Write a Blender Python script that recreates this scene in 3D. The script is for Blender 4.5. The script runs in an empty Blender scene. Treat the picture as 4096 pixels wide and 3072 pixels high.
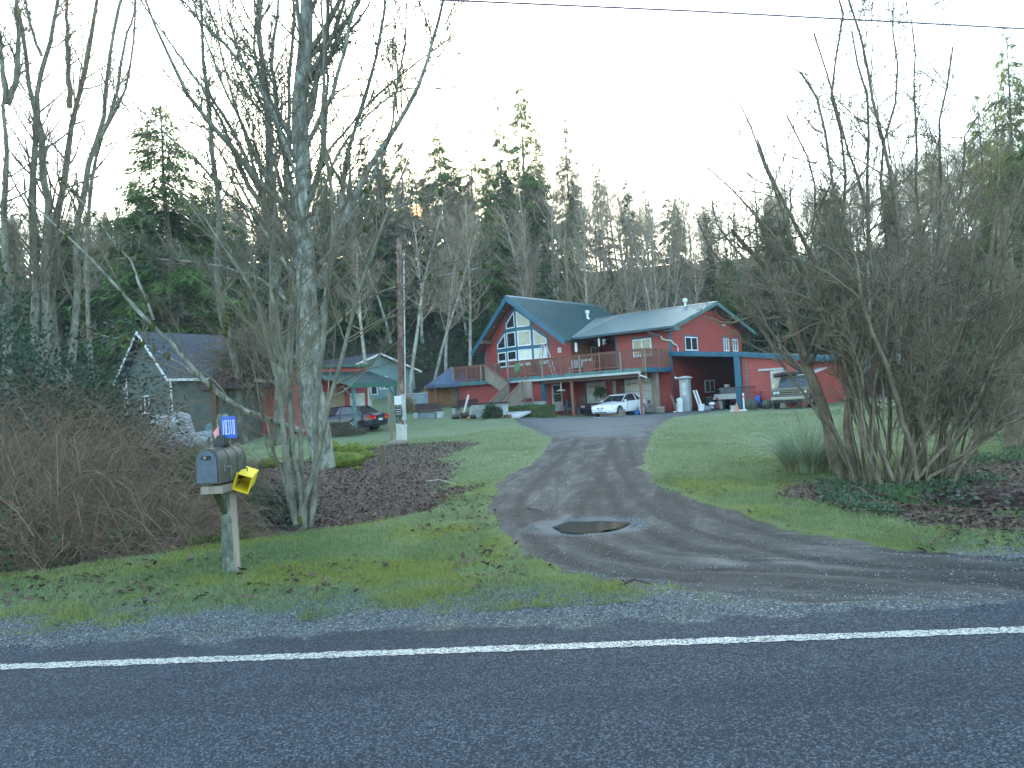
import bpy, math, random
import numpy as np
from mathutils import Vector, Matrix

# ------------------------------------------------------------------ camera
SC = bpy.context.scene
FPX = 710.0                      # focal length in pixels of a 1024 px wide frame
ROLL, PITCH, CAMZ = math.radians(3.4), math.radians(1.0), 1.75
cam_data = bpy.data.cameras.new("camera")
cam_data.sensor_width = 36.0
cam_data.lens = 36.0 * FPX / 1024.0
cam_data.clip_start, cam_data.clip_end = 0.1, 9000.0
cam = bpy.data.objects.new("camera", cam_data)
SC.collection.objects.link(cam)
cam.matrix_world = (Matrix.Translation((0, 0, CAMZ)) @ Matrix.Rotation(math.pi / 2 + PITCH, 4, 'X')
                    @ Matrix.Rotation(-ROLL, 4, 'Z'))
SC.camera = cam

# ------------------------------------------------------------------ sky, sun, exposure
SUN_AZ, SUN_EL = math.radians(-7.6), math.radians(15.0)
world = bpy.data.worlds.new("World")
SC.world = world
world.use_nodes = True
wn = world.node_tree.nodes
wl = world.node_tree.links
wn.clear()
w_out = wn.new('ShaderNodeOutputWorld')
w_bg = wn.new('ShaderNodeBackground')
w_sky = wn.new('ShaderNodeTexSky')
w_sky.sky_type = 'NISHITA'
w_sky.sun_disc = False
w_sky.sun_elevation = SUN_EL
w_sky.sun_rotation = SUN_AZ
w_sky.air_density = 1.0
w_sky.dust_density = 1.6
w_sky.ozone_density = 0.25
w_bg.inputs['Strength'].default_value = 0.15
w_tint = wn.new('ShaderNodeMix'); w_tint.data_type = 'RGBA'; w_tint.blend_type = 'MULTIPLY'; w_tint.inputs[0].default_value = 1.0
w_tint.inputs[7].default_value = (0.86, 1.0, 1.03, 1.0)      # the camera's cool white balance
wl.new(w_sky.outputs[0], w_tint.inputs[6]); wl.new(w_tint.outputs[2], w_bg.inputs['Color'])
wl.new(w_bg.outputs[0], w_out.inputs['Surface'])

sun_data = bpy.data.lights.new("sun", 'SUN')
sun_data.energy = 4.5
sun_data.angle = math.radians(0.5)
sun_data.color = (1.0, 0.80, 0.48)
sun = bpy.data.objects.new("sun", sun_data)
SC.collection.objects.link(sun)
SUNV = Vector((math.sin(SUN_AZ) * math.cos(SUN_EL), math.cos(SUN_AZ) * math.cos(SUN_EL), math.sin(SUN_EL)))
sun.rotation_euler = (-SUNV).to_track_quat('-Z', 'Y').to_euler()

SC.view_settings.view_transform = 'Standard'
SC.view_settings.look = 'None'
SC.view_settings.exposure = 2.75
SC.view_settings.gamma = 1.0
SC.view_settings.use_curve_mapping = False
SC.cycles.max_bounces = 5
SC.cycles.diffuse_bounces = 2
SC.cycles.glossy_bounces = 3
SC.cycles.transmission_bounces = 3
SC.cycles.transparent_max_bounces = 8
SC.cycles.use_denoising = True

# ------------------------------------------------------------------ pixel <-> world helpers (photograph 4096 -> 2212 px units "u")
KU = 1024.0 / 2212.0
def ray(x, y):
    dx, dy = x - 512.0, y - 384.0
    c, s = math.cos(ROLL), math.sin(ROLL)
    X, Yd = dx * c - dy * s, dx * s + dy * c
    cp, sp = math.cos(PITCH), math.sin(PITCH)
    return (X, FPX * cp + Yd * sp, FPX * sp - Yd * cp)
def at_y(xu, yu, Y):
    r = ray(xu * KU, yu * KU)
    t = Y / r[1]
    return Vector((r[0] * t, Y, CAMZ + r[2] * t))
def at_z(xu, yu, z=0.0):
    r = ray(xu * KU, yu * KU)
    t = (z - CAMZ) / r[2]
    return Vector((r[0] * t, r[1] * t, z))

# ------------------------------------------------------------------ object helpers
def link(o, parent=None):
    SC.collection.objects.link(o)
    if parent is not None:
        o.parent = parent
    return o
def tag(o, label=None, cat=None, group=None, kind=None):
    if label: o['label'] = label
    if cat: o['category'] = cat
    if group: o['group'] = group
    if kind: o['kind'] = kind
    return o
def empty(name, loc=(0, 0, 0), rz=0.0, label=None, cat=None, group=None, parent=None):
    o = bpy.data.objects.new(name, None)
    o.empty_display_size = 0.2
    o.location = loc
    o.rotation_euler = (0, 0, rz)
    link(o, parent)
    return tag(o, label, cat, group)
def copy_tree(o, parent=None):
    c = o.copy()
    SC.collection.objects.link(c)
    c.parent = parent
    for ch in list(o.children):
        copy_tree(ch, c)
    return c

class MB:
    """collects faces; build() links them as one mesh object"""
    def __init__(self):
        self.v = []; self.f = []
    def add(self, vs, fs):
        n = len(self.v)
        self.v.extend([tuple(p) for p in vs])
        self.f.extend([tuple(i + n for i in f) for f in fs])
        return self
    def box(self, x0, x1, y0, y1, z0, z1, M=None):
        vs = [Vector((x, y, z)) for z in (z0, z1) for x, y in ((x0, y0), (x1, y0), (x1, y1), (x0, y1))]
        if M is not None: vs = [M @ p for p in vs]
        return self.add(vs, [(3, 2, 1, 0), (4, 5, 6, 7), (0, 1, 5, 4), (1, 2, 6, 5), (2, 3, 7, 6), (3, 0, 4, 7)])
    def prism(self, poly, off, M=None):
        """closed solid: polygon (3D points) extruded by the vector off"""
        n = len(poly)
        off = Vector(off)
        a = [Vector(p) for p in poly]; b = [p + off for p in a]
        vs = a + b
        if M is not None: vs = [M @ p for p in vs]
        fs = [tuple(range(n - 1, -1, -1)), tuple(range(n, 2 * n))]
        fs += [(i, (i + 1) % n, n + (i + 1) % n, n + i) for i in range(n)]
        return self.add(vs, fs)
    def tube(self, pts, rad, n=8, cap=True, M=None):
        pts = [Vector(p) for p in pts]
        if not hasattr(rad, '__len__'): rad = [rad] * len(pts)
        vs = []; fs = []
        for i, p in enumerate(pts):
            d = (pts[min(i + 1, len(pts) - 1)] - pts[max(i - 1, 0)])
            d = d.normalized() if d.length > 1e-9 else Vector((0, 0, 1))
            ref = Vector((0, 0, 1)) if abs(d.z) < 0.9 else Vector((1, 0, 0))
            u = d.cross(ref).normalized(); w = d.cross(u)
            for k in range(n):
                t = 2 * math.pi * k / n
                vs.append(p + (u * math.cos(t) + w * math.sin(t)) * rad[i])
        for i in range(len(pts) - 1):
            for k in range(n):
                fs.append((i * n + k, i * n + (k + 1) % n, (i + 1) * n + (k + 1) % n, (i + 1) * n + k))
        if cap:
            fs.append(tuple(range(n - 1, -1, -1)))
            fs.append(tuple((len(pts) - 1) * n + k for k in range(n)))
        if M is not None: vs = [M @ p for p in vs]
        return self.add(vs, fs)
    def ball(self, c, r, nu=12, nv=8, M=None, jitter=0, rng=None):
        c = Vector(c)
        if not hasattr(r, '__len__'): r = (r, r, r)
        vs = [c + Vector((0, 0, -r[2]))]; fs = []
        for j in range(1, nv):
            ph = -math.pi / 2 + math.pi * j / nv
            for i in range(nu):
                th = 2 * math.pi * i / nu
                k = 1 + (rng.uniform(-jitter, jitter) if rng else 0)
                vs.append(c + Vector((r[0] * math.cos(ph) * math.cos(th) * k, r[1] * math.cos(ph) * math.sin(th) * k, r[2] * math.sin(ph) * k)))
        vs.append(c + Vector((0, 0, r[2])))
        for i in range(nu):
            fs.append((0, 1 + (i + 1) % nu, 1 + i))
            for j in range(nv - 2):
                a = 1 + j * nu; b = a + nu
                fs.append((a + i, a + (i + 1) % nu, b + (i + 1) % nu, b + i))
            fs.append((1 + (nv - 2) * nu + i, 1 + (nv - 2) * nu + (i + 1) % nu, len(vs) - 1))
        if M is not None: vs = [M @ p for p in vs]
        return self.add(vs, fs)
    def build(self, name, mat, parent=None, smooth=False, bevel=0.0, loc=None, auto=None):
        me = bpy.data.meshes.new(name)
        me.from_pydata([tuple(p) for p in self.v], [], self.f)
        me.validate()
        if smooth or auto:
            me.polygons.foreach_set('use_smooth', [True] * len(me.polygons))
        me.materials.append(mat)
        if auto:
            me.set_sharp_from_angle(angle=math.radians(auto))
        o = bpy.data.objects.new(name, me)
        link(o, parent)
        if loc is not None: o.location = loc
        if bevel > 0:
            m = o.modifiers.new('bevel', 'BEVEL')
            m.width = bevel; m.segments = 2; m.limit_method = 'ANGLE'; m.angle_limit = math.radians(40)
        return o

def np_mesh(name, verts, faces, mat, parent=None, smooth=False, nper=3):
    """big mesh from arrays; faces all of nper corners"""
    me = bpy.data.meshes.new(name)
    verts = np.asarray(verts, dtype=np.float32); faces = np.asarray(faces, dtype=np.int32)
    me.vertices.add(len(verts)); me.vertices.foreach_set('co', verts.ravel())
    me.loops.add(faces.size); me.loops.foreach_set('vertex_index', faces.ravel())
    me.polygons.add(len(faces))
    me.polygons.foreach_set('loop_start', np.arange(0, faces.size, nper, dtype=np.int32))
    me.polygons.foreach_set('loop_total', np.full(len(faces), nper, dtype=np.int32))
    if smooth: me.polygons.foreach_set('use_smooth', np.ones(len(faces), dtype=bool))
    me.update(calc_edges=True)
    me.materials.append(mat)
    o = bpy.data.objects.new(name, me)
    return link(o, parent)
def vcol(o, name, cols):
    """per-vertex float colour attribute (n x 3)"""
    a = o.data.attributes.new(name, 'FLOAT_COLOR', 'POINT')
    c = np.ones((len(cols), 4), dtype=np.float32); c[:, :3] = cols
    a.data.foreach_set('color', c.ravel())

# ------------------------------------------------------------------ material helpers
class NT:
    def __init__(self, name):
        self.m = bpy.data.materials.new(name)
        self.m.use_nodes = True
        self.t = self.m.node_tree
        self.n = self.t.nodes
        self.b = self.n['Principled BSDF']
    def new(self, typ, **kw):
        n = self.n.new(typ)
        for k, v in kw.items(): setattr(n, k, v)
        return n
    def ln(self, a, b): self.t.links.new(a, b)
    def coords(self, which='Object', scale=(1, 1, 1), rot=(0, 0, 0)):
        tc = self.new('ShaderNodeTexCoord')
        mp = self.new('ShaderNodeMapping')
        mp.inputs['Scale'].default_value = scale
        mp.inputs['Rotation'].default_value = rot
        self.ln(tc.outputs[which], mp.inputs['Vector'])
        return mp.outputs[0]
    def noise(self, vec, scale, detail=4, rough=0.55, dist=0.0):
        n = self.new('ShaderNodeTexNoise')
        n.inputs['Scale'].default_value = scale; n.inputs['Detail'].default_value = detail
        n.inputs['Roughness'].default_value = rough; n.inputs['Distortion'].default_value = dist
        self.ln(vec, n.inputs['Vector'])
        return n.outputs['Fac']
    def voro(self, vec, scale, feature='F1', out='Color', rnd=1.0):
        n = self.new('ShaderNodeTexVoronoi'); n.feature = feature
        n.inputs['Scale'].default_value = scale; n.inputs['Randomness'].default_value = rnd
        self.ln(vec, n.inputs['Vector'])
        return n.outputs[out]
    def ramp(self, fac, stops, interp='LINEAR'):
        r = self.new('ShaderNodeValToRGB'); r.color_ramp.interpolation = interp
        e = r.color_ramp.elements
        while len(e) < len(stops): e.new(0.5)
        for i, (p, c) in enumerate(stops):
            e[i].position = p
            e[i].color = (c[0], c[1], c[2], 1) if hasattr(c, '__len__') else (c, c, c, 1)
        self.ln(fac, r.inputs['Fac'])
        return r.outputs['Color']
    def mix(self, fac, a, b, mode='MIX'):
        m = self.new('ShaderNodeMix', data_type='RGBA', blend_type=mode)
        for sock, val in ((0, fac), (6, a), (7, b)):
            if hasattr(val, 'links') or isinstance(val, bpy.types.NodeSocket): self.ln(val, m.inputs[sock])
            elif sock == 0: m.inputs[0].default_value = val
            else: m.inputs[sock].default_value = (val[0], val[1], val[2], 1)
        return m.outputs[2]
    def math(self, op, a, b=None, c=None, clamp=False):
        m = self.new('ShaderNodeMath', operation=op); m.use_clamp = clamp
        for i, v in enumerate((a, b, c)):
            if v is None: continue
            if isinstance(v, bpy.types.NodeSocket): self.ln(v, m.inputs[i])
            else: m.inputs[i].default_value = v
        return m.outputs[0]
    def sstep(self, v, lo, hi):
        m = self.new('ShaderNodeMapRange', interpolation_type='SMOOTHSTEP')
        self.ln(v, m.inputs[0]); m.inputs[1].default_value = lo; m.inputs[2].default_value = hi
        return m.outputs[0]
    def bump(self, h, strength=0.5, dist=0.02):
        b = self.new('ShaderNodeBump')
        b.inputs['Strength'].default_value = strength; b.inputs['Distance'].default_value = dist
        self.ln(h, b.inputs['Height']); self.ln(b.outputs[0], self.b.inputs['Normal'])
    def col(self, c):
        if isinstance(c, bpy.types.NodeSocket): self.ln(c, self.b.inputs['Base Color'])
        else: self.b.inputs['Base Color'].default_value = (c[0], c[1], c[2], 1)
    def set(self, rough=None, metal=None, spec=None):
        if rough is not None: self.b.inputs['Roughness'].default_value = rough
        if metal is not None: self.b.inputs['Metallic'].default_value = metal
        if spec is not None: self.b.inputs['Specular IOR Level'].default_value = spec
        return self.m

def simple(name, c, rough=0.6, metal=0.0, var=0.18, scale=3.0, bump=0.0, bscale=40.0, spec=0.5):
    """base colour with dirt-like variation"""
    t = NT(name); v = t.coords()
    n = t.noise(v, scale, 5, 0.6)
    lo = [x * (1 - var) for x in c]; hi = [min(1, x * (1 + var)) for x in c]
    t.col(t.ramp(n, [(0.3, lo), (0.7, hi)]))
    if bump > 0: t.bump(t.noise(v, bscale, 3), bump, 0.01)
    return t.set(rough, metal, spec)
# ------------------------------------------------------------------ terrain
def sst(x, a, b):
    t = np.clip((x - a) / (b - a), 0, 1)
    return t * t * (3 - 2 * t)
def vnoise(x, y, s, seed=0):
    """smooth value noise, numpy"""
    x = np.asarray(x, float) * s; y = np.asarray(y, float) * s
    xi = np.floor(x).astype(np.int64); yi = np.floor(y).astype(np.int64)
    fx = x - xi; fy = y - yi
    fx = fx * fx * (3 - 2 * fx); fy = fy * fy * (3 - 2 * fy)
    def h(a, b):
        n = (a * 374761393 + b * 668265263 + seed * 974711) & 0x7fffffff
        n = ((n ^ (n >> 13)) * 1274126177) & 0x7fffffff
        return ((n ^ (n >> 16)) & 0xffff) / 65535.0
    return (h(xi, yi) * (1 - fx) + h(xi + 1, yi) * fx) * (1 - fy) + (h(xi, yi + 1) * (1 - fx) + h(xi + 1, yi + 1) * fx) * fy

def poly_sd(X, Y, poly):
    """signed distance to a polygon (positive inside)"""
    d = np.full(X.shape, 1e9); ins = np.zeros(X.shape, bool)
    n = len(poly)
    for i in range(n):
        x0, y0 = poly[i]; x1, y1 = poly[(i + 1) % n]
        ex, ey = x1 - x0, y1 - y0
        t = np.clip(((X - x0) * ex + (Y - y0) * ey) / (ex * ex + ey * ey + 1e-12), 0, 1)
        d = np.minimum(d, np.hypot(X - x0 - t * ex, Y - y0 - t * ey))
        c = ((y0 <= Y) != (y1 <= Y))
        with np.errstate(divide='ignore', invalid='ignore'):
            xi = x0 + (Y - y0) / (y1 - y0 + 1e-12) * ex
        ins ^= c & (X < xi)
    return np.where(ins, d, -d)
def line_d(X, Y, pl):
    d = np.full(X.shape, 1e9)
    for (x0, y0), (x1, y1) in zip(pl[:-1], pl[1:]):
        ex, ey = x1 - x0, y1 - y0
        t = np.clip(((X - x0) * ex + (Y - y0) * ey) / (ex * ex + ey * ey + 1e-12), 0, 1)
        d = np.minimum(d, np.hypot(X - x0 - t * ex, Y - y0 - t * ey))
    return d

PUD = at_z(1272, 1127, -0.02)
def height(X, Y):
    X = np.asarray(X, float); Y = np.asarray(Y, float)
    t = Y + 0.064 * X
    z = -0.07 * sst(t, 5.2, 8.2) + 0.0 * X
    z = z + 0.22 * sst(Y, 14, 44)
    # the lawn climbs towards the left and back
    z = z + 1.25 * sst(Y, 37, 56) * sst(-X, -5.0, 3.0) + 0.95 * sst(Y, 53, 64) * sst(-X, -6, 3)
    # low ground and ditch to the left, behind the verge
    bank = 8.75 + 0.62 * (X + 6.0)
    bank = np.where(X < -6.0, 8.75 + 0.1 * (X + 6.0), bank)
    lft = sst(-X, 1.2, 2.6)
    z = z - 0.62 * lft * sst(Y - bank, 0.0, 1.3) * (1 - 0.75 * sst(Y, 14.5, 22)) 
    # creek to the right
    cy = 10.6 - 0.42 * (X - 5.2)
    z = z - 0.55 * np.exp(-((Y - cy) / 0.55) ** 2) * sst(X, 5.0, 6.2)
    # wooded hillside behind
    hs = np.clip(Y - 63 + 0.12 * np.abs(X - 5), 0, None)
    hq = 80 * (1 - np.exp(-hs / 80))
    z = z + 0.50 * hq * sst(hs, 0, 16)
    side = np.clip(np.abs(X - 2) - 34, 0, 40) * sst(Y, 10, 45) * (1 - sst(Y, 75, 110))
    z = z + 0.18 * side * sst(side, 0, 14)
    # puddle hollow and ruts
    pr = np.hypot((X - PUD.x) / 0.62, (Y - PUD.y) / 0.55)
    z = z - 0.07 * (1 - sst(pr, 0.25, 1.25))
    near = 1 - sst(Y, 20, 40)
    rough = (t > 5.6)
    z = z + rough * near * (0.030 * (vnoise(X, Y, 1.3, 1) - .5) + 0.015 * (vnoise(X, Y, 7.1, 2) - .5)) * (1 - 0.8 * (pr < 1.6))
    z = z + sst(Y, 60, 80) * 1.2 * (vnoise(X, Y, 0.15, 5) - .5)
    return z
def hgt(x, y): return float(height(np.array([x]), np.array([y]))[0])
def on_ground(xu, yu, it=12):
    """the point of the terrain seen at a photograph position"""
    r = ray(xu * KU, yu * KU); y = np.linspace(4, 90, 3500); t = y / r[1]
    d = CAMZ + r[2] * t - height(r[0] * t, y)
    k = int(np.argmax(d < 0)) if (d < 0).any() else len(y) - 1
    if k > 0: f = d[k - 1] / (d[k - 1] - d[k] + 1e-9); tt = t[k - 1] + f * (t[k] - t[k - 1])
    else: tt = t[0]
    return Vector((r[0] * tt, r[1] * tt, hgt(r[0] * tt, r[1] * tt)))
def gpoly(pts): return [tuple(at_z(x, y, 0.02)[:2]) for x, y in pts]

DRIVE = gpoly([(1100, 913), (1190, 948), (1165, 985), (1120, 1012), (1072, 1040), (1058, 1085), (1080, 1130), (1130, 1185), (1215, 1228),
               (1390, 1258), (1500, 1275), (1700, 1296), (2260, 1296), (2700, 1240), (2700, 1215), (2240, 1192), (2100, 1188), (1900, 1168), (1700, 1129), (1560, 1085),
               (1425, 1042), (1388, 1005), (1392, 975), (1415, 930), (1455, 905), (1560, 892), (1600, 887), (1480, 893), (1300, 905)])
_i = [k for k in range(len(DRIVE)) if DRIVE[k][0] > 6.2]
print('drive far points', [(round(DRIVE[k][0], 1), round(DRIVE[k][1], 1)) for k in _i])
DRIVE = [p for k, p in enumerate(DRIVE) if k not in (13, 14)]
DRIVE[13:13] = [(16.0, 5.4), (16.0, 6.4)]
LITTER = gpoly([(560, 1000), (640, 985), (760, 983), (840, 955), (1000, 948), (1035, 958), (930, 985), (890, 1012), (930, 1040), (1015, 1044), (960, 1078),
                (800, 1090), (690, 1110), (560, 1080)])
LITTER2 = gpoly([(1685, 1040), (1790, 1028), (1850, 1040), (2000, 1056), (2240, 1104), (2240, 1135), (2000, 1112), (1850, 1090), (1760, 1066)])
LITTER3 = gpoly([(1960, 1058), (2010, 985), (2240, 985), (2400, 1080), (2240, 1104)])
TRACKS = [[tuple(at_z(x, y, 0)[:2]) for x, y in tr] for tr in (
    [(1270, 925), (1215, 985), (1130, 1060), (1110, 1110), (1180, 1180), (1330, 1225), (1500, 1245)],
    [(1330, 925), (1310, 985), (1290, 1040), (1250, 1090), (1240, 1145), (1330, 1190), (1480, 1215), (1800, 1225), (2240, 1262)],
    [(1350, 930), (1370, 1000), (1430, 1060), (1560, 1110), (1760, 1160), (2240, 1205)],
    [(1300, 925), (1340, 1010), (1390, 1080), (1480, 1130), (1700, 1185), (1900, 1210), (2240, 1228)],
    [(1290, 1000), (1340, 1100), (1460, 1165), (1640, 1200)])]

CENTER = [(x, y) for x, y in TRACKS[1]]
def path_uv(X, Y):
    pl = np.array(CENTER); 
    for _ in range(3):      # corner cutting: a smooth centre line
        q = .75 * pl[:-1] + .25 * pl[1:]; r = .25 * pl[:-1] + .75 * pl[1:]; n = np.empty((2 * len(q) + 2, 2)); n[0] = pl[0]; n[-1] = pl[-1]; n[1:-1:2] = q; n[2:-1:2] = r; pl = n
    best = np.full(X.shape, 1e9); U = np.zeros(X.shape); S = np.zeros(X.shape); acc = 0
    for (x0, y0), (x1, y1) in zip(pl[:-1], pl[1:]):
        ex, ey = x1 - x0, y1 - y0; L = math.hypot(ex, ey)
        t = np.clip(((X - x0) * ex + (Y - y0) * ey) / (L * L + 1e-12), 0, 1); dx = X - x0 - t * ex; dy = Y - y0 - t * ey; d = np.hypot(dx, dy)
        m = d < best; best[m] = d[m]; U[m] = (np.sign(ex * dy - ey * dx) * d)[m]; S[m] = (acc + t * L)[m]; acc += L
    return U, S
def make_ground():
    az = np.concatenate([np.linspace(-180, -56, 40)[:-1], np.linspace(-56, 56, 640), np.linspace(56, 180, 40)[1:-1]])
    az = np.radians(az)
    r = np.concatenate([np.linspace(0.4, 4.0, 12)[:-1], 4.0 * (62 / 4.0) ** np.linspace(0, 1, 470)[:-1], 62 * (420 / 62.) ** np.linspace(0, 1, 60)])
    R, A = np.meshgrid(r, az, indexing='ij')
    X = R * np.sin(A); Y = R * np.cos(A)
    Z = height(X, Y)
    t = Y + 0.064 * X
    dsd = poly_sd(X, Y, DRIVE)
    # ruts pressed in by tyres
    td = np.full(X.shape, 9.0)
    for tr in TRACKS: td = np.minimum(td, line_d(X, Y, tr))
    rut = np.exp(-(td / 0.13) ** 2)
    ind = sst(dsd, -0.05, 0.35)
    Z = Z - 0.013 * rut * ind + 0.006 * np.exp(-((td - 0.28) / 0.12) ** 2) * ind
    Z = Z + 0.02 * np.exp(-((dsd + 0.05) / 0.12) ** 2) * (Y < 30)
    jit = vnoise(X, Y, 1.7, 11) - .5; jit2 = vnoise(X, Y, 6.0, 12) - .5
    w_asph = 1 - sst(t + 0.35 * jit + 0.25 * jit2, 5.15, 5.70)
    w_drive = sst(dsd + 0.18 * jit + 0.12 * jit2, -0.08, 0.10)
    gend = np.where(X < 1.5, 6.75, 6.75 + 0.25 * (X - 1.5))
    w_grav = 1 - sst(t + 0.5 * jit + 0.35 * jit2, gend - 0.75, gend + 0.45)
    yard = sst(poly_sd(X, Y, gpoly([(1100, 913), (1190, 948), (1400, 945), (1455, 905), (1600, 887), (1300, 897)])) + 1.8 * jit, -1.4, 2.6)
    w_lit = np.maximum.reduce([sst(poly_sd(X, Y, p) + 0.9 * jit + 0.4 * jit2, -0.3, 0.35) for p in (LITTER, LITTER2, LITTER3)])
    bank = np.where(X < -6.0, 8.75 + 0.1 * (X + 6.0), 8.75 + 0.62 * (X + 6.0))
    low = sst(-X, 1.2, 2.4) * sst(Y - bank + 0.4 * jit, -0.1, 0.5) * (1 - sst(Y + 0.6 * (X + 4), 21, 25)) * (X < -1.2)
    w_lit = np.maximum(w_lit, low)
    w_lit = np.maximum(w_lit, sst(Y + 3 * jit, 64, 68))
    w_lit = np.maximum(w_lit, sst(-X - 14 + 2 * jit, 0, 3) * (Y > 9))
    w_lit = np.maximum(w_lit, sst(X - 19 + 2 * jit - 0.25 * np.clip(Y - 30, 0, 40), 0, 4) * sst(Y, 14, 18))
    moss = np.clip(0.25 + 1.6 * (vnoise(X, Y, 0.9, 21) - .45) + 0.8 * (vnoise(X, Y, 3.3, 22) - .5), 0, 1) * (1 - sst(Y, 13, 20)) 
    pud = np.hypot((X - PUD.x) / 0.80, (Y - PUD.y) / 0.62)
    c1 = np.stack([w_asph, w_drive, w_grav], -1).reshape(-1, 3)
    c2 = np.stack([w_lit, moss, rut * ind], -1).reshape(-1, 3)
    c3 = np.stack([1 - sst(pud + 0.3 * jit2, 0.85, 1.25), yard, sst(Y, 62, 66)], -1).reshape(-1, 3)
    nr, na = X.shape
    pu, ps = path_uv(X, Y); c4 = np.stack([pu / 20 + .5, ps / 60, 0 * ps], -1).reshape(-1, 3)
    V = np.stack([X, Y, Z], -1).reshape(-1, 3)
    i = np.arange(nr - 1)[:, None] * na; j = np.arange(na - 1)[None, :]
    a = (i + j); quads = np.stack([a, a + na, a + na + 1, a + 1], -1)
    # close the seam behind the camera
    seam = np.stack([i[:, 0] + na - 1, i[:, 0] + 2 * na - 1, i[:, 0] + na, i[:, 0]], -1)
    cls = np.zeros(X.shape, int)                      # 0 lawn/ground, 1 road, 2 gravel shoulder, 3 driveway, 4 hillside
    cls[w_grav > 0.5] = 2
    cls[(w_drive > 0.5)] = 3
    cls[w_asph > 0.5] = 1
    cls[(Y > 64) | (np.abs(X) > 60)] = np.where(w_asph[(Y > 64) | (np.abs(X) > 60)] > 0.5, 1, 4)
    qc = cls[:-1, :-1].reshape(-1); quads = quads.reshape(-1, 4)
    quads = np.concatenate([quads, seam]); qc = np.concatenate([qc, cls[:-1, 0]])
    names = {0: 'ground', 1: 'road', 2: 'gravel_shoulder', 3: 'driveway', 4: 'hillside'}
    for k, nm in names.items():
        q = quads[qc == k]
        used, inv = np.unique(q.ravel(), return_inverse=True)
        o = np_mesh(nm, V[used], inv.reshape(-1, 4), M_GROUND, smooth=True, nper=4)
        for an, c in (('za', c1), ('zb', c2), ('zc', c3), ('zd', c4)): vcol(o, an, c[used])
        tag(o, kind='structure')
    # centre cap of the polar grid
    n0 = na; ring = V[:n0]
    cap = MB(); cap.add([tuple(p) for p in ring], [tuple(range(n0 - 1, -1, -1))])
    o = cap.build('road', M_GROUND); tag(o, kind='structure')
    vcol(o, 'za', np.tile([1, 0, 0], (n0, 1))); vcol(o, 'zb', np.zeros((n0, 3))); vcol(o, 'zc', np.zeros((n0, 3)))

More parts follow.
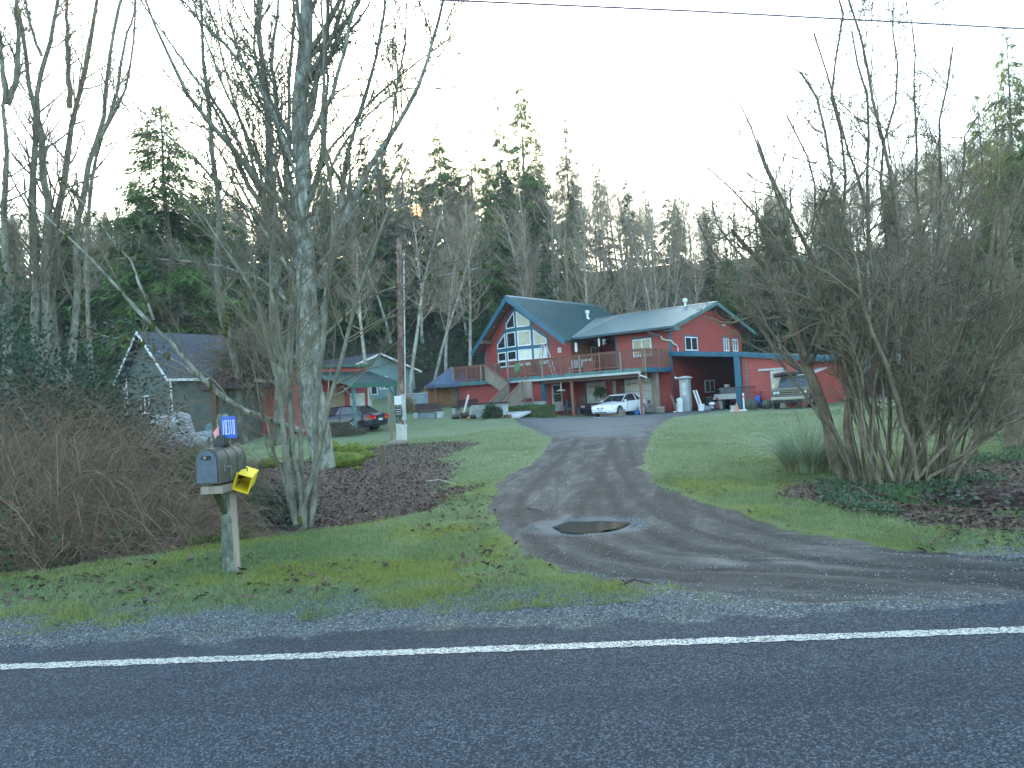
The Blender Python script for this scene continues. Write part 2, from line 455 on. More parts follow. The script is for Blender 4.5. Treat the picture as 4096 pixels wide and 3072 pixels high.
def ground_material():
    t = NT('ground_surface'); v = t.coords('Object')
    def att(nm):
        a = t.new('ShaderNodeAttribute'); a.attribute_name = nm
        s = t.new('ShaderNodeSeparateColor'); t.ln(a.outputs['Color'], s.inputs[0]); return s.outputs
    za, zb, zc = att('za'), att('zb'), att('zc')
    n_big = t.noise(v, 0.35, 3); n_med = t.noise(v, 2.2, 5, 0.6); n_fin = t.noise(v, 14, 5, 0.65); n_tiny = t.noise(v, 90, 2)
    edge = t.math('MULTIPLY', t.math('SUBTRACT', n_fin, 0.5), 0.7)
    def mask(sock, lo=.35, hi=.65): return t.sstep(t.math('ADD', sock, edge), lo, hi)
    # asphalt chips
    v3 = t.voro(v, 105, out='Color'); sp = t.new('ShaderNodeSeparateColor'); t.ln(v3, sp.inputs[0])
    chip = t.ramp(sp.outputs[0], [(0, (.009, .013, .018)), (.35, (.020, .028, .038)), (.75, (.048, .062, .080)), (.95, (.13, .155, .185))])
    asph = t.mix(t.math('MULTIPLY', n_med, 0.4), chip, (.022, .031, .044))
    wear = t.noise(t.coords('Object', (.12, .9, 1), (0, 0, -.064)), 1.6, 5, .6)
    asph = t.mix(t.math('MULTIPLY', t.sstep(wear, .42, .68), .42), asph, (.012, .017, .024))
    asph = t.mix(t.math('MULTIPLY', t.sstep(t.noise(v, .7, 6, .7), .55, .75), .30), asph, (.070, .086, .102))
    # loose gravel
    g3 = t.voro(v, 48, out='Color'); gs = t.new('ShaderNodeSeparateColor'); t.ln(g3, gs.inputs[0])
    gd = t.voro(v, 48, out='Distance')
    grav = t.ramp(gs.outputs[1], [(0, (.045, .06, .066)), (.4, (.10, .125, .135)), (.8, (.17, .20, .21)), (1, (.30, .33, .34))])
    grav = t.mix(t.sstep(gd, .25, .75), grav, (.045, .05, .05))
    grav = t.mix(t.math('MULTIPLY', t.sstep(n_med, .5, .7), .45), grav, (.085, .095, .045))
    # packed dirt drive
    vs = t.coords('Object', (0.55, 1.9, 1), (0, 0, -0.35))
    zd = att('zd'); cxy = t.new('ShaderNodeCombineXYZ'); t.ln(t.math('MULTIPLY', zd[0], 20 * 2.6), cxy.inputs[0]); t.ln(t.math('MULTIPLY', zd[1], 60 * .42), cxy.inputs[1])
    n_str = t.math('ADD', t.math('MULTIPLY', t.noise(cxy.outputs[0], 1.0, 8, 0.72, 0.5), .75), t.math('MULTIPLY', t.noise(v, .55, 8, .74), .25))
    dirt = t.ramp(n_str, [(.36, (.010, .010, .011)), (.46, (.028, .028, .028)), (.54, (.066, .066, .063)), (.65, (.19, .185, .17))])
    dirt = t.mix(t.math('MULTIPLY', sp.outputs[1], .35), dirt, (.10, .10, .095))
    tread = t.new('ShaderNodeTexWave'); tread.inputs['Scale'].default_value = 9; tread.inputs['Distortion'].default_value = 5
    t.ln(v, tread.inputs['Vector'])
    dirt = t.mix(t.math('MULTIPLY', zb[2], t.math('ADD', 0.62, t.math('MULTIPLY', tread.outputs['Fac'], .3))), dirt, (.018, .018, .018))
    yardc = t.mix(n_med, (.10, .105, .105), (.16, .165, .16))
    dirt = t.mix(zc[1], dirt, yardc)
    wetrim = t.mix(n_fin, (.10, .11, .115), (.17, .18, .18))
    dirt = t.mix(t.math('MULTIPLY', zc[0], .8), dirt, wetrim)
    # frosted lawn
    grass = t.ramp(n_fin, [(.3, (.040, .075, .020)), (.55, (.08, .13, .035)), (.75, (.13, .175, .06))])
    frost = t.mix(n_fin, (.10, .145, .07), (.19, .235, .13))
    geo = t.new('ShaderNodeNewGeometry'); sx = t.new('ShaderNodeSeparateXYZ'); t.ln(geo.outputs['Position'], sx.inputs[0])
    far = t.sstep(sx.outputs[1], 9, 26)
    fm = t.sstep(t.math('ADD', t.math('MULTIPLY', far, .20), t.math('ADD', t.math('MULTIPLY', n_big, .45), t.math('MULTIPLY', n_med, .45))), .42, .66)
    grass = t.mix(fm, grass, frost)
    straw = t.noise(v, 0.8, 4)
    grass = t.mix(t.math('MULTIPLY', t.sstep(straw, .54, .70), .6), grass, (.135, .14, .06))
    mossc = t.mix(n_fin, (.06, .095, .012), (.15, .175, .018))
    grass = t.mix(t.math('MULTIPLY', mask(zb[1], .45, .95), .75), grass, mossc)
    # leaf litter
    lv = t.voro(v, 17, out='Color'); ls = t.new('ShaderNodeSeparateColor'); t.ln(lv, ls.inputs[0])
    lit = t.ramp(ls.outputs[0], [(0, (.018, .011, .010)), (.4, (.05, .027, .022)), (.7, (.085, .052, .044)), (.93, (.15, .11, .105)), (1, (.20, .20, .17))])
    lit = t.mix(t.math('MULTIPLY', t.sstep(n_med, .52, .68), .6), lit, (.04, .075, .03))
    hill = t.mix(n_med, (.022, .032, .014), (.05, .04, .025))
    lit = t.mix(zc[2], lit, hill)
    c = t.mix(mask(zb[0]), grass, lit)
    c = t.mix(mask(za[2]), c, grav)
    c = t.mix(mask(za[1]), c, dirt)
    c = t.mix(mask(za[0]), c, asph)
    t.col(c)
    cd = t.voro(v, 105, out='Distance')
    isa = mask(za[0])
    hgt_ = t.math('ADD', t.math('MULTIPLY', t.math('SUBTRACT', 1.0, cd), t.math('MULTIPLY', isa, 1.0)),
                  t.math('MULTIPLY', t.math('ADD', t.math('MULTIPLY', n_fin, 1.2), t.math('MULTIPLY', n_tiny, 1.2)), t.math('SUBTRACT', 1.0, isa)))
    hgt_ = t.math('SUBTRACT', hgt_, t.math('MULTIPLY', gd, t.math('MULTIPLY', mask(za[2]), .9)))
    t.bump(hgt_, 0.55, 0.012)
    t.b.inputs['Roughness'].default_value = 0.85
    t.b.inputs['Specular IOR Level'].default_value = 0.25
    return t.m
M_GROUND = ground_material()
make_ground()

# painted edge line, worn over the coarse chips
def edge_line():
    t = NT('worn_white_paint'); v = t.coords()
    s = t.new('ShaderNodeSeparateColor'); t.ln(t.voro(v, 105, out='Color'), s.inputs[0])
    n = t.noise(v, 5, 4)
    pit = t.sstep(t.math('ADD', s.outputs[0], t.math('MULTIPLY', n, .45)), .78, .98)
    c = t.ramp(s.outputs[1], [(0, (.34, .345, .31)), (1, (.56, .56, .50))])
    t.col(t.mix(pit, c, (.05, .055, .062)))
    t.bump(t.voro(v, 105, out='Distance'), -0.5, .01)
    t.set(.7)
    xs = np.arange(-60, 60, 0.03)
    rng = np.random.RandomState(4)
    e0 = 4.905 + rng.uniform(-.013, .009, len(xs)); e1 = 5.015 + rng.uniform(-.009, .013, len(xs))
    V = []
    for e in (e0, e1):
        V.append(np.stack([xs, e - 0.064 * xs, np.full(len(xs), .004)], -1))
    V = np.concatenate(V); n = len(xs); i = np.arange(n - 1)
    o = np_mesh('edge_line', V, np.stack([i, i + 1, n + i + 1, n + i], -1), t.m, nper=4)
    tag(o, kind='structure')
edge_line()

# puddle
def puddle():
    t = NT('puddle_water')
    t.col((.035, .024, .015)); t.bump(t.noise(t.coords(), 7, 3), .10, .02); t.set(.10, 0, .7)
    zt = hgt(PUD.x, PUD.y)
    o = None
    mb = MB(); n = 48; pts = []
    for k in range(n):
        a = 2 * math.pi * k / n
        r = 1 + .10 * math.sin(3 * a + 1) + .06 * math.sin(7 * a)
        pts.append((PUD.x + .50 * r * math.cos(a), PUD.y + .42 * r * math.sin(a), -0.085))
    mb.add(pts, [tuple(range(n))])
    tag(mb.build('puddle', t.m), kind='structure')
puddle()
# ------------------------------------------------------------------ shared materials
def siding(name, c, pitch=0.19, axis='Z', dirt=0.25):
    t = NT(name); v = t.coords()
    s = t.new('ShaderNodeSeparateXYZ'); t.ln(v, s.inputs[0])
    fr = t.math('FRACT', t.math('DIVIDE', s.outputs[axis], pitch))
    n = t.noise(v, 1.3, 5, .6); n2 = t.noise(t.coords('Object', (1, 1, 9)), 6, 4)
    base = t.ramp(t.math('ADD', t.math('MULTIPLY', n, .6), t.math('MULTIPLY', n2, .4)), [(.3, [x * .82 for x in c]), (.7, [min(1, x * 1.15) for x in c])])
    line = t.sstep(fr, .0, .09)
    t.col(t.mix(line, [x * .35 for x in c], base))
    t.bump(t.math('SUBTRACT', 1.0, fr), .9, .02)
    return t.set(.55)
def ribbed(name, c, rough=.35):
    t = NT(name); v = t.coords(); n = t.noise(v, .8, 5, .65); n2 = t.noise(v, 7, 4)
    t.col(t.mix(t.math('MULTIPLY', t.sstep(n, .5, .75), .5), t.ramp(n2, [(.3, [x * .8 for x in c]), (.7, [x * 1.2 for x in c])]), (.10, .12, .11)))
    return t.set(rough, .35)
def glass(name, tint=(.02, .025, .03)):
    t = NT(name); n = t.noise(t.coords(), 3.0, 3)
    t.col(t.ramp(n, [(.3, tint), (.7, [x * 1.6 + .005 for x in tint])])); t.bump(n, .06, .02)
    return t.set(.03, 0, 1.0)
def wood(name, c, axis=2, var=.35, rough=.8):
    sc = [14, 14, 14]; sc[axis] = 1.2
    t = NT(name); n = t.noise(t.coords('Object', sc), 1.0, 6, .65, .4); n2 = t.noise(t.coords(), 1.1, 3)
    a = [x * (1 - var) for x in c]; b = [min(1, x * (1 + var)) for x in c]
    t.col(t.mix(t.math('MULTIPLY', n2, .35), t.ramp(n, [(.3, a), (.7, b)]), (.12, .13, .11)))
    t.bump(n, .35, .01)
    return t.set(rough)
M_RED = siding('red_lap_siding', (.36, .060, .048))
M_REDP = simple('red_panel', (.33, .06, .055), .6)
M_TEAL = simple('teal_trim', (.018, .115, .185), .45, var=.2)
M_TEALG = simple('weathered_teal_green_trim', (.07, .17, .165), .6, var=.35)
M_ROOF1 = ribbed('ribbed_green_metal', (.05, .12, .13), .32)
M_ROOF2 = ribbed('pale_ribbed_metal', (.095, .18, .205), .38)
M_GREENR = ribbed('green_metal', (.02, .10, .075), .4)
M_WHITE = simple('white_vinyl', (.78, .80, .82), .4, var=.06)
M_WHITED = simple('aged_white_paint', (.55, .57, .55), .6, var=.22)
M_SOFFIT = wood('brown_soffit_boards', (.16, .085, .06), 1)
M_GLASS = glass('dark_window_glass')
M_GLASSL = glass('painted_reflection_glass', (.16, .19, .17))  # pale tint paints a reflection into the glass colour
M_BLIND = simple('cream_window_blind', (.72, .75, .62), .7, var=.12)
M_RAIL = wood('red_brown_stained_wood', (.20, .075, .05), 2)
M_GREYWOOD = wood('weathered_grey_wood', (.27, .22, .175), 2)
M_BROWNWOOD = wood('brown_wood', (.16, .09, .05), 2)
M_POST = wood('reddish_post_wood', (.27, .10, .065), 2)
M_CONC = simple('pale_concrete', (.40, .42, .42), .85, var=.3, scale=2.0, bump=.4)
M_CONCD = simple('stained_concrete', (.33, .35, .34), .9, var=.35, scale=1.2, bump=.4)
M_GDOOR = siding('white_garage_panel', (.76, .78, .78), .53)
M_GUTTER = simple('pale_grey_gutter', (.42, .45, .45), .45, var=.15)
M_BLACK = simple('black_plastic', (.012, .013, .015), .5, var=.3)
M_DARK = simple('dark_interior', (.02, .018, .02), .8, var=.3)
M_STEEL = simple('dull_steel', (.30, .31, .32), .4, .8, var=.2)
M_ALU = simple('aluminium', (.55, .56, .57), .4, .6, var=.15)
M_WPLAST = simple('white_plastic', (.70, .72, .72), .45, var=.08)
M_BLUE = simple('blue_plastic', (.02, .12, .45), .45)
M_REDPL = simple('red_plastic', (.55, .03, .03), .4)
M_ORANGE = simple('faded_orange_plastic', (.62, .24, .13), .5)
M_BROWNM = simple('dark_brown_trim', (.05, .028, .025), .5)
M_CEDAR = wood('orange_cedar', (.42, .16, .05), 2)
def shingle_mat():
    t = NT('tan_wood_shingles'); v = t.coords()
    b = t.new('ShaderNodeTexBrick'); b.inputs['Scale'].default_value = 1
    b.inputs['Brick Width'].default_value = .14; b.inputs['Row Height'].default_value = .17; b.inputs['Mortar Size'].default_value = .008
    b.inputs['Color1'].default_value = (.38, .25, .14, 1); b.inputs['Color2'].default_value = (.24, .16, .10, 1); b.inputs['Mortar'].default_value = (.05, .035, .02, 1)
    m = t.new('ShaderNodeCombineXYZ'); s = t.new('ShaderNodeSeparateXYZ'); t.ln(v, s.inputs[0])
    t.ln(t.math('ADD', s.outputs[0], s.outputs[1]), m.inputs[0]); t.ln(s.outputs[2], m.inputs[1]); t.ln(m.outputs[0], b.inputs['Vector'])
    t.col(b.outputs['Color']); return t.set(.8)
M_SHING = shingle_mat()
M_MOSS = simple('green_moss', (.11, .14, .014), .95, var=.6, scale=9, bump=1.0, bscale=60)
M_MOSSD = simple('dark_tree_moss', (.065, .075, .014), .95, var=.6, scale=14, bump=1.0, bscale=60)
def bark(name, c1, c2, moss=.25, sc=6.0):
    t = NT(name); v = t.coords('Object', (1, 1, .45)); n = t.noise(v, sc, 6, .68); n2 = t.noise(t.coords(), 2.1, 5, .7); n3 = t.noise(t.coords(), sc * 3, 4)
    c = t.ramp(n, [(.34, c1), (.52, [(a + b) / 2 for a, b in zip(c1, c2)]), (.66, c2)])
    c = t.mix(t.math('MULTIPLY', t.sstep(n2, .60 - .2 * moss, .72 - .2 * moss), min(1, moss * 2.2)), c, (.11, .135, .02))
    t.col(c); t.bump(t.math('ADD', n, t.math('MULTIPLY', n3, .5)), .7, .03)
    return t.set(.85, 0, .2)
M_BARKW = bark('pale_mottled_alder_bark', (.09, .09, .075), (.44, .45, .39), .16, 9)
M_BARKG = bark('grey_lichen_bark', (.085, .083, .062), (.27, .27, .215), .18, 7)
M_BARKB = bark('brown_twiggy_bark', (.09, .072, .05), (.25, .21, .155), .08, 8)
M_BARKF = bark('forest_trunk_bark', (.18, .17, .14), (.52, .50, .42), .12, 3)
M_TWIG = simple('fine_grey_brown_twigs', (.185, .16, .115), .9, var=.4, scale=1.2, spec=.15)
M_TWIGF = simple('forest_twigs', (.33, .265, .19), .9, var=.45, scale=.35, spec=.15)
# ------------------------------------------------------------------ the red house; local x runs along its front, y to the back
HX, HY, HRZ = 10.5467, 46.5, math.radians(-40)
HZ = 0.0
house = empty('red_house', (HX, HY, HZ), HRZ, 'red two storey house with teal trim, ribbed metal roofs and a tall gabled window wall', 'house')
HM = Matrix.Translation((HX, HY, HZ)) @ Matrix.Rotation(HRZ, 4, 'Z')
def hpt(a, b, z): return HM @ Vector((a, b, z))
def hray(xu, yu):
    """photo position -> origin and direction in house coordinates"""
    inv = HM.inverted(); o = inv @ Vector((0, 0, CAMZ)); r = ray(xu * KU, yu * KU)
    return o, (inv.to_3x3() @ Vector(r))
def part(mb, name, mat, parent=None, **k): return mb.build(name, mat, parent or house, **k)

WR, WL = 0.0, -7.75         # right wing: right wall, join with the gable wing
GL, GC = -16.1, -11.9       # gable wing: left wall, ridge
# walls of the right wing: upper floor and garage front
w = MB()
w.box(-4.12, 0, 0, 0.15, 3.05, 5.75)                      # upper front, right of the porch recess
w.box(WL, 0, 4.0, 4.12, 3.05, 6.4)                        # back of the recess
w.box(-4.12, -4.0, 0.15, 4.0, 3.05, 5.75)                  # recess right side
w.box(-0.15, 0, 0.15, 11.8, -0.2, 5.75)                   # right side wall
w.prism([(-0.15, 0.0, 5.75), (-0.15, 11.8, 5.75), (-0.15, 5.9, 7.35)], (0.148, 0, 0))
w.box(WL, 0, 11.65, 11.8, 0, 5.75)
w.box(WL + .05, -0.153, 0, 0.15, 2.48, 3.05)              # over the garage doors
w.box(-8.0, -6.98, 0, 0.15, -0.2, 2.48); w.box(-4.26, -3.82, 0, 0.15, -0.2, 2.48); w.box(-1.1, -0.153, 0, 0.15, -0.2, 2.48)
part(w, 'wing_wall', M_RED)
# garage doors with arched spring marks
for x0, x1 in ((-6.98, -4.26), (-3.82, -1.1)):
    d = MB(); d.box(x0 + .1, x1 - .1, 0.05, 0.1, -0.1, 2.44); g = part(d, 'garage_door', M_GDOOR)
    f = MB(); f.box(x0, x0 + .1, -0.02, 0.1, -0.1, 2.48); f.box(x1 - .1, x1, -0.02, 0.1, -0.1, 2.48); f.box(x0 + .1, x1 - .1, -0.02, 0.1, 2.44, 2.48)
    f.build('door_frame', M_TEAL, g)
    cx = (x0 + x1) / 2
    for s in (-1, 1): a = MB(); a.tube([(cx + s * (.25 + .16 * k), .035, 2.06 + .022 * (5 - k)) for k in range(6)], .02, 4); a.build('arched_strap', M_GREYWOOD, g)
# gable wing: prow front wall, side walls
def prow_b(a): return -1.36 + abs(a - GC) * (0.99 / 4.2)
def gtop(a): return 8.95 - 0.79 * abs(a - GC)
gw = MB()
for s in (-1, 1):
    e = GC + s * 4.2; pe, pc = prow_b(e), prow_b(GC)
    pts = [(GC, pc, 3.05), (e, pe, 3.05), (e, pe, gtop(e)), (GC, pc, gtop(GC))]
    if s > 0: pts = pts[::-1]
    gw.prism(pts, (0, 0.16, 0))
gw.box(GL, GL + .15, -0.2, 11, 1.2, 5.55)
gw.box(WL - .15, WL, -0.15, 0.0, 3.05, 5.55)
gw.box(WL - .15, WL - .002, 0.0, 11, 3.05, 3.98)
gw.box(WL - .15, WL - .002, 3.4, 11, 3.98, 5.6); 
gw.prism([(GL, 10.85, 1.2), (WL, 10.85, 1.2), (WL, 10.85, gtop(WL)), (GC, 10.85, gtop(GC)), (GL, 10.85, gtop(GL))], (0, .15, 0))
part(gw, 'gable_wall', M_RED)
# wall of wooden shingles inside the porch, with a dark wreath hung on it and an orange cedar door
s_ = MB(); s_.box(WL - .15, WL, 0.0, 1.25, 3.98, 5.6); part(s_, 'shingle_wall', M_SHING)
s_ = MB(); s_.box(WL - .15, WL + .02, 1.25, 2.1, 3.05, 5.2); part(s_, 'cedar_door', M_CEDAR)
s_ = MB(); s_.box(WL - .15, WL - .004, 1.25, 2.1, 5.2, 5.6); s_.box(WL - .15, WL - .004, 2.1, 3.4, 5.15, 5.6); part(s_, 'porch_header', M_BROWNWOOD)
# lower storey in front of the garage: wall, concrete footing, dark side wall with storm door
lw = MB()
lw.box(-16.45, -8.1, -3.3, -3.15, 1.30, 2.95); lw.box(-16.45, -16.3, -3.15, 0, 1.3, 2.95)
lw.box(-8.25, -8.1, -3.15, 0, 0.1, 2.95)
part(lw, 'lower_wall', M_RED)
lc = MB(); lc.box(-16.42, -12.0, -3.27, -3.18, 0.4, 1.298); lc.box(-12.0, -8.12, -3.40, -3.16, -0.1, 1.298); part(lc, 'concrete_footing', M_CONC)
class Each:
    def __init__(s, nm, mt): s.a = (nm, mt)
    def box(s, *k): m = MB(); m.box(*k); part(m, *s.a)
tp = Each('corner_trim', M_TEAL)
tp.box(-8.32, -8.07, -3.36, -3.12, 1.30, 2.9); tp.box(-16.5, -16.38, -3.34, -3.2, 1.3, 2.9)
tp.box(-0.12, 0.03, -0.03, 0.1, 2.97, 5.6); tp.box(-4.2, -4.08, -0.03, 0.05, 3.05, 5.5)
tp.box(WL - .1, WL + .03, -0.33, -0.15, 3.05, 5.5); tp.box(GL - .03, GL + .1, -0.42, -0.2, 3.05, 5.5)
dr = MB(); dr.box(-8.09, -8.06, -2.5, -1.3, .50, 2.45); ent = part(dr, 'storm_door', M_WHITED)
g_ = MB(); g_.box(-8.06, -8.045, -2.3, -1.5, 1.2, 1.72); g_.box(-8.06, -8.045, -2.3, -1.5, 1.78, 2.3); g_.build('pane', M_GLASS, ent)
hd = MB(); hd.tube([(-8.03, -1.42, 1.45), (-8.0, -1.42, 1.45), (-8.0, -1.55, 1.45)], .015, 6); hd.build('handle', M_STEEL, ent)

# ---- roofs
def slab(mb, p, th):
    """quad p (four points, top side) given thickness th downwards"""
    mb.prism(p, (0, 0, -th))
RT = 0.10
gz = 9.2; sl = 0.79
def gable_roof():
    r = MB()
    tips = {-1: (-16.65, -1.25), 1: (-7.15, -1.95)}
    for s in (-1, 1):
        ea, eb = tips[s]; ez = gz - sl * abs(ea - GC)
        top = [(GC, -2.3, gz), (ea, eb, ez), (ea, 11.3, ez), (GC, 10.85, gz)]
        if s < 0: pass
        else: top = top[::-1]
        slab(r, top, RT)
        # standing ribs
        nrm = Vector((s * sl, 0, 1)).normalized()
        k = 0
        yy = -2.2
        while yy < 10.9:
            y0 = yy + (eb + 2.3) * 1.0 if yy < -0.5 else yy
            y0 = yy
            lo = ea
            if y0 < eb:      # the prow edge cuts the first ribs short
                tt = (y0 + 2.3) / (eb + 2.3); lo = GC + (ea - GC) * max(.05, tt)
            p0 = Vector((GC + s * .08, y0, gz - sl * .08)) + nrm * .01; p1 = Vector((lo, y0, gz - sl * abs(lo - GC))) + nrm * .01
            r.prism([p0 + Vector((0, -.035, 0)), p0 + Vector((0, .035, 0)), p0 + Vector((0, .025, 0)) + nrm * .06, p0 + Vector((0, -.025, 0)) + nrm * .06], p1 - p0)
            yy += 0.30
    rc = MB(); rc.prism([(GC - .2, -2.33, gz - .11), (GC, -2.33, gz + .06), (GC + .2, -2.33, gz - .11), (GC, -2.33, gz - .02)], (0, 13.1, 0))
    ro = part(r, 'roof', M_ROOF1)
    rc.build('ridge_cap', M_ROOF2, ro)
    # bargeboards
    f = MB()
    for s in (-1, 1):
        ea, eb = tips[s]; ez = gz - sl * abs(ea - GC)
        a = Vector((GC, -2.34, gz + .03)); b = Vector((ea - s * -.02, eb - .04, ez + .03)); dn = Vector((0, 0, -.40))
        poly = [a, b, b + dn * .95, a + dn * 1.1]
        if s > 0: poly = poly[::-1]
        f.prism(poly, (0, .05, 0))
    f.box(-16.70, -16.64, -1.2, 11.2, 5.18, 5.5)
    f.build('bargeboard', M_TEAL, ro)
    # boarded soffit below the roof overhang, with round downlights
    so = MB()
    for s in (-1, 1):
        ea, eb = tips[s]; ea -= s * .03
        q_ = [(GC, -2.26, gz - .14), (ea, eb + .05, gz - .14 - sl * abs(ea - GC)), (ea, 0.2, gz - .14 - sl * abs(ea - GC)), (GC, 0.0, gz - .14)]
        if s > 0: q_ = q_[::-1]
        slab(so, q_, .03)
    soo = so.build('soffit', M_SOFFIT, ro)
    for a_ in (-12.3, -12.9, -14.2, -15.9):
        b_ = prow_b(a_) - .42
        c_ = MB(); z_ = gz - .175 - sl * abs(a_ - GC)
        c_.tube([(a_, b_, z_ - .03), (a_, b_, z_ + .02)], .09, 10); c_.build('downlight', M_WHITED, soo)
    bm = MB(); bm.box(-15.25, -15.0, -1.75, -.4, 5.95, 6.2); part(bm, 'roof_beam', M_BROWNWOOD)
    return ro
roof1 = gable_roof()
vp = MB(); zv = gz - sl * 2.0
vp.tube([(GC + 2.0, 5.3, zv - .1), (GC + 2.0, 5.3, zv + .5)], .10, 12); vp.tube([(GC + 2.0, 5.3, zv + .36), (GC + 2.0, 5.3, zv + .42), (GC + 2.0, 5.3, zv + .66)], [.11, .17, .17], 12)
vp.tube([(GC + 2.0, 5.3, zv - .06), (GC + 2.0, 5.3, zv + .04)], [.26, .12], 12)
vp.build('flue_pipe', M_WPLAST, roof1, smooth=False)
# right wing roof
WE, WZR, WB = -0.95, 7.62, 5.9
wsl = (7.62 - 5.68) / (5.9 + 0.95)
r2 = MB()
slab(r2, [(-9.6, WB, WZR), (-7.2, WE, 5.68), (0.75, WE, 5.68), (0.75, WB, WZR)], RT)
slab(r2, [(0.75, WB, WZR), (0.75, 12.75, 5.68), (-7.7, 12.75, 5.68), (-9.6, WB, WZR)], RT)
n2 = Vector((0, -wsl, 1)).normalized()
x = -7.0
while x < 0.75:
    p0 = Vector((x, WE + .02, 5.68 + .02 * wsl)) + n2 * .008; p1 = Vector((x, WB - .1, WZR - .1 * wsl)) + n2 * .008
    r2.prism([p0 + Vector((.012, 0, 0)), p0 + Vector((-.012, 0, 0)), p0 + Vector((-.008, 0, 0)) + n2 * .018, p0 + Vector((.008, 0, 0)) + n2 * .018], p1 - p0)
    x += 0.23
roof2 = part(r2, 'roof', M_ROOF2)
rc = MB(); rc.prism([(-9.4, WB - .22, WZR - .03), (-9.4, WB, WZR + .06), (-9.4, WB + .22, WZR - .03), (-9.4, WB, WZR + .01)], (10.2, 0, 0)); rc.build('ridge_cap', M_ROOF1, roof2)
f2 = MB()
for s, yb in ((-1, WE), (1, 12.75)):
    a = Vector((0.76, WB, WZR + .02)); b = Vector((0.76, yb, 5.70)); q_ = [a, b, b + Vector((0, 0, -.26)), a + Vector((0, 0, -.26))]
    if s > 0: q_ = q_[::-1]
    f2.prism(q_, (.04, 0, 0))
f2.box(0.05, 0.758, WE + .02, WE + .75, 5.36, 5.42); f2.box(0.70, 0.758, WE + .02, WE + .9, 5.42, 5.6)
f2.build('bargeboard', M_TEALG, roof2)
sf = MB(); 
slab(sf, [(0.02, 5.9, WZR - .13), (0.02, WE, 5.55), (0.74, WE, 5.55), (0.74, 5.9, WZR - .13)], .02); slab(sf, [(0.74, 5.9, WZR - .13), (0.74, 12.7, 5.55), (0.02, 12.7, 5.55), (0.02, 5.9, WZR - .13)], .02)
slab(sf, [(-7.2, 0.0, 5.78), (-7.2, WE, 5.56), (0, WE, 5.56), (0, 0.0, 5.78)], .02)
sf.build('soffit', M_SOFFIT, roof2)
gt = MB(); gt.prism([(-7.25, WE - .02, 5.63), (-7.25, WE - .14, 5.63), (-7.25, WE - .12, 5.50), (-7.25, WE - .02, 5.50)], (8.05, 0, 0))
gt.build('gutter', simple('blue_grey_gutter', (.045, .09, .11), .5), roof2)
tv = MB(); tv.tube([(-1.6, 5.75, WZR - .05), (-1.6, 5.75, WZR + .22)], .09, 12); tv.tube([(-1.6, 5.75, WZR + .22), (-1.6, 5.75, WZR + .3), (-1.6, 5.75, WZR + .52), (-1.6, 5.75, WZR + .56)], [.06, .17, .17, .04], 12)
tv.build('roof_vent', M_WPLAST, roof2)
pc = MB(); pc.box(-7.9, -4.1, -0.2, 4.0, 5.46, 5.50); part(pc, 'porch_ceiling', M_SOFFIT)

# ---- gable window wall: teal panel frame, white sashes, glass
def on_prow(xu, yu):
    o, d = hray(xu, yu); s = -1
    best = None
    for s in (-1, 1):
        k = s * (0.99 / 4.2)       # b = -1.36 + k (a-GC)
        t = (-1.36 + k * (o.x - GC) - o.y) / (d.y - k * d.x)
        p = o + d * t
        if (p.x - GC) * s >= -0.03: best = p
    return best
def ZA(x, y): return ((1800 + x / 5.53) / 4 / KU, (1160 + y / 5.53) / 4 / KU)
tz = MB()
# teal surround follows the stepped outline of the window group
def prow_panel(mb, poly, off, th):
    """poly in (a, z); pushed out by off in front of the prow wall"""
    pts = [(a, prow_b(a) - off, z) for a, z in poly]
    mb.prism(pts, (0, th, 0))
def strip(mb, a0, z0, a1, z1, wd, off=.045):
    d = Vector((a1 - a0, 0, z1 - z0)); L = d.length; n = Vector((-d.z, 0, d.x)) / L * wd / 2
    prow_panel(mb, [(a0 + n.x, z0 + n.z), (a1 + n.x, z1 + n.z), (a1 - n.x, z1 - n.z), (a0 - n.x, z0 - n.z)][::-1], off, .042)
WO = 2.46   # half width of window group
for s in (-1, 1):
    X = lambda u: GC + s * u
    loops = [(0.0, 8.18, 1.30, 7.18, 0), (1.30, 7.18 - .42, 0, 0, 0)]
    prow_panel(tz, [(X(0), 3.92), (X(WO + .08), 3.92), (X(WO + .08), 5.98), (X(1.36), 6.86), (X(1.36), 7.45), (X(0), 8.42)][::(1 if s > 0 else -1)], .03, .027)
part(tz, 'window_surround', M_TEAL)
def sash(poly, mat, name='window', fr=.075, drop=None):
    """window with a white frame following the polygon (a,z) and a pane; poly counter-clockwise seen from the front"""
    n = len(poly); cx = sum(p[0] for p in poly) / n; cz = sum(p[1] for p in poly) / n
    fm = MB()
    inner = []
    P = [Vector((p[0], p[1])) for p in poly]
    for i in range(n):
        a, b, c = P[i - 1], P[i], P[(i + 1) % n]
        e1 = (b - a).normalized(); e2 = (c - b).normalized()
        n1 = Vector((-e1.y, e1.x)); n2 = Vector((-e2.y, e2.x))
        m = (n1 + n2); m = m / max(.3, m.dot(n1))
        inner.append(b + m * fr)
    for i in range(n):
        j = (i + 1) % n
        q_ = [(P[i].x, P[i].y), (P[j].x, P[j].y), (inner[j].x, inner[j].y), (inner[i].x, inner[i].y)]
        prow_panel(fm, q_, .085, .055)
    wo = fm.build(name, M_WHITE, house)
    g = MB(); prow_panel(g, [(p.x, p.y) for p in inner], .05, .02)
    g.build('pane', mat, wo)
    return wo
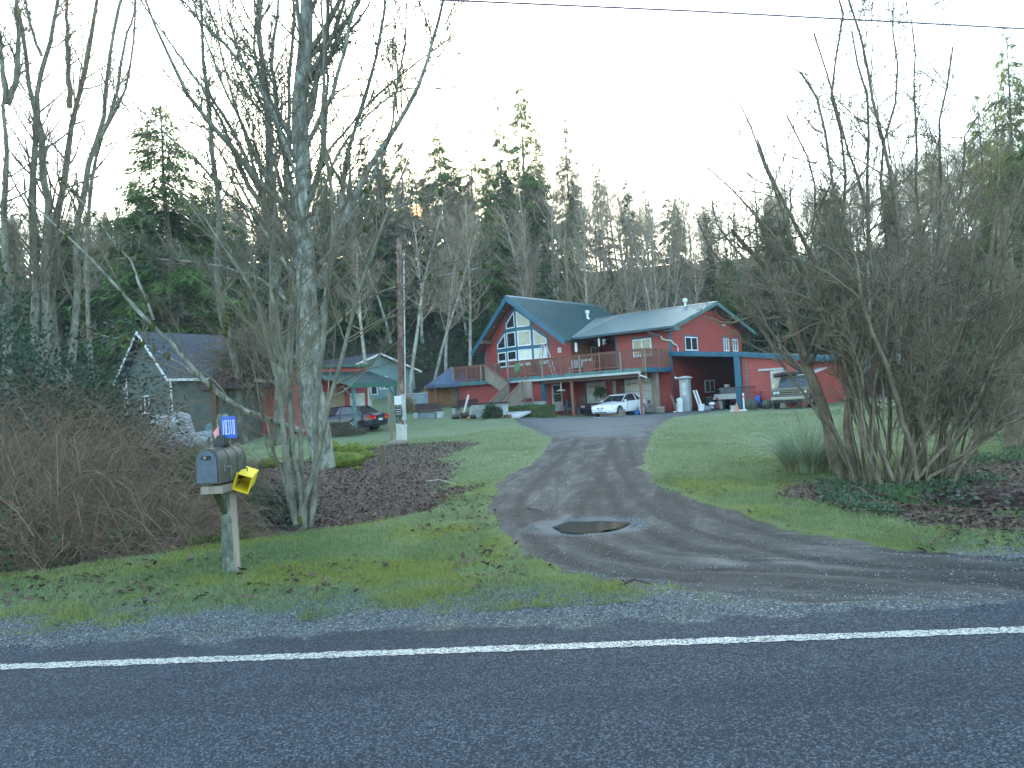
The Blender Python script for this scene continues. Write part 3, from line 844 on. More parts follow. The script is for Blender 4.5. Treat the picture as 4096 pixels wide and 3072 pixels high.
for s in (-1, 1):
    def S(pl):
        pl = [(GC + s * u, z) for u, z in pl]
        return pl if s > 0 else pl[::-1]
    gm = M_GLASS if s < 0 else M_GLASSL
    i0, i1, i2, i3 = .10, 1.17, 1.37, 2.40
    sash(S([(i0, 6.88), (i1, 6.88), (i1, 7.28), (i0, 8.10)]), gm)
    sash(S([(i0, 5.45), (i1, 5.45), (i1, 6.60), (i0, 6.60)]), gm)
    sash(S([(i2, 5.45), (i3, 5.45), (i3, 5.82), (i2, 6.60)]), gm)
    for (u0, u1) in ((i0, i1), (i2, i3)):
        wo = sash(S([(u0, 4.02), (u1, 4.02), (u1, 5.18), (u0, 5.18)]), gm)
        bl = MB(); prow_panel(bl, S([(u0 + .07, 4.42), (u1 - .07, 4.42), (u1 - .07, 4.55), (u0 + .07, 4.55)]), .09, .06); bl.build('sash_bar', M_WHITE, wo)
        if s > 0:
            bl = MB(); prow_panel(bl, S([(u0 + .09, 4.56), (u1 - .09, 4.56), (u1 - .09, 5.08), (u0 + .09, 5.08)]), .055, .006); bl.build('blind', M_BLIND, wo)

def slider(name, p0, ax, wid, z0, z1, out, mat=M_GLASS, halves=2, trim=True, par=None):
    par = par or house
    """sliding window on a wall: p0 lower left corner, ax unit direction along wall, out unit normal"""
    p0 = Vector(p0); ax = Vector(ax); out = Vector(out); up = Vector((0, 0, 1))
    def bx(mb, u0, u1, z_0, z_1, d0, d1):
        q_ = [p0 + ax * u0 + up * z_0 + out * d0, p0 + ax * u1 + up * z_0 + out * d0, p0 + ax * u1 + up * z_1 + out * d0, p0 + ax * u0 + up * z_1 + out * d0]
        mb.prism(q_[::-1] if ax.cross(up).dot(out) > 0 else q_, out * (d1 - d0))
    h = z1 - z0; p0 = p0 + up * z0; fr = .07
    m = MB(); bx(m, 0, wid, 0, fr, .01, .06); bx(m, 0, wid, h - fr, h, .01, .06); bx(m, 0, fr, fr, h - fr, .01, .06); bx(m, wid - fr, wid, fr, h - fr, .01, .06)
    for k in range(1, halves): bx(m, wid * k / halves - .04, wid * k / halves + .04, fr, h - fr, .01, .06)
    wo = m.build(name, M_WHITE, par)
    g = MB(); bx(g, fr, wid - fr, fr, h - fr, .012, .03); g.build('pane', mat, wo)
    if trim:
        tt = MB(); bx(tt, -.08, wid + .08, h, h + .11, .005, .035); bx(tt, -.05, wid + .05, -.1, 0, .005, .035); bx(tt, -.07, 0, 0, h, .005, .03); bx(tt, wid, wid + .07, 0, h, .005, .03)
        tt.build('casing', M_TEAL, wo)
    return wo
M_GLASSM = glass('mid_grey_window_glass', (.10, .12, .11))  # tint between the dark and the pale glass
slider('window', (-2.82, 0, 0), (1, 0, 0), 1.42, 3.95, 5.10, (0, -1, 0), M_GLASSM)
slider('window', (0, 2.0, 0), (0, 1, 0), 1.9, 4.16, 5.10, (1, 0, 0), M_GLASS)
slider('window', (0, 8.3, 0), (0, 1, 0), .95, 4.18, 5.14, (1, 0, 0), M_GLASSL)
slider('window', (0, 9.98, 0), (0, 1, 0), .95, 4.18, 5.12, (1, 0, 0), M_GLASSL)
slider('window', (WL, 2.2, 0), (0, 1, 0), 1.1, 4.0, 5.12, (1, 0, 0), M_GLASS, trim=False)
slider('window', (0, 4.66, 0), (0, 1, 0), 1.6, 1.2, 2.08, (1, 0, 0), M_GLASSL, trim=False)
gv = MB()
for k in range(7): gv.box(0.005, 0.04, 5.93, 6.27, 6.25 + .09 * k, 6.31 + .09 * k)
part(gv, 'gable_vent', M_BROWNWOOD)
dv = MB(); dv.box(0.002, 0.08, 8.3, 8.75, 6.05, 6.2); part(dv, 'dryer_vent', M_GUTTER)

# ---- deck with railing
dk = MB(); dk.box(-16.45, -0.05, -3.66, -0.02, 2.97, 3.05)
for x_ in np.arange(-16.2, -0.2, .6): dk.box(x_, x_ + .05, -3.6, -0.4 if x_ < WL else -0.05, 2.76, 2.968)
dk_o = part(dk, 'deck', M_GREYWOOD)
fs = MB(); fs.box(-16.5, -0.0, -3.72, -3.662, 2.76, 3.06); fs.box(-16.5, -16.452, -3.66, -0.4, 2.76, 3.06); fs.build('deck_fascia', M_TEALG, dk_o)
fs = MB(); fs.box(-0.048, 0.0, -3.66, -0.05, 2.76, 3.06); fs.build('deck_end_fascia', M_TEAL, dk_o)
gg = MB(); gg.box(-10.7, -0.2, -3.84, -3.722, 2.70, 2.84); gg.build('gutter', M_GUTTER, dk_o)
ds = MB(); ds.tube([(-.3, -3.78, 2.74), (-.3, -3.78, 2.60), (-.05, -3.5, 2.44), (.02, -3.45, 2.40)], .055, 8); ds.tube([(-.62, -3.3, 2.42), (-.62, -3.32, .2)], .06, 8); ds.tube([(-.3, -3.78, 2.6), (-.62, -3.3, 2.42)], .055, 8)
ds.build('downspout', M_WHITED, dk_o)
def railing(a0, b0, a1, b1, n, last=True):
    r = MB(); d = Vector((a1 - a0, b1 - b0, 0)); L = d.length; d /= L; nrm = Vector((d.y, -d.x, 0))
    M = Matrix(((d.x, nrm.x, 0, a0), (d.y, nrm.y, 0, b0), (0, 0, 1, 0), (0, 0, 0, 1)))
    r.box(0, L, -.06, .06, 4.19, 4.235, M); r.box(0, L, -.02, .02, 4.08, 4.188, M); r.box(0, L, -.02, .02, 3.16, 3.24, M)
    ro = r.build('railing', M_RAIL, dk_o)
    bl = MB(); k = .1
    while k < L: bl.box(k - .017, k + .017, -.018, .018, 3.241, 4.079, M); k += .115
    bl.build('balusters', M_RAIL, ro)
    for i in range(n + (1 if last else 0)):
        x_ = L * i / n; p = MB(); p.box(x_ - .05, x_ + .05, .022, .11, 2.80, 4.188, M); p.build('rail_post', M_POST if i % 2 else M_GREYWOOD, ro)
railing(-16.4, -3.68, -12.1, -3.68, 3); railing(-10.95, -3.68, -0.05, -3.68, 7); railing(-0.04, -3.6, -0.04, -0.15, 2, False); railing(-16.46, -0.5, -16.46, -3.66, 2)
# deck posts
for (x_, m_, r_) in ((-5.75, M_POST, .12), (-0.55, M_POST, .10)):
    p = MB(); p.tube([(x_, -3.3, 0.1), (x_ - .02, -3.3, 2.76)], r_, 10); p.build('deck_post', m_, dk_o, auto=50)
p = MB(); p.box(-.75, -.35, -1.6, -1.25, .1, 2.76); p.build('deck_post', M_GREYWOOD, dk_o)
p = MB(); p.box(-4.35, -3.95, -1.35, -1.1, .1, 2.76); p.build('deck_post', M_REDP, dk_o)
db = MB(); db.box(-8.0, -.1, -3.45, -3.2, 2.5, 2.757); db.build('deck_beam', M_BROWNWOOD, dk_o)

# ---- stairs: a flight down along the front to a landing, then towards the yard
st = MB()
zt, zl = 3.05, 1.75
for k in range(7):
    a_ = -12.05 + .30 * k; z_ = zt - .18 * (k + 1); st.box(a_, a_ + .32, -4.85, -3.75, z_ - .04, z_)
st.box(-9.95, -8.75, -4.95, -3.75, zl - .08, zl)
for k in range(7):
    b_ = -4.95 - .26 * k; z_ = zl - .2 * (k + 1); st.box(-9.9, -8.8, b_ - .28, b_, z_ - .05, z_)
sto = part(st, 'stairs', simple('dark_stair_treads', (.05, .045, .04), .9))
def panel(mb, pts, th=(0, .04, 0)): mb.prism(pts, th)
bal = MB()
for b_ in (-4.9,):
    panel(bal, [(-12.1, b_, 3.0), (-9.95, b_, 1.66), (-9.95, b_, 2.66), (-12.1, b_, 4.05)])
bal.build('stair_screen', M_GREYWOOD, sto)
cap = MB(); cap.prism([(-12.15, -4.96, 4.06), (-9.9, -4.96, 2.66), (-9.9, -4.96, 2.74), (-12.15, -4.96, 4.14)], (0, .14, 0)); cap.build('handrail', M_RAIL, sto)
for (a_, nm) in ((-9.98, 0), (-8.76, 1)):
    m = MB(); 
    m.prism([(a_, -4.95, 1.5), (a_, -6.85, .30), (a_, -6.85, 1.35), (a_, -4.95, 2.68)][::-1], (.04, 0, 0)); m.build('stair_screen', M_GREYWOOD, sto)
    m = MB(); m.prism([(a_ - .05, -4.9, 2.68), (a_ - .05, -7.05, 1.32), (a_ - .05, -7.05, 1.40), (a_ - .05, -4.9, 2.76)][::-1], (.14, 0, 0)); m.build('handrail', M_RAIL, sto)
m = MB(); m.prism([(-8.70, -4.94, 1.55), (-7.9, -4.94, 1.55), (-7.9, -4.94, 2.72), (-8.70, -4.94, 2.72)], (0, .04, 0)); m.build('landing_screen', M_GREYWOOD, sto)
m = MB(); m.box(-7.98, -7.9, -4.9, -4.82, .1, 1.6); m.box(-8.7, -8.62, -4.9, -4.82, .1, 1.6); m.build('landing_post', M_GREYWOOD, sto)

# ---- carport lean-to and workshop
def lz(a): return 4.05 - 0.088 * a - (0.055 * max(0, a - 4.5))
lr = MB()
for a0, a1 in ((0.0, 5.1), (5.1, 8.55)):
    slab(lr, [(a0, -.35, lz(a0)), (a1, -.35, lz(a1)), (a1, 11.8, lz(a1)), (a0, 11.8, lz(a0))], .08)
lro = part(lr, 'lean_to_roof', M_GREENR)
fb = MB()
for a0, a1 in ((0.02, 5.1), (5.1, 8.65)):
    q_ = [(a0, -.40, lz(a0) + .03), (a1, -.40, lz(a1) + .03), (a1, -.40, lz(a1) - .27), (a0, -.40, lz(a0) - .27)][::-1]
    fb.prism(q_, (0, .045, 0))
    q_ = [(a0, -.43, lz(a0) - .12), (a1, -.43, lz(a1) - .12), (a1, -.43, lz(a1) - .14), (a0, -.43, lz(a0) - .14)][::-1]
    fb.prism(q_, (0, .028, 0))
fb.box(8.6, 8.65, -.354, 11.8, lz(8.65) - .3, lz(8.65))
fb.build('fascia', M_TEAL, lro)
cp = MB(); cp.box(4.30, 4.68, -.30, 0.0, -.15, lz(4.5) - .27); part(cp, 'carport_post', M_TEAL)
sw = MB(); sw.box(4.7, 8.1, -.12, .03, -.2, 2.95); sw.prism([(4.7, -.12, 2.95), (8.1, -.12, 2.95), (8.1, -.12, lz(8.1) - .1), (4.7, -.12, lz(4.7) - .1)][::1], (0, .15, 0))
sw.box(4.55, 4.7, -.0, 11.5, -.2, lz(4.7) - .1); sw.box(7.95, 8.1, .03, 11.5, -.2, lz(8.1) - .1); sw.box(0, 8.1, 11.5, 11.65, -.2, 3.1)
part(sw, 'workshop_wall', M_RED)
tr = Each('wall_strip', M_TEALG); tr.box(4.98, 5.05, -.16, -.12, .0, 3.1); tr.box(7.9, 7.99, -.16, -.12, .0, 2.95)
sd = MB(); sd.box(6.45, 7.25, -.20, -.15, .0, 2.35); sdo = part(sd, 'sliding_door', simple('beige_door', (.50, .50, .42), .6))
sr = MB(); sr.box(5.75, 7.4, -.22, -.14, 2.38, 2.50); sr.build('door_track', M_GUTTER, sdo)
cs = MB(); cs.tube([(0.0 + .1, -.1, 2.9), (.1, -.1, .15)], .05, 8); part(cs, 'downspout', simple('dark_teal_pipe', (.03, .05, .07), .5))
# zig-zag downspout on the corner of the upper floor
zz = MB(); zz.tube([(-1.1, -.98, 5.48), (-1.0, -.75, 5.32), (-.45, -.42, 5.12)], .05, 8); part(zz, 'downspout', M_TEALG)
zz = MB(); zz.tube([(-.45, -.42, 5.12), (-.42, -.36, 4.92), (-.15, -.2, 4.82), (.06, -.02, 4.78), (.10, .12, 4.58), (.10, .62, 4.46), (.10, .75, 4.3), (.10, .78, 3.85)], .055, 8); part(zz, 'downspout', M_WHITED)
# slab in front
sb = MB(); sb.add([(0, 0, 0)], [])
sl_ = MB(); sl_.prism([(-9.0, -6.1, .02), (-2.2, -6.3, .02), (-.4, -3.6, .02), (1.2, -.9, .02), (5.0, -.9, .02), (8.4, -.9, .02), (8.4, 11, .02), (-8.1, 11, .02), (-9.0, -3.4, .02)], (0, 0, .13))
slb = sl_.build('concrete_apron', M_CONCD, None); slb.matrix_world = HM; tag(slb, kind='structure')
pl = MB(); pl.prism([(-8.1, -3.38, .15), (-4.9, -3.38, .15), (-4.9, 0, .15), (-8.1, 0, .15)], (0, 0, .1)); o_ = pl.build('entry_decking', M_BROWNWOOD, house)
# ------------------------------------------------------------------ vectorised branching
def nrm(v): return v / (np.linalg.norm(v, axis=-1, keepdims=True) + 1e-9)
def tubes(P, R, n=4):
    """P (K,N,3) curves, R (K,N) radii -> vertices, quads"""
    K, N, _ = P.shape
    D = np.empty_like(P); D[:, 1:-1] = P[:, 2:] - P[:, :-2]; D[:, 0] = P[:, 1] - P[:, 0]; D[:, -1] = P[:, -1] - P[:, -2]
    D = nrm(D)
    ref = np.where(np.abs(D[:, :1, 2:3]) > .9, np.array([1., 0, 0]), np.array([0, 0, 1.]))
    U = nrm(np.cross(D, np.broadcast_to(ref, D.shape))); W = np.cross(D, U)
    th = 2 * np.pi * np.arange(n) / n
    V = P[:, :, None] + R[:, :, None, None] * (U[:, :, None] * np.cos(th)[None, None, :, None] + W[:, :, None] * np.sin(th)[None, None, :, None])
    V = V.reshape(-1, 3)
    k = np.arange(K)[:, None, None] * N * n; i = np.arange(N - 1)[None, :, None] * n; j = np.arange(n)[None, None, :]; j2 = (j + 1) % n
    F = np.stack([k + i + j, k + i + j2, k + i + n + j2, k + i + n + j], -1).reshape(-1, 4)
    return V, F
def merge(parts):
    V = []; F = []; o = 0
    for v, f in parts:
        V.append(v); F.append(f + o); o += len(v)
    return np.concatenate(V), np.concatenate(F)
def sprout(P, R, m, rng, t0=.25, t1=1.0, ang=(35, 65), length=1.0, lr=.3, taper=.5, up=.25, wob=.18, N=6, rs=.55, tip=.35, rmin=.002, fixlen=False):
    """m children on each parent curve; length follows the parent's remaining length"""
    K, n, _ = P.shape
    t = rng.uniform(t0, t1, (K, m)) * (n - 1) * .999
    i = t.astype(int); f = (t - i)[..., None]
    kk = np.arange(K)[:, None]
    S = P[kk, i] * (1 - f) + P[kk, i + 1] * f
    r0 = R[kk, i] * (1 - f[..., 0]) + R[kk, i + 1] * f[..., 0]
    T = nrm(P[kk, i + 1] - P[kk, i])
    rnd = rng.normal(size=T.shape); side = nrm(rnd - (rnd * T).sum(-1, keepdims=True) * T)
    a = np.radians(rng.uniform(ang[0], ang[1], (K, m)))[..., None]
    d = T * np.cos(a) + side * np.sin(a)
    plen = np.linalg.norm(np.diff(P, axis=1), axis=-1).sum(1)[:, None]
    rel = 1 - taper * t / (n - 1)
    L = length * rel * rng.uniform(1 - lr, 1 + lr, (K, m)) * (1 if fixlen else plen)
    C = [S]; d = d.reshape(-1, 3); p = S.reshape(-1, 3); L = L.reshape(-1)
    C = [p]
    for s in range(N - 1):
        d = nrm(d + wob * rng.normal(size=d.shape) + np.array([0, 0, up]) / (N - 1) * 2)
        p = p + d * (L / (N - 1))[:, None]; C.append(p)
    C = np.stack(C, 1)
    r = np.maximum(r0.reshape(-1) * rs, rmin)
    RR = r[:, None] * np.linspace(1, tip, N)[None]
    return C, np.maximum(RR, rmin * .7)
def resample(pts, N):
    pts = np.asarray(pts, float); s = np.concatenate([[0], np.cumsum(np.linalg.norm(np.diff(pts, axis=0), axis=1))])
    q = np.linspace(0, s[-1], N)
    out = np.stack([np.interp(q, s, pts[:, k]) for k in range(3)], -1)
    # light smoothing
    for _ in range(2): out[1:-1] = .5 * out[1:-1] + .25 * (out[:-2] + out[2:])
    return out

def bare_tree(rng, H=17, r0=.16, lean=.06, nb=34, crown0=.35, blen=.26, twl=(.42, .42), n2=6, n3=5, up=.5, ang=(35, 65), rt=.004, fine=True):
    N = 12
    d = np.array([rng.normal() * lean, rng.normal() * lean, 1.0]); p = np.zeros(3); pts = [p]
    for i in range(N - 1):
        d = d + rng.normal(size=3) * .035; d[2] = 1; p = p + d / np.linalg.norm(d) * H / (N - 1); pts.append(p)
    P = np.array(pts)[None]; R = (r0 * np.linspace(1, .12, N) ** .85)[None]
    R[0, 0] *= 1.35
    A, RA = sprout(P, R, nb, rng, crown0, .98, ang, blen, .35, .62, up, .12, 7, .48, .25)
    B, RB = sprout(A, RA, n2, rng, .2, 1, (28, 60), twl[0], .35, .4, up * .6, .16, 5, .55, .35, rt)
    C, RC = sprout(B, RB, n3, rng, .15, 1, (25, 60), twl[1], .35, .3, .3, .2, 4, .6, .5, rt)
    trunk = tubes(P, R, 8)
    crown = merge([tubes(A, RA, 5), tubes(B, RB, 3), tubes(C, RC, 3)])
    return trunk, crown

def leaf_material(name, lo, hi, trans=.25, sc=1.3):
    t = NT(name); v = t.coords(); n = t.noise(v, sc, 4, .65)
    a = t.new('ShaderNodeAttribute'); a.attribute_name = 'tone'
    s = t.new('ShaderNodeSeparateColor'); t.ln(a.outputs['Color'], s.inputs[0])
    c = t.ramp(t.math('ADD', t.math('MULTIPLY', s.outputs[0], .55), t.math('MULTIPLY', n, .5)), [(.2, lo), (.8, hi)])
    t.col(c); t.set(.75, 0, .2)
    tr = t.new('ShaderNodeBsdfTranslucent'); t.ln(c, tr.inputs['Color'])
    mx = t.new('ShaderNodeMixShader'); mx.inputs[0].default_value = trans
    out = t.n['Material Output']; t.ln(t.b.outputs[0], mx.inputs[1]); t.ln(tr.outputs[0], mx.inputs[2]); t.ln(mx.outputs[0], out.inputs['Surface'])
    return t.m
M_FIR = leaf_material('dark_fir_needles', (.022, .05, .022), (.085, .14, .06))
M_CEDARL = leaf_material('cedar_sprays', (.028, .070, .015), (.12, .20, .048))
M_SHRUB = leaf_material('dark_evergreen_leaves', (.015, .035, .022), (.07, .115, .085), .1, 3)
M_BRAMLEAF = leaf_material('bramble_leaves', (.03, .065, .035), (.11, .17, .10), .2, 3)
M_YGREEN = leaf_material('sun_tinted_cedar_sprays', (.10, .125, .03), (.27, .29, .08), .5)  # yellow sunlight put into the leaf colour of the right-hand cedars

def sprays(rng, base, dirs, ln, wd, droop=.3):
    """long narrow triangles (three per spray, slightly bent)"""
    K = len(base)
    side = nrm(np.cross(dirs, rng.normal(size=(K, 3)) * .5 + np.array([0, 0, 1.])))
    L = ln * rng.uniform(.6, 1.3, (K, 1)); W = wd * rng.uniform(.6, 1.3, (K, 1))
    tip = base + dirs * L + np.array([0, 0, -1]) * droop * L
    mid = base + dirs * L * .45 + np.array([0, 0, -1]) * droop * L * .15
    V = np.stack([base, mid + side * W, tip, mid - side * W], 1).reshape(-1, 3)
    F = np.arange(4 * K).reshape(K, 4)
    return V, F
def conifer(rng, H=24, Wd=4.0, z0=.08, nbr=150, per=70, droop=.35, up=.1, ln=.42, wd=.07, gap=.15, r0=.28, pw=.85):
    N = 10
    P = np.stack([rng.normal(size=N).cumsum() * .05, rng.normal(size=N).cumsum() * .05, np.linspace(0, H, N)], -1)[None]
    R = (r0 * np.linspace(1, .05, N))[None]
    z = H * (z0 + (1 - z0) * rng.uniform(0, 1, nbr) ** 1.0) * .995
    z.sort()
    L = Wd * (1 - z / H) ** pw * rng.uniform(.62, 1.18, nbr) + .12
    az = rng.uniform(0, 2 * np.pi, nbr)
    M = 7; s = np.linspace(0, 1, M)[None]
    x0 = np.interp(z, P[0, :, 2], P[0, :, 0]); y0 = np.interp(z, P[0, :, 2], P[0, :, 1])
    h = L[:, None] * (up * s - droop * s ** 1.7 + .12 * droop * s ** 4)
    azz = az[:, None] + rng.normal(size=(nbr, 1)) * .15 * s
    B = np.stack([x0[:, None] + np.cos(azz) * L[:, None] * s, y0[:, None] + np.sin(azz) * L[:, None] * s, z[:, None] + h], -1)
    RB = (r0 * .16 * (1 - z / H) + .012)[:, None] * np.linspace(1, .2, M)[None]
    cnt = per
    t = rng.uniform(gap, 1, (nbr, cnt)) * (M - 1) * .999; i = t.astype(int); f = (t - i)[..., None]; kk = np.arange(nbr)[:, None]
    S = B[kk, i] * (1 - f) + B[kk, i + 1] * f; T = nrm(B[kk, i + 1] - B[kk, i])
    sd = nrm(np.cross(T, np.array([0, 0, 1.]))) * rng.choice([-1, 1], (nbr, cnt))[..., None]
    a = rng.uniform(.15, 1.0, (nbr, cnt))[..., None]
    D = nrm(T * (1 - a * .6) + sd * a + rng.normal(size=S.shape) * .18)
    spread = (L / Wd + .35)[:, None, None] * (1.1 - .6 * (t / (M - 1)))[..., None]
    S2 = S + sd * rng.uniform(0, .34, (nbr, cnt))[..., None] * spread + rng.normal(size=S.shape) * .05 - np.array([0, 0, 1.]) * (rng.uniform(0, 1, (nbr, cnt)) ** 2 * (.28 + droop * .7))[..., None] * spread
    kp = rng.uniform(size=nbr * cnt) < np.clip(.10 + 1.9 * np.repeat(L / Wd, cnt), 0, 1)
    sz = np.clip(.40 + .75 * np.repeat(L / Wd, cnt), .40, 1.1)[:, None]
    V, F = sprays(rng, S2.reshape(-1, 3)[kp], D.reshape(-1, 3)[kp], ln * sz[kp], wd * sz[kp], .45)
    tone = np.repeat(np.clip(rng.uniform(0, 1, nbr)[:, None] * .7 + rng.uniform(0, .5, (nbr, cnt)), 0, 1).reshape(-1)[kp], 4)
    wood_ = merge([tubes(P, R, 8), tubes(B, RB, 3)])
    return wood_, (V, F, tone)

def make_bare(name, rng, mt=None, mc=None, **k):
    (tv, tf), (cv, cf) = bare_tree(rng, **k)
    root = empty(name)
    np_mesh('trunk', tv, tf, mt or M_BARKF, root, True, 4)
    np_mesh('crown', cv, cf, mc or M_TWIGF, root, True, 4)
    return root
def make_conifer(name, rng, ml, **k):
    (wv, wf), (v, f, tone) = conifer(rng, **k)
    root = empty(name)
    np_mesh('trunk', wv, wf, M_BARKB, root, True, 4)
    o = np_mesh('crown', v, f, ml, root, False, 4)
    vcol(o, 'tone', np.stack([tone] * 3, -1))
    return root
_proto_used = {}
def place(proto, x, y, s=1.0, rz=0.0, z=None, label=None, cat='tree', group=None, sxy=None):
    if proto.name not in _proto_used:
        o = proto; _proto_used[proto.name] = 1
    else: o = copy_tree(proto)
    o.location = (x, y, (hgt(x, y) if z is None else z) - .1)
    o.rotation_euler = (0, 0, rz); o.scale = ((sxy or s), (sxy or s), s)
    tag(o, label, cat, group)
    return o

RN = np.random.RandomState(7)
ALD = [make_bare('alder_tree', RN, H=16 + 1.2 * i, r0=.13 + .012 * i, nb=36 + 2 * i, lean=.07, n2=8, n3=8) for i in range(5)]
FIR = [make_conifer('fir_tree', RN, M_FIR, H=24, Wd=4.6 - .4 * i, nbr=230, per=105, droop=.36, up=.12, ln=.46, wd=.05, pw=.80) for i in range(3)]
CED = [make_conifer('cedar_tree', RN, M_CEDARL, H=22, Wd=4.9 - .5 * i, nbr=230, per=110, droop=.62, up=.10, ln=.50, wd=.055, pw=.72) for i in range(2)]

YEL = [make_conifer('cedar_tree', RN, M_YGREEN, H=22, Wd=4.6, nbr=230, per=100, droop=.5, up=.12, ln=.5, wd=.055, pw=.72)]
# tall conifers that cut the skyline, at their places in the photograph: (x, top y, distance, kind, width factor, label)
CONS = [
 (352, 225, 58, 'c', 1.45, 'broad green cedar rising behind the dark gable-roofed outbuilding, the widest conifer of the scene'),
 (290, 380, 66, 'c', 1.2, 'lower cedar just left of the broad green cedar'),
 (455, 395, 74, 'c', 1.3, 'cedar with drooping branches right of the broad green cedar'),
 (560, 420, 84, 'f', 1.0, 'dark fir half hidden behind the white-barked tree'),
 (640, 400, 92, 'f', 1.1, 'dark fir behind the trunks of the white-barked tree'),
 (735, 350, 98, 'f', 1.1, 'dark fir left of where the sun shines through the wood'),
 (822, 285, 96, 'f', 1.15, 'dark wide fir directly above the sun glint'),
 (815, 320, 104, 'f', 1.1, 'dark fir filling the sky gap left of the sun glint'),
 (946, 262, 90, 'c', 1.05, 'dense cedar close right of the sun glint'),
 (862, 300, 88, 'c', 1.0, 'dense cedar close left of the sun glint'),
 (780, 300, 112, 'f', 1.0, 'fir visible between the right-hand limbs of the white-barked tree'),
 (700, 330, 108, 'f', 1.2, 'fir behind the crown of the white-barked tree'),
 (1160, 300, 104, 'f', 1.0, 'fir between the tallest conifer and the slender one'),
 (1290, 345, 112, 'f', .9, 'lower fir right of the slender pointed fir'),
 (960, 335, 96, 'f', 1.2, 'dark fir right of the sun glint, lower than its neighbours'),
 (1010, 262, 92, 'f', .9, 'narrow-topped fir standing left of the tallest conifer'),
 (1072, 190, 90, 'f', .7, 'slim fir with a sparse pointed top just left of the tallest conifer'),
 (1118, 178, 88, 'c', .95, 'tallest conifer of the skyline, dark green and full, above the red house chimney side'),
 (1215, 232, 97, 'f', .8, 'slender pointed fir standing alone right of the tallest conifer'),
 (1045, 330, 80, 'c', .95, 'deep green cedar with foliage low on the slope below the tallest conifer'),
 (1400, 425, 118, 'f', .8, 'small rounded dark fir on the ridge above the right wing of the house'),
 (1520, 430, 125, 'f', .8, 'small fir on the ridge where the skyline dips'),
 (1660, 410, 120, 'f', .9, 'fir on the ridge behind the twigs of the big shrub'),
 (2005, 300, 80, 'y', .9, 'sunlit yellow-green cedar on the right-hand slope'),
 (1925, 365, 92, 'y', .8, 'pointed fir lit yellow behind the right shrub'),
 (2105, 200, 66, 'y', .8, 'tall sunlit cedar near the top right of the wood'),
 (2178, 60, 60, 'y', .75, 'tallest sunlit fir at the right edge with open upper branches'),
 (2260, 120, 52, 'c', 1.1, 'dark cedar at the very right edge of the view'),
 (2190, 430, 47, 'c', 1.0, 'lower dark green cedar at the right edge below the sunlit fir'),
 (-40, 380, 52, 'c', 1.0, 'cedar at the left edge behind the pale alder trunks'),
 (120, 470, 62, 'c', 1.2, 'low cedar between the pale alder trunks at the left'),
]
for k, (xu, yu, Y, kind, wf, lab) in enumerate(CONS):
    top = at_y(xu, yu, Y); g = hgt(top.x, Y); H = top.z - g + .1
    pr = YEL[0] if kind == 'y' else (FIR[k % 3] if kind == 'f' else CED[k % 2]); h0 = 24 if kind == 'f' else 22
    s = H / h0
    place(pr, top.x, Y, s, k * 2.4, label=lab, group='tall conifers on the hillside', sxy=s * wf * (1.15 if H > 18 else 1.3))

# the mixed wood on the slope
rng = np.random.RandomState(21)
pos = []
def free(x, y, d):
    for (a, b) in pos:
        if (a - x) ** 2 + (b - y) ** 2 < d * d: return False
    return True
def sky_top(xu):      # highest photograph row that the anonymous trees may reach
    return np.interp(xu, [-200, 0, 250, 480, 700, 900, 1180, 1290, 1340, 1450, 1560, 1650, 1800, 1900, 2000, 2212, 2500],
                     [470, 455, 450, 400, 370, 330, 330, 330, 360, 415, 430, 405, 385, 360, 310, 280, 230])
def proj_u(p):
    X, Y, Z = p[0], p[1], p[2] - CAMZ
    cp, sp = math.cos(PITCH), math.sin(PITCH); z = Y * cp + Z * sp; y = -(Z * cp - Y * sp)
    c, s = math.cos(ROLL), math.sin(ROLL)
    return ((512 + FPX * (X * c + y * s) / z) / KU, (384 + FPX * (-X * s + y * c) / z) / KU)
n_a = n_c = 0
for tries in range(6000):
    Y = 63 + 66 * rng.uniform() ** 1.5; X = rng.uniform(-.80, .80) * Y + 1
    dm = 2.3 if Y < 85 else 3.4
    # keep the homes clear
    if -22 < X < 2 and Y < 74: continue
    if -28 < X < -12 and Y < 70: continue
    if not free(X, Y, dm): continue
    g = hgt(X, Y)
    con = rng.uniform() < (.24 if X > -5 else .42)
    H = rng.uniform(14, 20) if not con else rng.uniform(12, 19)
    if X > 5 and Y > 80: H *= 1.35; con = con and rng.uniform() < .6
    xu, yu = proj_u((X, Y, g + H))
    lim = sky_top(xu)
    while yu < lim and H > 5:
        H *= .93; yu = proj_u((X, Y, g + H))[1]
    if H < 6: continue
    pos.append((X, Y))
    if con and n_c < 110:
        n_c += 1; pr = (FIR + CED)[rng.randint(5)]; h0 = 24 if pr in FIR else 22
        place(pr, X, Y, H / h0, rng.uniform(0, 6.28), label='dark conifer standing among the bare alders of the wooded hillside', group='conifers in the hillside wood', sxy=H / h0 * rng.uniform(.9, 1.3))
    elif n_a < 290:
        n_a += 1; i = rng.randint(5)
        place(ALD[i], X, Y, H / (16 + 1.2 * i), rng.uniform(0, 6.28), label='pale bare alder of the wooded hillside, twiggy and leafless', group='bare alders on the hillside', sxy=H / (16 + 1.2 * i) * rng.uniform(.9, 1.35))
    if n_a >= 290 and n_c >= 110: break
print('alders', n_a, 'conifers', n_c)

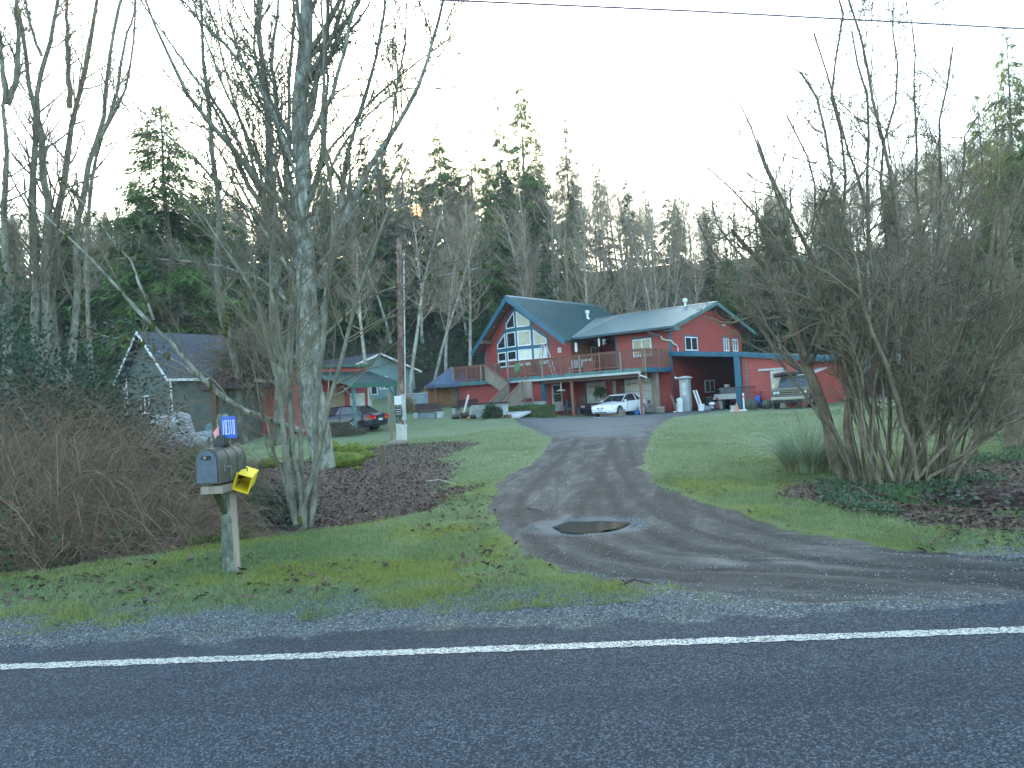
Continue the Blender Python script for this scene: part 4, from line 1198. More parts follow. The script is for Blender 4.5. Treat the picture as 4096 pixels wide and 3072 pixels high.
# undergrowth of the wood
def undergrowth():
    rng = np.random.RandomState(3); n = 52000
    Y = 61.5 + 70 * rng.uniform(size=n) ** 1.9; X = rng.uniform(-.82, .82, n) * Y
    keep = ~((X > -20) & (X < 3) & (Y < 70)) & ~((X > -27) & (X < -13) & (Y < 66)) & (vnoise(X, Y, .35, 8) > .33)
    X = X[keep]; Y = Y[keep]; n = len(X)
    Z = height(X, Y) + rng.uniform(0, 1.6, n) * vnoise(X, Y, .3, 9) * 1.4
    d = rng.normal(size=(n, 3)); d[:, 2] = np.abs(d[:, 2]) + .6; d = nrm(d)
    V, F = sprays(rng, np.stack([X, Y, Z], -1), d, .75, .16, .3)
    o = np_mesh('undergrowth', V, F, M_FIR, None, False, 4)
    vcol(o, 'tone', np.repeat(rng.uniform(0, 1, n), 4)[:, None] * np.ones(3))
    tag(o, 'low dark green fern and shrub undergrowth covering the wooded slope', 'undergrowth', kind='stuff')
undergrowth()
# ------------------------------------------------------------------ the near trees, stem lines read off the photograph and set at their own distances
def stem(pts, Y, dz=None):
    """pts photograph positions; Y distance or (first, last) distance"""
    n = len(pts)
    if not hasattr(Y, '__len__'): Y = (Y, Y)
    return [tuple(at_y(x, y, Y[0] + (Y[1] - Y[0]) * i / (n - 1))) for i, (x, y) in enumerate(pts)]
def stems_to_arrays(lst, N=16):
    """lst of (points, r_start, r_end)"""
    P = np.stack([resample(p, N) for p, _, _ in lst]); R = np.stack([np.linspace(a, b, N) for _, a, b in lst])
    return P, R
def lumpy(P, R, rng, k=.12):
    return P + rng.normal(size=P.shape) * (R[..., None] * k), R * rng.uniform(.88, 1.12, R.shape)
def moss_pads(P, R, rng, per, rad=(.03, .08), z0=-9, z1=99):
    """small cushions of moss sitting on the stems"""
    mb = MB(); K, N, _ = P.shape
    for k in range(K):
        for _ in range(per):
            t = rng.uniform(0, N - 1.01); i = int(t); p = P[k, i] * (1 - t + i) + P[k, i + 1] * (t - i); r = R[k, i]
            if not (z0 < p[2] < z1): continue
            a = rng.uniform(0, 6.28); o = np.array([math.cos(a), math.sin(a), 0]) * r * .8
            s = rng.uniform(*rad)
            mb.ball(p + o, (s * .7, s * .7, s * rng.uniform(.7, 1.9)), 7, 5, jitter=.25, rng=random)
    return mb
def hero(name, label, lst, rng, mt, mc, levels, loc=None, group=None, moss=0, twigr=.0052, mz=(-9, 99), mrad=(.03, .08), nsid=9, N=16, sub=None, crook=.0065):
    P, R = stems_to_arrays(lst, N); P, R = lumpy(P, R, rng)
    LL = np.linalg.norm(P[:, -1] - P[:, 0], axis=-1)[:, None, None]; cr = rng.normal(size=P.shape); cr[:, 1:-1] = (cr[:, 1:-1] + .5 * cr[:, :-2] + .5 * cr[:, 2:]) / 1.5; cr[:, 0] = 0
    P = P + cr * crook * LL
    base = P[0, 0].copy() if loc is None else np.array(loc)
    root = empty(name, tuple(base), 0, label, 'tree', group)
    P0 = P - base
    v, f = tubes(P0, R, nsid); np_mesh('trunk', v, f, mt, root, True, 4)
    cur = (P0, R); allp = []
    for lv in levels:
        lv = dict(lv); n = lv.pop('n'); ns = lv.pop('ns', 4)
        cur = sprout(cur[0], cur[1], n, rng, rmin=twigr, **lv); allp.append(tubes(cur[0], cur[1], ns))
        if sub: sub(cur, allp)
    if allp:
        v, f = merge(allp); np_mesh('crown', v, f, mc, root, True, 4)
    if moss:
        mb = moss_pads(P0 + 0, R, rng, moss, mrad, mz[0] - base[2], mz[1] - base[2])
        if mb.v: mb.build('moss', M_MOSSD, root, smooth=True)
    return root
RH = np.random.RandomState(77)
random.seed(5)
# white-barked tree with the tall straight trunk
main = [(stem([(700, 1010), (690, 930), (676, 800), (664, 600), (657, 400), (655, 200), (662, 0), (668, -160), (672, -320)], 14.0), .235, .09),
        (stem([(688, 620), (745, 480), (815, 330), (893, 222), (905, 170), (925, 110), (955, 30), (975, -60)], (14, 13.4)), .085, .02),
        (stem([(690, 700), (720, 560), (735, 430), (760, 300), (800, 180), (820, 60), (830, -80)], (14, 14.6)), .07, .02),
        (stem([(664, 520), (620, 380), (600, 260), (590, 120), (600, -40)], (14, 14.8)), .07, .02),
        (stem([(670, 640), (610, 520), (560, 400), (470, 230), (380, 110), (300, -10)], (14, 13.0)), .06, .012),
        (stem([(662, 420), (600, 260), (520, 130), (440, 50), (350, -40)], (14, 13.2)), .055, .012),
        (stem([(658, 330), (720, 200), (760, 60), (780, -80)], (14, 13.4)), .055, .015),
        (stem([(664, 560), (570, 370), (475, 180), (400, -30)], (14, 13)), .042, .012),
        (stem([(668, 650), (560, 480), (420, 340), (275, 205)], (14, 12.6)), .045, .010),
        (stem([(660, 380), (560, 220), (500, 60), (470, -60)], (14, 14.4)), .04, .012),
        (stem([(690, 570), (785, 430), (855, 250), (880, 60), (885, -40)], (14, 13.6)), .045, .012),
        (stem([(680, 610), (780, 490), (890, 430), (1000, 405)], (14, 13.4)), .04, .009),
        (stem([(660, 300), (700, 140), (722, -50)], (14, 14.4)), .04, .012),
        (stem([(670, 490), (745, 300), (860, 190), (1010, 188)], (14, 13.2)), .035, .008),
        (stem([(664, 430), (705, 330), (800, 215), (960, 95), (1010, 60)], (14, 14.4)), .035, .009),
        (stem([(672, 700), (560, 600), (400, 560), (250, 560)], (14, 12.6)), .035, .009),
        (stem([(672, 760), (780, 640), (930, 600), (1060, 570)], (14, 13.2)), .03, .008)]
hero('white_barked_tree', 'tall white mottled tree, its straight trunk the palest and thickest behind the mailbox', main, RH, M_BARKW, M_BARKG,
     [dict(n=22, ns=5, t0=.15, ang=(25, 58), length=.36, taper=.45, up=.40, wob=.10, N=9, rs=.42, tip=.2),
      dict(n=9, ns=3, t0=.15, ang=(25, 60), length=.36, up=.3, wob=.16, N=6, rs=.42, tip=.4),
      dict(n=7, ns=3, t0=.1, ang=(25, 65), length=.33, up=.2, wob=.15, N=4, rs=.6, tip=.6)], moss=14, mz=(0, 7), mrad=(.03, .065), nsid=12)
back = [(stem([(606, 960), (600, 800), (596, 600), (588, 420), (572, 220), (560, 20), (550, -150)], 17), .15, .04),
        (stem([(632, 950), (628, 760), (628, 560), (622, 380), (628, 180), (640, -20)], 18), .10, .03),
        (stem([(596, 560), (560, 420), (520, 260), (480, 120), (440, -20)], 17), .05, .012)]
hero('grey_barked_tree', 'greyer pair of trunks standing just left behind the white mottled trunk', back, RH, M_BARKG, M_TWIG,
     [dict(n=26, ns=4, t0=.25, ang=(30, 60), length=.30, up=.5, wob=.10, N=8, rs=.4, tip=.25),
      dict(n=7, ns=3, t0=.15, length=.36, up=.3, wob=.13, N=5, rs=.5, tip=.4),
      dict(n=4, ns=3, t0=.1, length=.34, up=.2, wob=.15, N=4, rs=.6, tip=.6)], moss=12, mz=(0, 6))
# cluster of young stems at the ditch, in front of the white trunk
cl = [(stem([(640, 1132), (622, 1046), (614, 929), (616, 870), (600, 780), (580, 704), (568, 675), (530, 600), (481, 540), (430, 470), (360, 390)], (11.6, 11.0)), .062, .010),
      (stem([(650, 1135), (640, 1072), (638, 994), (632, 916), (622, 864), (612, 780), (598, 690), (585, 600), (590, 480), (600, 380)], 11.6), .06, .012),
      (stem([(668, 1135), (667, 1111), (670, 994), (680, 903), (685, 833), (694, 711), (708, 589), (716, 440), (708, 260), (700, 100), (705, -60)], 11.7), .06, .016),
      (stem([(655, 1140), (654, 1111), (672, 1062), (691, 968), (703, 915), (733, 769), (756, 699), (790, 600), (850, 420), (890, 330)], (11.6, 11.2)), .055, .012),
      (stem([(660, 1138), (650, 1060), (655, 960), (650, 840), (640, 700), (650, 560), (640, 420), (648, 240)], 11.8), .045, .012),
      (stem([(635, 1130), (610, 1040), (590, 960), (560, 860), (540, 760)], 12.0), .025, .008)]
hero('young_multi_stem_tree', 'cluster of slim grey-green stems rising from the ditch in front of the white trunk', cl, RH, M_BARKG, M_TWIG,
     [dict(n=16, ns=4, t0=.3, ang=(28, 65), length=.34, taper=.4, up=.35, wob=.10, N=8, rs=.38, tip=.3),
      dict(n=8, ns=3, t0=.15, ang=(25, 60), length=.36, up=.2, wob=.15, N=5, rs=.45, tip=.45),
      dict(n=6, ns=3, t0=.1, length=.33, up=.15, wob=.15, N=4, rs=.6, tip=.6)], moss=5, mz=(-.5, 1.2), nsid=8)
li = [(stem([(655, 935), (615, 921), (567, 901), (513, 882), (469, 853), (430, 818), (400, 784), (366, 731), (332, 691), (293, 652), (259, 608), (210, 569), (150, 510), (60, 420)], (12.4, 10.4)), .055, .010),
      (stem([(332, 691), (300, 600), (240, 500), (170, 430), (90, 340)], (11.3, 11)), .022, .006),
      (stem([(469, 853), (400, 790), (310, 740), (200, 720)], (12.0, 11.6)), .015, .005)]
hero('lichen_covered_leaning_limb', 'long leaning limb spotted with white lichen and moss, reaching left above the mailbox', li, RH, M_BARKW, M_TWIG,
     [dict(n=13, ns=4, t0=.25, ang=(30, 70), length=.30, taper=.3, up=.15, wob=.10, N=8, rs=.4, tip=.3),
      dict(n=6, ns=3, t0=.15, ang=(25, 60), length=.38, up=.1, wob=.13, N=5, rs=.5, tip=.5),
      dict(n=4, ns=3, t0=.1, length=.33, up=.1, wob=.15, N=4, rs=.6, tip=.6)], moss=16, mz=(-1, 9), mrad=(.025, .05))
t4 = [(stem([(530, 960), (512, 860), (500, 760), (488, 701), (481, 638), (474, 574), (461, 410), (458, 273), (448, 171), (434, 51), (425, -80)], 18.5), .11, .03)]
hero('mossy_slim_tree', 'slim pale tree left of the white trunk, a thick sleeve of moss low down', t4, RH, M_BARKG, M_TWIG,
     [dict(n=30, ns=4, t0=.3, ang=(30, 60), length=.20, up=.4, wob=.1, N=7, rs=.35, tip=.3),
      dict(n=7, ns=3, t0=.15, length=.38, up=.3, wob=.13, N=5, rs=.5, tip=.4),
      dict(n=4, ns=3, length=.35, up=.2, wob=.15, N=4, rs=.6, tip=.6)], moss=70, mz=(2.7, 5.0), mrad=(.08, .17))
# pale alders at the left edge
def alder_left(label, trunks, Y, r, forks):
    lst = [(stem(p, Y), r, r * .28) for p in trunks] + [(stem(p, Y), rr, rr * .25) for p, rr in forks]
    hero('tall_alder_tree', label, lst, RH, M_BARKG, M_TWIG,
         [dict(n=30, ns=4, t0=.2, ang=(25, 60), length=.17, taper=.3, up=.45, wob=.12, N=7, rs=.36, tip=.3),
          dict(n=8, ns=3, t0=.15, length=.38, up=.35, wob=.15, N=5, rs=.45, tip=.45),
          dict(n=6, ns=3, t0=.1, length=.36, up=.2, wob=.18, N=4, rs=.6, tip=.6)], group='tall pale alders at the left', moss=4, mz=(1, 12), mrad=(.04, .09), N=18)
alder_left('tall pale alder at the very left edge, forked above head height', [[(25, 870), (18, 700), (14, 560), (12, 420), (14, 300), (14, 219)]], 23, .17,
           [([(14, 225), (8, 150), (-4, 60), (-20, -60)], .09), ([(14, 225), (38, 150), (40, 60), (30, -80)], .10)])
alder_left('double-trunked pale alder, second from the left, its two stems close together', [[(84, 870), (80, 700), (81, 540), (80, 444), (82, 308), (85, 188), (99, 92), (126, 17), (140, -70)], [(104, 870), (96, 600), (97, 460), (90, 330), (76, 210), (62, 90), (40, -40)]], 24, .17, [([(90, 120), (60, 40), (50, -60)], .06)])
alder_left('pale alder with a high fork, third from the left', [[(130, 870), (122, 750), (120, 603), (126, 547), (137, 410), (147, 273), (150, 232), (171, 171), (185, 90), (202, -10), (205, -80)]], 25, .18, [([(150, 232), (146, 130), (140, 40), (150, -70)], .10)])
alder_left('pale alder leaning right, fourth from the left', [[(146, 870), (146, 813), (151, 745), (173, 603), (168, 540), (178, 493), (191, 376), (215, 273), (232, 188), (253, 68), (275, -30), (285, -90)]], 24.5, .14, [([(205, 330), (240, 250), (262, 150), (280, 60), (300, -40)], .07)])
alder_left('thin bare alder right of the leaning pale one, bent towards the sky gap', [[(205, 860), (190, 740), (176, 620), (186, 480), (205, 400), (225, 330), (262, 230), (285, 120), (300, 0), (310, -80)]], 22, .075, [])

# big spreading shrub-tree at the right
def right_clump():
    rng = np.random.RandomState(12)
    Yb = 11.9
    lst = [(stem([(1828, 1040), (1819, 1018), (1801, 950), (1785, 893), (1764, 836), (1746, 790), (1722, 740), (1690, 660), (1665, 600), (1630, 540), (1590, 500)], (12.6, 12.2)), .125, .03),
           (stem([(1850, 1045), (1838, 900), (1820, 760), (1800, 640), (1740, 520), (1680, 420), (1640, 300)], (12.2, 12.6)), .09, .015),
           (stem([(1745, 785), (1720, 700), (1690, 600), (1640, 500), (1620, 430)], 12.2), .05, .01)]
    def add(tx, ty, bx, by, r, Yt, bend=0.0):
        mx, my = bx + (tx - bx) * .42 + bend, by + (ty - by) * .5
        lst.append((stem([(bx, by), (bx + (mx - bx) * .45, by + (my - by) * .52), (mx, my), (mx + (tx - mx) * .5, my + (ty - my) * .52), (tx, ty)], (Yb + rng.uniform(-.5, .6), Yt)), r, .014))
    # upright stems towards the top of the frame
    for (tx, ty) in ((1802, -40), (1835, -20), (1765, 90), (1725, 150), (1930, -10), (1997, 30), (2058, 110), (1870, 60), (1690, 240), (1595, 230), (1544, 360), (2110, 230)):
        add(tx, ty, 1930 + rng.uniform(-80, 90), 1050 + rng.uniform(-12, 18), rng.uniform(.032, .052), Yb + rng.uniform(-1.6, 1.8), rng.uniform(-20, 20))
    # leaning stems fanning out to the right, beyond the frame
    for (tx, ty) in ((2120, 330), (2190, 420), (2260, 480), (2330, 560), (2230, 300), (2350, 420), (2300, 680), (2380, 730), (2260, 600), (2180, 560), (2330, 840), (2120, 480)):
        add(tx, ty, 1990 + rng.uniform(-60, 70), 1055 + rng.uniform(-12, 20), rng.uniform(.022, .042), Yb + rng.uniform(-2.2, 1.5), rng.uniform(10, 60))
    for (tx, ty) in ((1540, 420), (1500, 480)):
        add(tx, ty, 1840 + rng.uniform(-20, 60), 1035, rng.uniform(.02, .04), Yb + rng.uniform(-1.2, 1.5), -40)
    for k in range(44):     # straight shoots crowding the base
        bx = rng.uniform(1850, 2075); tx = bx + (bx - 1950) * rng.uniform(.3, 1.3) + rng.uniform(-40, 40)
        add(tx, rng.uniform(560, 860), bx, 1045 + (bx - 1850) * .07 + rng.uniform(-14, 14), rng.uniform(.008, .022), Yb + rng.uniform(-1.2, 1.2), rng.uniform(-12, 12))
    hero('spreading_shrub_tree', 'huge leafless many-stemmed shrub-like tree filling the right side beside the driveway lawn', lst, rng, M_BARKB, M_TWIG,
         [dict(n=14, ns=4, t0=.42, ang=(25, 65), length=.29, taper=.22, up=.25, wob=.22, N=9, rs=.50, tip=.35),
          dict(n=6, ns=3, t0=.12, ang=(30, 75), length=.38, up=.2, wob=.25, N=6, rs=.6, tip=.5),
          dict(n=4, ns=3, t0=.1, ang=(30, 75), length=.34, up=.1, wob=.2, N=4, rs=.6, tip=.6)], crook=.012, nsid=7, N=14, loc=tuple(on_ground(1950, 1050)))
right_clump()
# further bare trees at the right edge and in the middle left
hero('dark_stump_tree', 'dark thick trunk with a torn flared base at the right edge of the wood', [(stem([(2195, 1010), (2198, 930), (2190, 800), (2180, 640), (2170, 450)], 16), .26, .12)], RH, M_BARKB, M_TWIG,
     [dict(n=24, ns=4, t0=.1, length=.30, up=.2, wob=.13, N=7, rs=.22, tip=.3), dict(n=7, ns=3, length=.38, up=.1, wob=.16, N=5), dict(n=5, ns=3, length=.34, N=4)], N=14)
hero('leafless_sapling_tree', 'leafless young tree between the big shrub and the dark trunk at the right', [(stem([(2105, 1020), (2110, 860), (2130, 640), (2160, 400), (2150, 250)], 15), .06, .015), (stem([(2110, 900), (2190, 740), (2260, 560), (2330, 450)], (15, 14)), .04, .01)], RH, M_BARKB, M_TWIG,
     [dict(n=18, ns=4, t0=.15, length=.32, up=.2, wob=.13, N=7, rs=.4, tip=.3), dict(n=7, ns=3, length=.38, up=.1, wob=.16, N=5), dict(n=5, ns=3, length=.34, N=4)], N=14)
# slender bare trees standing on the lawn edge between the pole and the house wood
for k, (xb, yb, xt, yt, Y, r, lab) in enumerate(((880, 800, 850, 420, 60, .12, 'bare tree behind the utility pole'), (960, 780, 985, 460, 66, .12, 'bare tree rising behind the grey-green bungalow roof'),
        (930, 790, 900, 480, 63, .10, 'slender bare tree just left of the red house gable'), (1010, 770, 1050, 430, 66, .13, 'bare tree directly behind the peak of the gabled window wall'),
        (795, 800, 770, 440, 58, .12, 'bare tree above the small red building'))):
    b = at_y(xb, yb, Y); t_ = at_y(xt, yt, Y); H = t_.z - hgt(b.x, Y)
    place(ALD[k], b.x, Y, H / (16 + 1.2 * k), k, label=lab, group='bare trees just behind the houses', sxy=H / (16 + 1.2 * k) * 1.3)
# ------------------------------------------------------------------ the other buildings
M_SAGE = siding('sage_lap_siding', (.20, .31, .30), .2)
M_DKGREEN = simple('dark_grey_green_stucco', (.085, .115, .105), .9, var=.25, scale=2)
def shingles(name, c):
    t = NT(name); v = t.coords(); s = t.new('ShaderNodeSeparateXYZ'); t.ln(v, s.inputs[0])
    fr = t.math('FRACT', t.math('DIVIDE', s.outputs[2], .11)); n = t.noise(v, 6, 4)
    t.col(t.mix(t.sstep(fr, 0, .15), [x * .45 for x in c], t.ramp(n, [(.3, [x * .75 for x in c]), (.7, [x * 1.3 for x in c])])))
    t.bump(fr, .5, .02); return t.set(.9)
M_SHINGLE = shingles('charcoal_roof_shingles', (.055, .062, .078))

def gabled(name, label, loc, rz, W, L, hw, hr, ov, mw, mr, mt, ridge='y'):
    """gable end on local y=0 (width W along x), ridge along +y for L"""
    r = empty(name, loc, rz, label, 'house' if 'bungalow' in name else 'outbuilding')
    w = MB(); t = .14
    w.prism([(0, 0, -.6), (W, 0, -.6), (W, 0, hw), (W / 2, 0, hr), (0, 0, hw)], (0, t, 0))
    w.prism([(0, L - t, -.6), (W, L - t, -.6), (W, L - t, hw), (W / 2, L - t, hr), (0, L - t, hw)], (0, t, 0))
    w.box(0, t, t, L - t, -.6, hw); w.box(W - t, W, t, L - t, -.6, hw)
    w.build('wall', mw, r)
    sl = (hr - hw) / (W / 2); f = MB()
    zr = hr + .14; ze = zr - sl * (W / 2 + ov)
    for s in (-1, 1):
        xe = W / 2 + s * (W / 2 + ov)
        q_ = [(W / 2, -ov, zr), (xe, -ov, ze), (xe, L + ov, ze), (W / 2, L + ov, zr)]
        f.prism(q_ if s < 0 else q_[::-1], (0, 0, -.09))
    ro = f.build('roof', mr, r)
    for s in (-1, 1):
        xe = W / 2 + s * (W / 2 + ov + .02); b = MB()
        q_ = [(W / 2, -ov - .05, zr + .02), (xe, -ov - .05, ze + .02), (xe, -ov - .05, ze - .17), (W / 2, -ov - .05, zr - .17)]
        b.prism(q_ if s < 0 else q_[::-1], (0, .048, 0)); b.build('bargeboard', mt, ro)
        g = MB(); g.box(min(xe, xe + s * .08), max(xe, xe + s * .08), -ov, L + ov, ze - .15, ze - .01); g.build('gutter', mt, ro)
    return r, ro
# sage bungalow; its gable end looks towards the right
M_WTRIM = simple('cream_white_trim', (.74, .76, .72), .5, var=.08)
c = at_y(734, 862, 60); gz_ = hgt(c.x, 60)
bung, bro = gabled('bungalow', 'sage green bungalow with white trim and a charcoal shingle roof behind the utility pole', (c.x, 60, gz_), math.radians(50), 8.6, 13, 2.75, 4.25, .45, M_SAGE, M_SHINGLE, M_WTRIM)
slider('window', (3.3, 0, 0), (1, 0, 0), .75, .7, 2.35, (0, -1, 0), M_GLASS, 1, False, bung)
slider('window', (4.35, 0, 0), (1, 0, 0), .95, 1.15, 2.35, (0, -1, 0), M_GLASSL, 2, False, bung)
slider('window', (0, 3.4, 0), (0, 1, 0), 1.5, 1.3, 2.45, (-1, 0, 0), M_GLASSL, 2, False, bung)
m = MB(); m.box(-.03, .12, -.03, 0, -.5, 2.7); m.build('corner_board', M_SAGE, bung)
m = MB(); m.box(-.01, 8.6, -.02, -.001, -.6, .12); m.build('footing', M_CONC, bung)
for x_ in (3.0, 4.6):
    m = MB(); m.tube([(4.3 - x_ * .6, 5 + x_, 3.6), (4.3 - x_ * .6, 5 + x_, 4.35)], .12, 8); m.ball((4.3 - x_ * .6, 5 + x_, 4.38), (.2, .2, .14), 10, 6); m.build('roof_vent', M_WHITED, bro, smooth=True)
# dark grey-green outbuilding at the left
c = at_y(276, 880, 42)
shed, sro = gabled('outbuilding', 'dark grey-green outbuilding with a steep shingled gable roof and white bargeboards', (c.x, 42, 0.45), math.radians(-34), 4.7, 8.0, 3.75, 6.1, .5, M_DKGREEN, M_SHINGLE, M_WHITED)
slider('window', (1.5, 0, 0), (1, 0, 0), .95, 1.55, 2.6, (0, -1, 0), M_GLASS, 2, False, shed)
m = MB(); m.box(-.05, .06, -.05, 0, -.5, 3.7); m.build('corner_board', M_WHITED, shed)
m = MB(); m.box(4.64, 4.76, -.05, 0, -.5, 3.7); m.build('corner_board', M_WHITED, shed)
m = MB(); m.tube([(-.5, -.35, 3.5), (-.45, -.2, 3.35), (-.1, -.1, 3.15), (-.1, -.1, 0)], .05, 8); m.build('downspout', M_WHITED, shed)

# small red building with green roof and an open lean-to in front
c = at_y(796, 870, 45); g0 = hgt(c.x, 45)
RBZ = math.radians(45)
rb = empty('small_red_building', (c.x, 45, g0), RBZ, 'small red building with a green-edged roof and open lean-to above the dark car', 'outbuilding')
zw = 4.15 - g0
w = MB(); w.box(-5.2, 0, 0, .14, -.6, zw); w.box(-.14, 0, .14, 4, -.6, zw); w.box(-5.2, -5.06, .14, 4, -.6, zw); w.box(-5.2, 0, 3.9, 4.02, -.6, zw); w.build('wall', M_RED, rb)
w = MB(); w.box(-5.5, .25, -.3, 4.3, zw + .01, zw + .16); rr_ = w.build('roof', M_GREENR, rb)
w = MB(); w.tube([(-4.1, 1.2, zw + .1), (-4.1, 1.2, zw + .75)], .12, 10); w.tube([(-4.1, 1.2, zw + .7), (-4.1, 1.2, zw + .82)], .19, 10); w.build('flue_pipe', M_STEEL, rr_)
w = MB(); w.box(-.06, .05, -.05, .06, -.6, zw - .02); w.build('corner_board', M_WHITED, rb)
w = MB(); w.box(-1.35, -.3, -.06, -.005, -.1, 2.05); d_ = w.build('door', M_WHITED, rb)
w = MB(); w.tube([(-1.25, -.075, 1.0), (-1.18, -.075, 1.0)], .03, 8); w.build('handle', M_STEEL, d_)
w = MB(); w.box(-3.4, -1.75, -.05, -.005, -.1, 2.2); w.build('boarded_opening', simple('tan_board', (.30, .25, .17), .8), rb)
lt = MB(); zu, ze_ = 3.84 - g0, 2.95 - g0
A_, B_, C_, D_ = (-4.2, -.02, zu), (.1, -.02, zu), (.15, -3.3, ze_), (-3.3, -3.3, ze_)
lt.prism([A_, D_, C_, B_], (0, 0, -.07))
for k in range(20):
    t_ = k / 19; p0 = Vector(A_).lerp(Vector(B_), t_); p1 = Vector(D_).lerp(Vector(C_), t_)
    lt.prism([p0 + Vector((-.02, 0, .001)), p0 + Vector((.02, 0, .001)), p0 + Vector((.015, 0, .07)), p0 + Vector((-.015, 0, .07))], p1 - p0)
lto = lt.build('lean_to_roof', M_ROOF1, rb)
m = MB(); m.box(-3.35, .2, -3.38, -3.3, ze_ - .18, ze_ + .02); m.build('fascia', M_GREENR, lto)
for x_ in (-.15, -3.1):
    zz_ = ze_ - .1; m = MB(); m.box(x_, x_ + .14, -3.2, -3.06, -.9, zz_); m.prism([(x_ + .02, -3.15, zz_ - .75), (x_ + .02, -3.10, zz_ - .75), (x_ - .5, -3.10, zz_), (x_ - .62, -3.10, zz_)], (0, -.05, 0)); m.build('post', M_TEALG, lto)
# satellite dish by its wall
m = MB(); 
for k in range(1):
    m.tube([(-2.6, -1.0, -.1), (-2.6, -1.0, 1.1)], .05, 8)
ds_ = empty('satellite_dish', tuple(rb.matrix_basis @ Vector((0, 0, 0))), 0)
bpy.context.view_layer.update()
q_ = rb.matrix_world @ Vector((-1.9, -1.6, 0)); ds_.location = (q_.x, q_.y, hgt(q_.x, q_.y)); tag(ds_, 'grey round satellite dish on a post in front of the small red building', 'satellite dish')
m = MB(); m.tube([(0, 0, 0), (0, 0, 1.25)], .06, 8); m.build('post', M_STEEL, ds_)
m = MB(); m.tube([(0, -.12, 1.3), (0, -.20, 1.3), (0, -.24, 1.3), (0, -.19, 1.3)], [.06, .26, .36, .34], 20); m.build('dish', M_GUTTER, ds_, smooth=True)

# moss-grown little well roof on posts among the trees
c = on_ground(540, 1000); c = Vector((at_y(540, 900, 19).x, 19, hgt(at_y(540, 900, 19).x, 19)))
wr = empty('well_shelter', tuple(c), .35, 'small dark shelter, low mossy hipped roof on posts between the trees', 'shelter')
def zat(yu, Y, xu=540): return at_y(xu, yu, Y).z - c.z
z0, z1 = zat(832, 19), zat(775, 19)
m = MB(); m.add([(-1.15, -.8, z0), (1.15, -.8, z0), (1.15, .8, z0), (-1.15, .8, z0), (-.3, 0, z1), (.3, 0, z1), (-1.15, -.8, z0 - .09), (1.15, -.8, z0 - .09), (1.15, .8, z0 - .09), (-1.15, .8, z0 - .09)],
    [(0, 1, 5, 4), (1, 2, 5), (2, 3, 4, 5), (3, 0, 4), (6, 7, 1, 0), (7, 8, 2, 1), (8, 9, 3, 2), (9, 6, 0, 3), (9, 8, 7, 6)])
wro = m.build('roof', M_BROWNM, wr)
m = MB(); m.prism([(.15, -.86, z0 + .14), (1.25, -.86, z0 - .02), (1.25, -.86, z0 - .10), (.15, -.86, z0 + .05)], (0, .05, 0)); m.build('mossy_board', M_GREYWOOD, wro)
for x_ in (-.85, .85):
    for y_ in (-.6, .6):
        m = MB(); m.box(x_ - .06, x_ + .06, y_ - .06, y_ + .06, -.3, z0 - .08); m.build('post', M_BROWNWOOD, wr)
def tangle(name, c, rx, rz_, n, label, mat, cat, rng, L=1.4, r=.006, kind='stuff'):
    P0 = rng.normal(size=(n, 3)); P0 = nrm(P0) * rng.uniform(.2, 1, (n, 1)) ** .5; P0[:, 0] *= rx; P0[:, 1] *= rx; P0[:, 2] = np.abs(P0[:, 2]) * rz_
    d = nrm(rng.normal(size=(n, 3)) + np.array([0, 0, -.2])); pts = [P0 + np.array(c)]
    for s in range(7):
        d = nrm(d + rng.normal(size=(n, 3)) * .35 + np.array([0, 0, -.12])); pts.append(pts[-1] + d * L / 7)
    P = np.stack(pts, 1); R = np.full((n, 8), r) * rng.uniform(.5, 1.4, (n, 1)) * np.linspace(1, .5, 8)
    v, f = tubes(P, R, 3); o = np_mesh(name, v, f, mat, None, False, 4); tag(o, label, cat, kind=kind); return o
tangle('dead_vines', (c.x + .1, c.y + .2, c.z + z0 + .3), .95, 1.3, 900, 'mass of dead brown vines heaped over the little dark shelter', M_TWIG, 'vines', np.random.RandomState(9), 1.6, .008)

# turquoise-roofed structure beyond the workshop
c = at_y(1775, 812, 52)
tr_ = empty('green_roofed_shelter', (c.x, 52, hgt(c.x, 52)), math.radians(-40), 'low shelter with a pale green ribbed roof beyond the right end of the workshop', 'shelter')
hh = at_y(1775, 812, 52).z - hgt(c.x, 52)
m = MB(); m.prism([(-2.5, 0, hh - .25), (2.6, 0, hh - .25), (2.6, 5, hh + .9), (-2.5, 5, hh + .9)][::1], (0, 0, -.1))
for k in range(16): m.prism([(-2.4 + .33 * k, 0, hh - .24), (-2.36 + .33 * k, 0, hh - .24), (-2.38 + .33 * k, 0, hh - .19)], (0, 5, 1.15))
m.build('roof', M_ROOF1, tr_)
for x_ in (-2.3, 0.1, 2.4): m = MB(); m.box(x_, x_ + .15, .1, .25, -.3, hh - .3); m.build('post', M_CEDAR, tr_)
m = MB(); m.box(-2.3, 2.5, 4.6, 4.8, -.3, hh + .7); m.build('back_wall', M_BROWNWOOD, tr_)

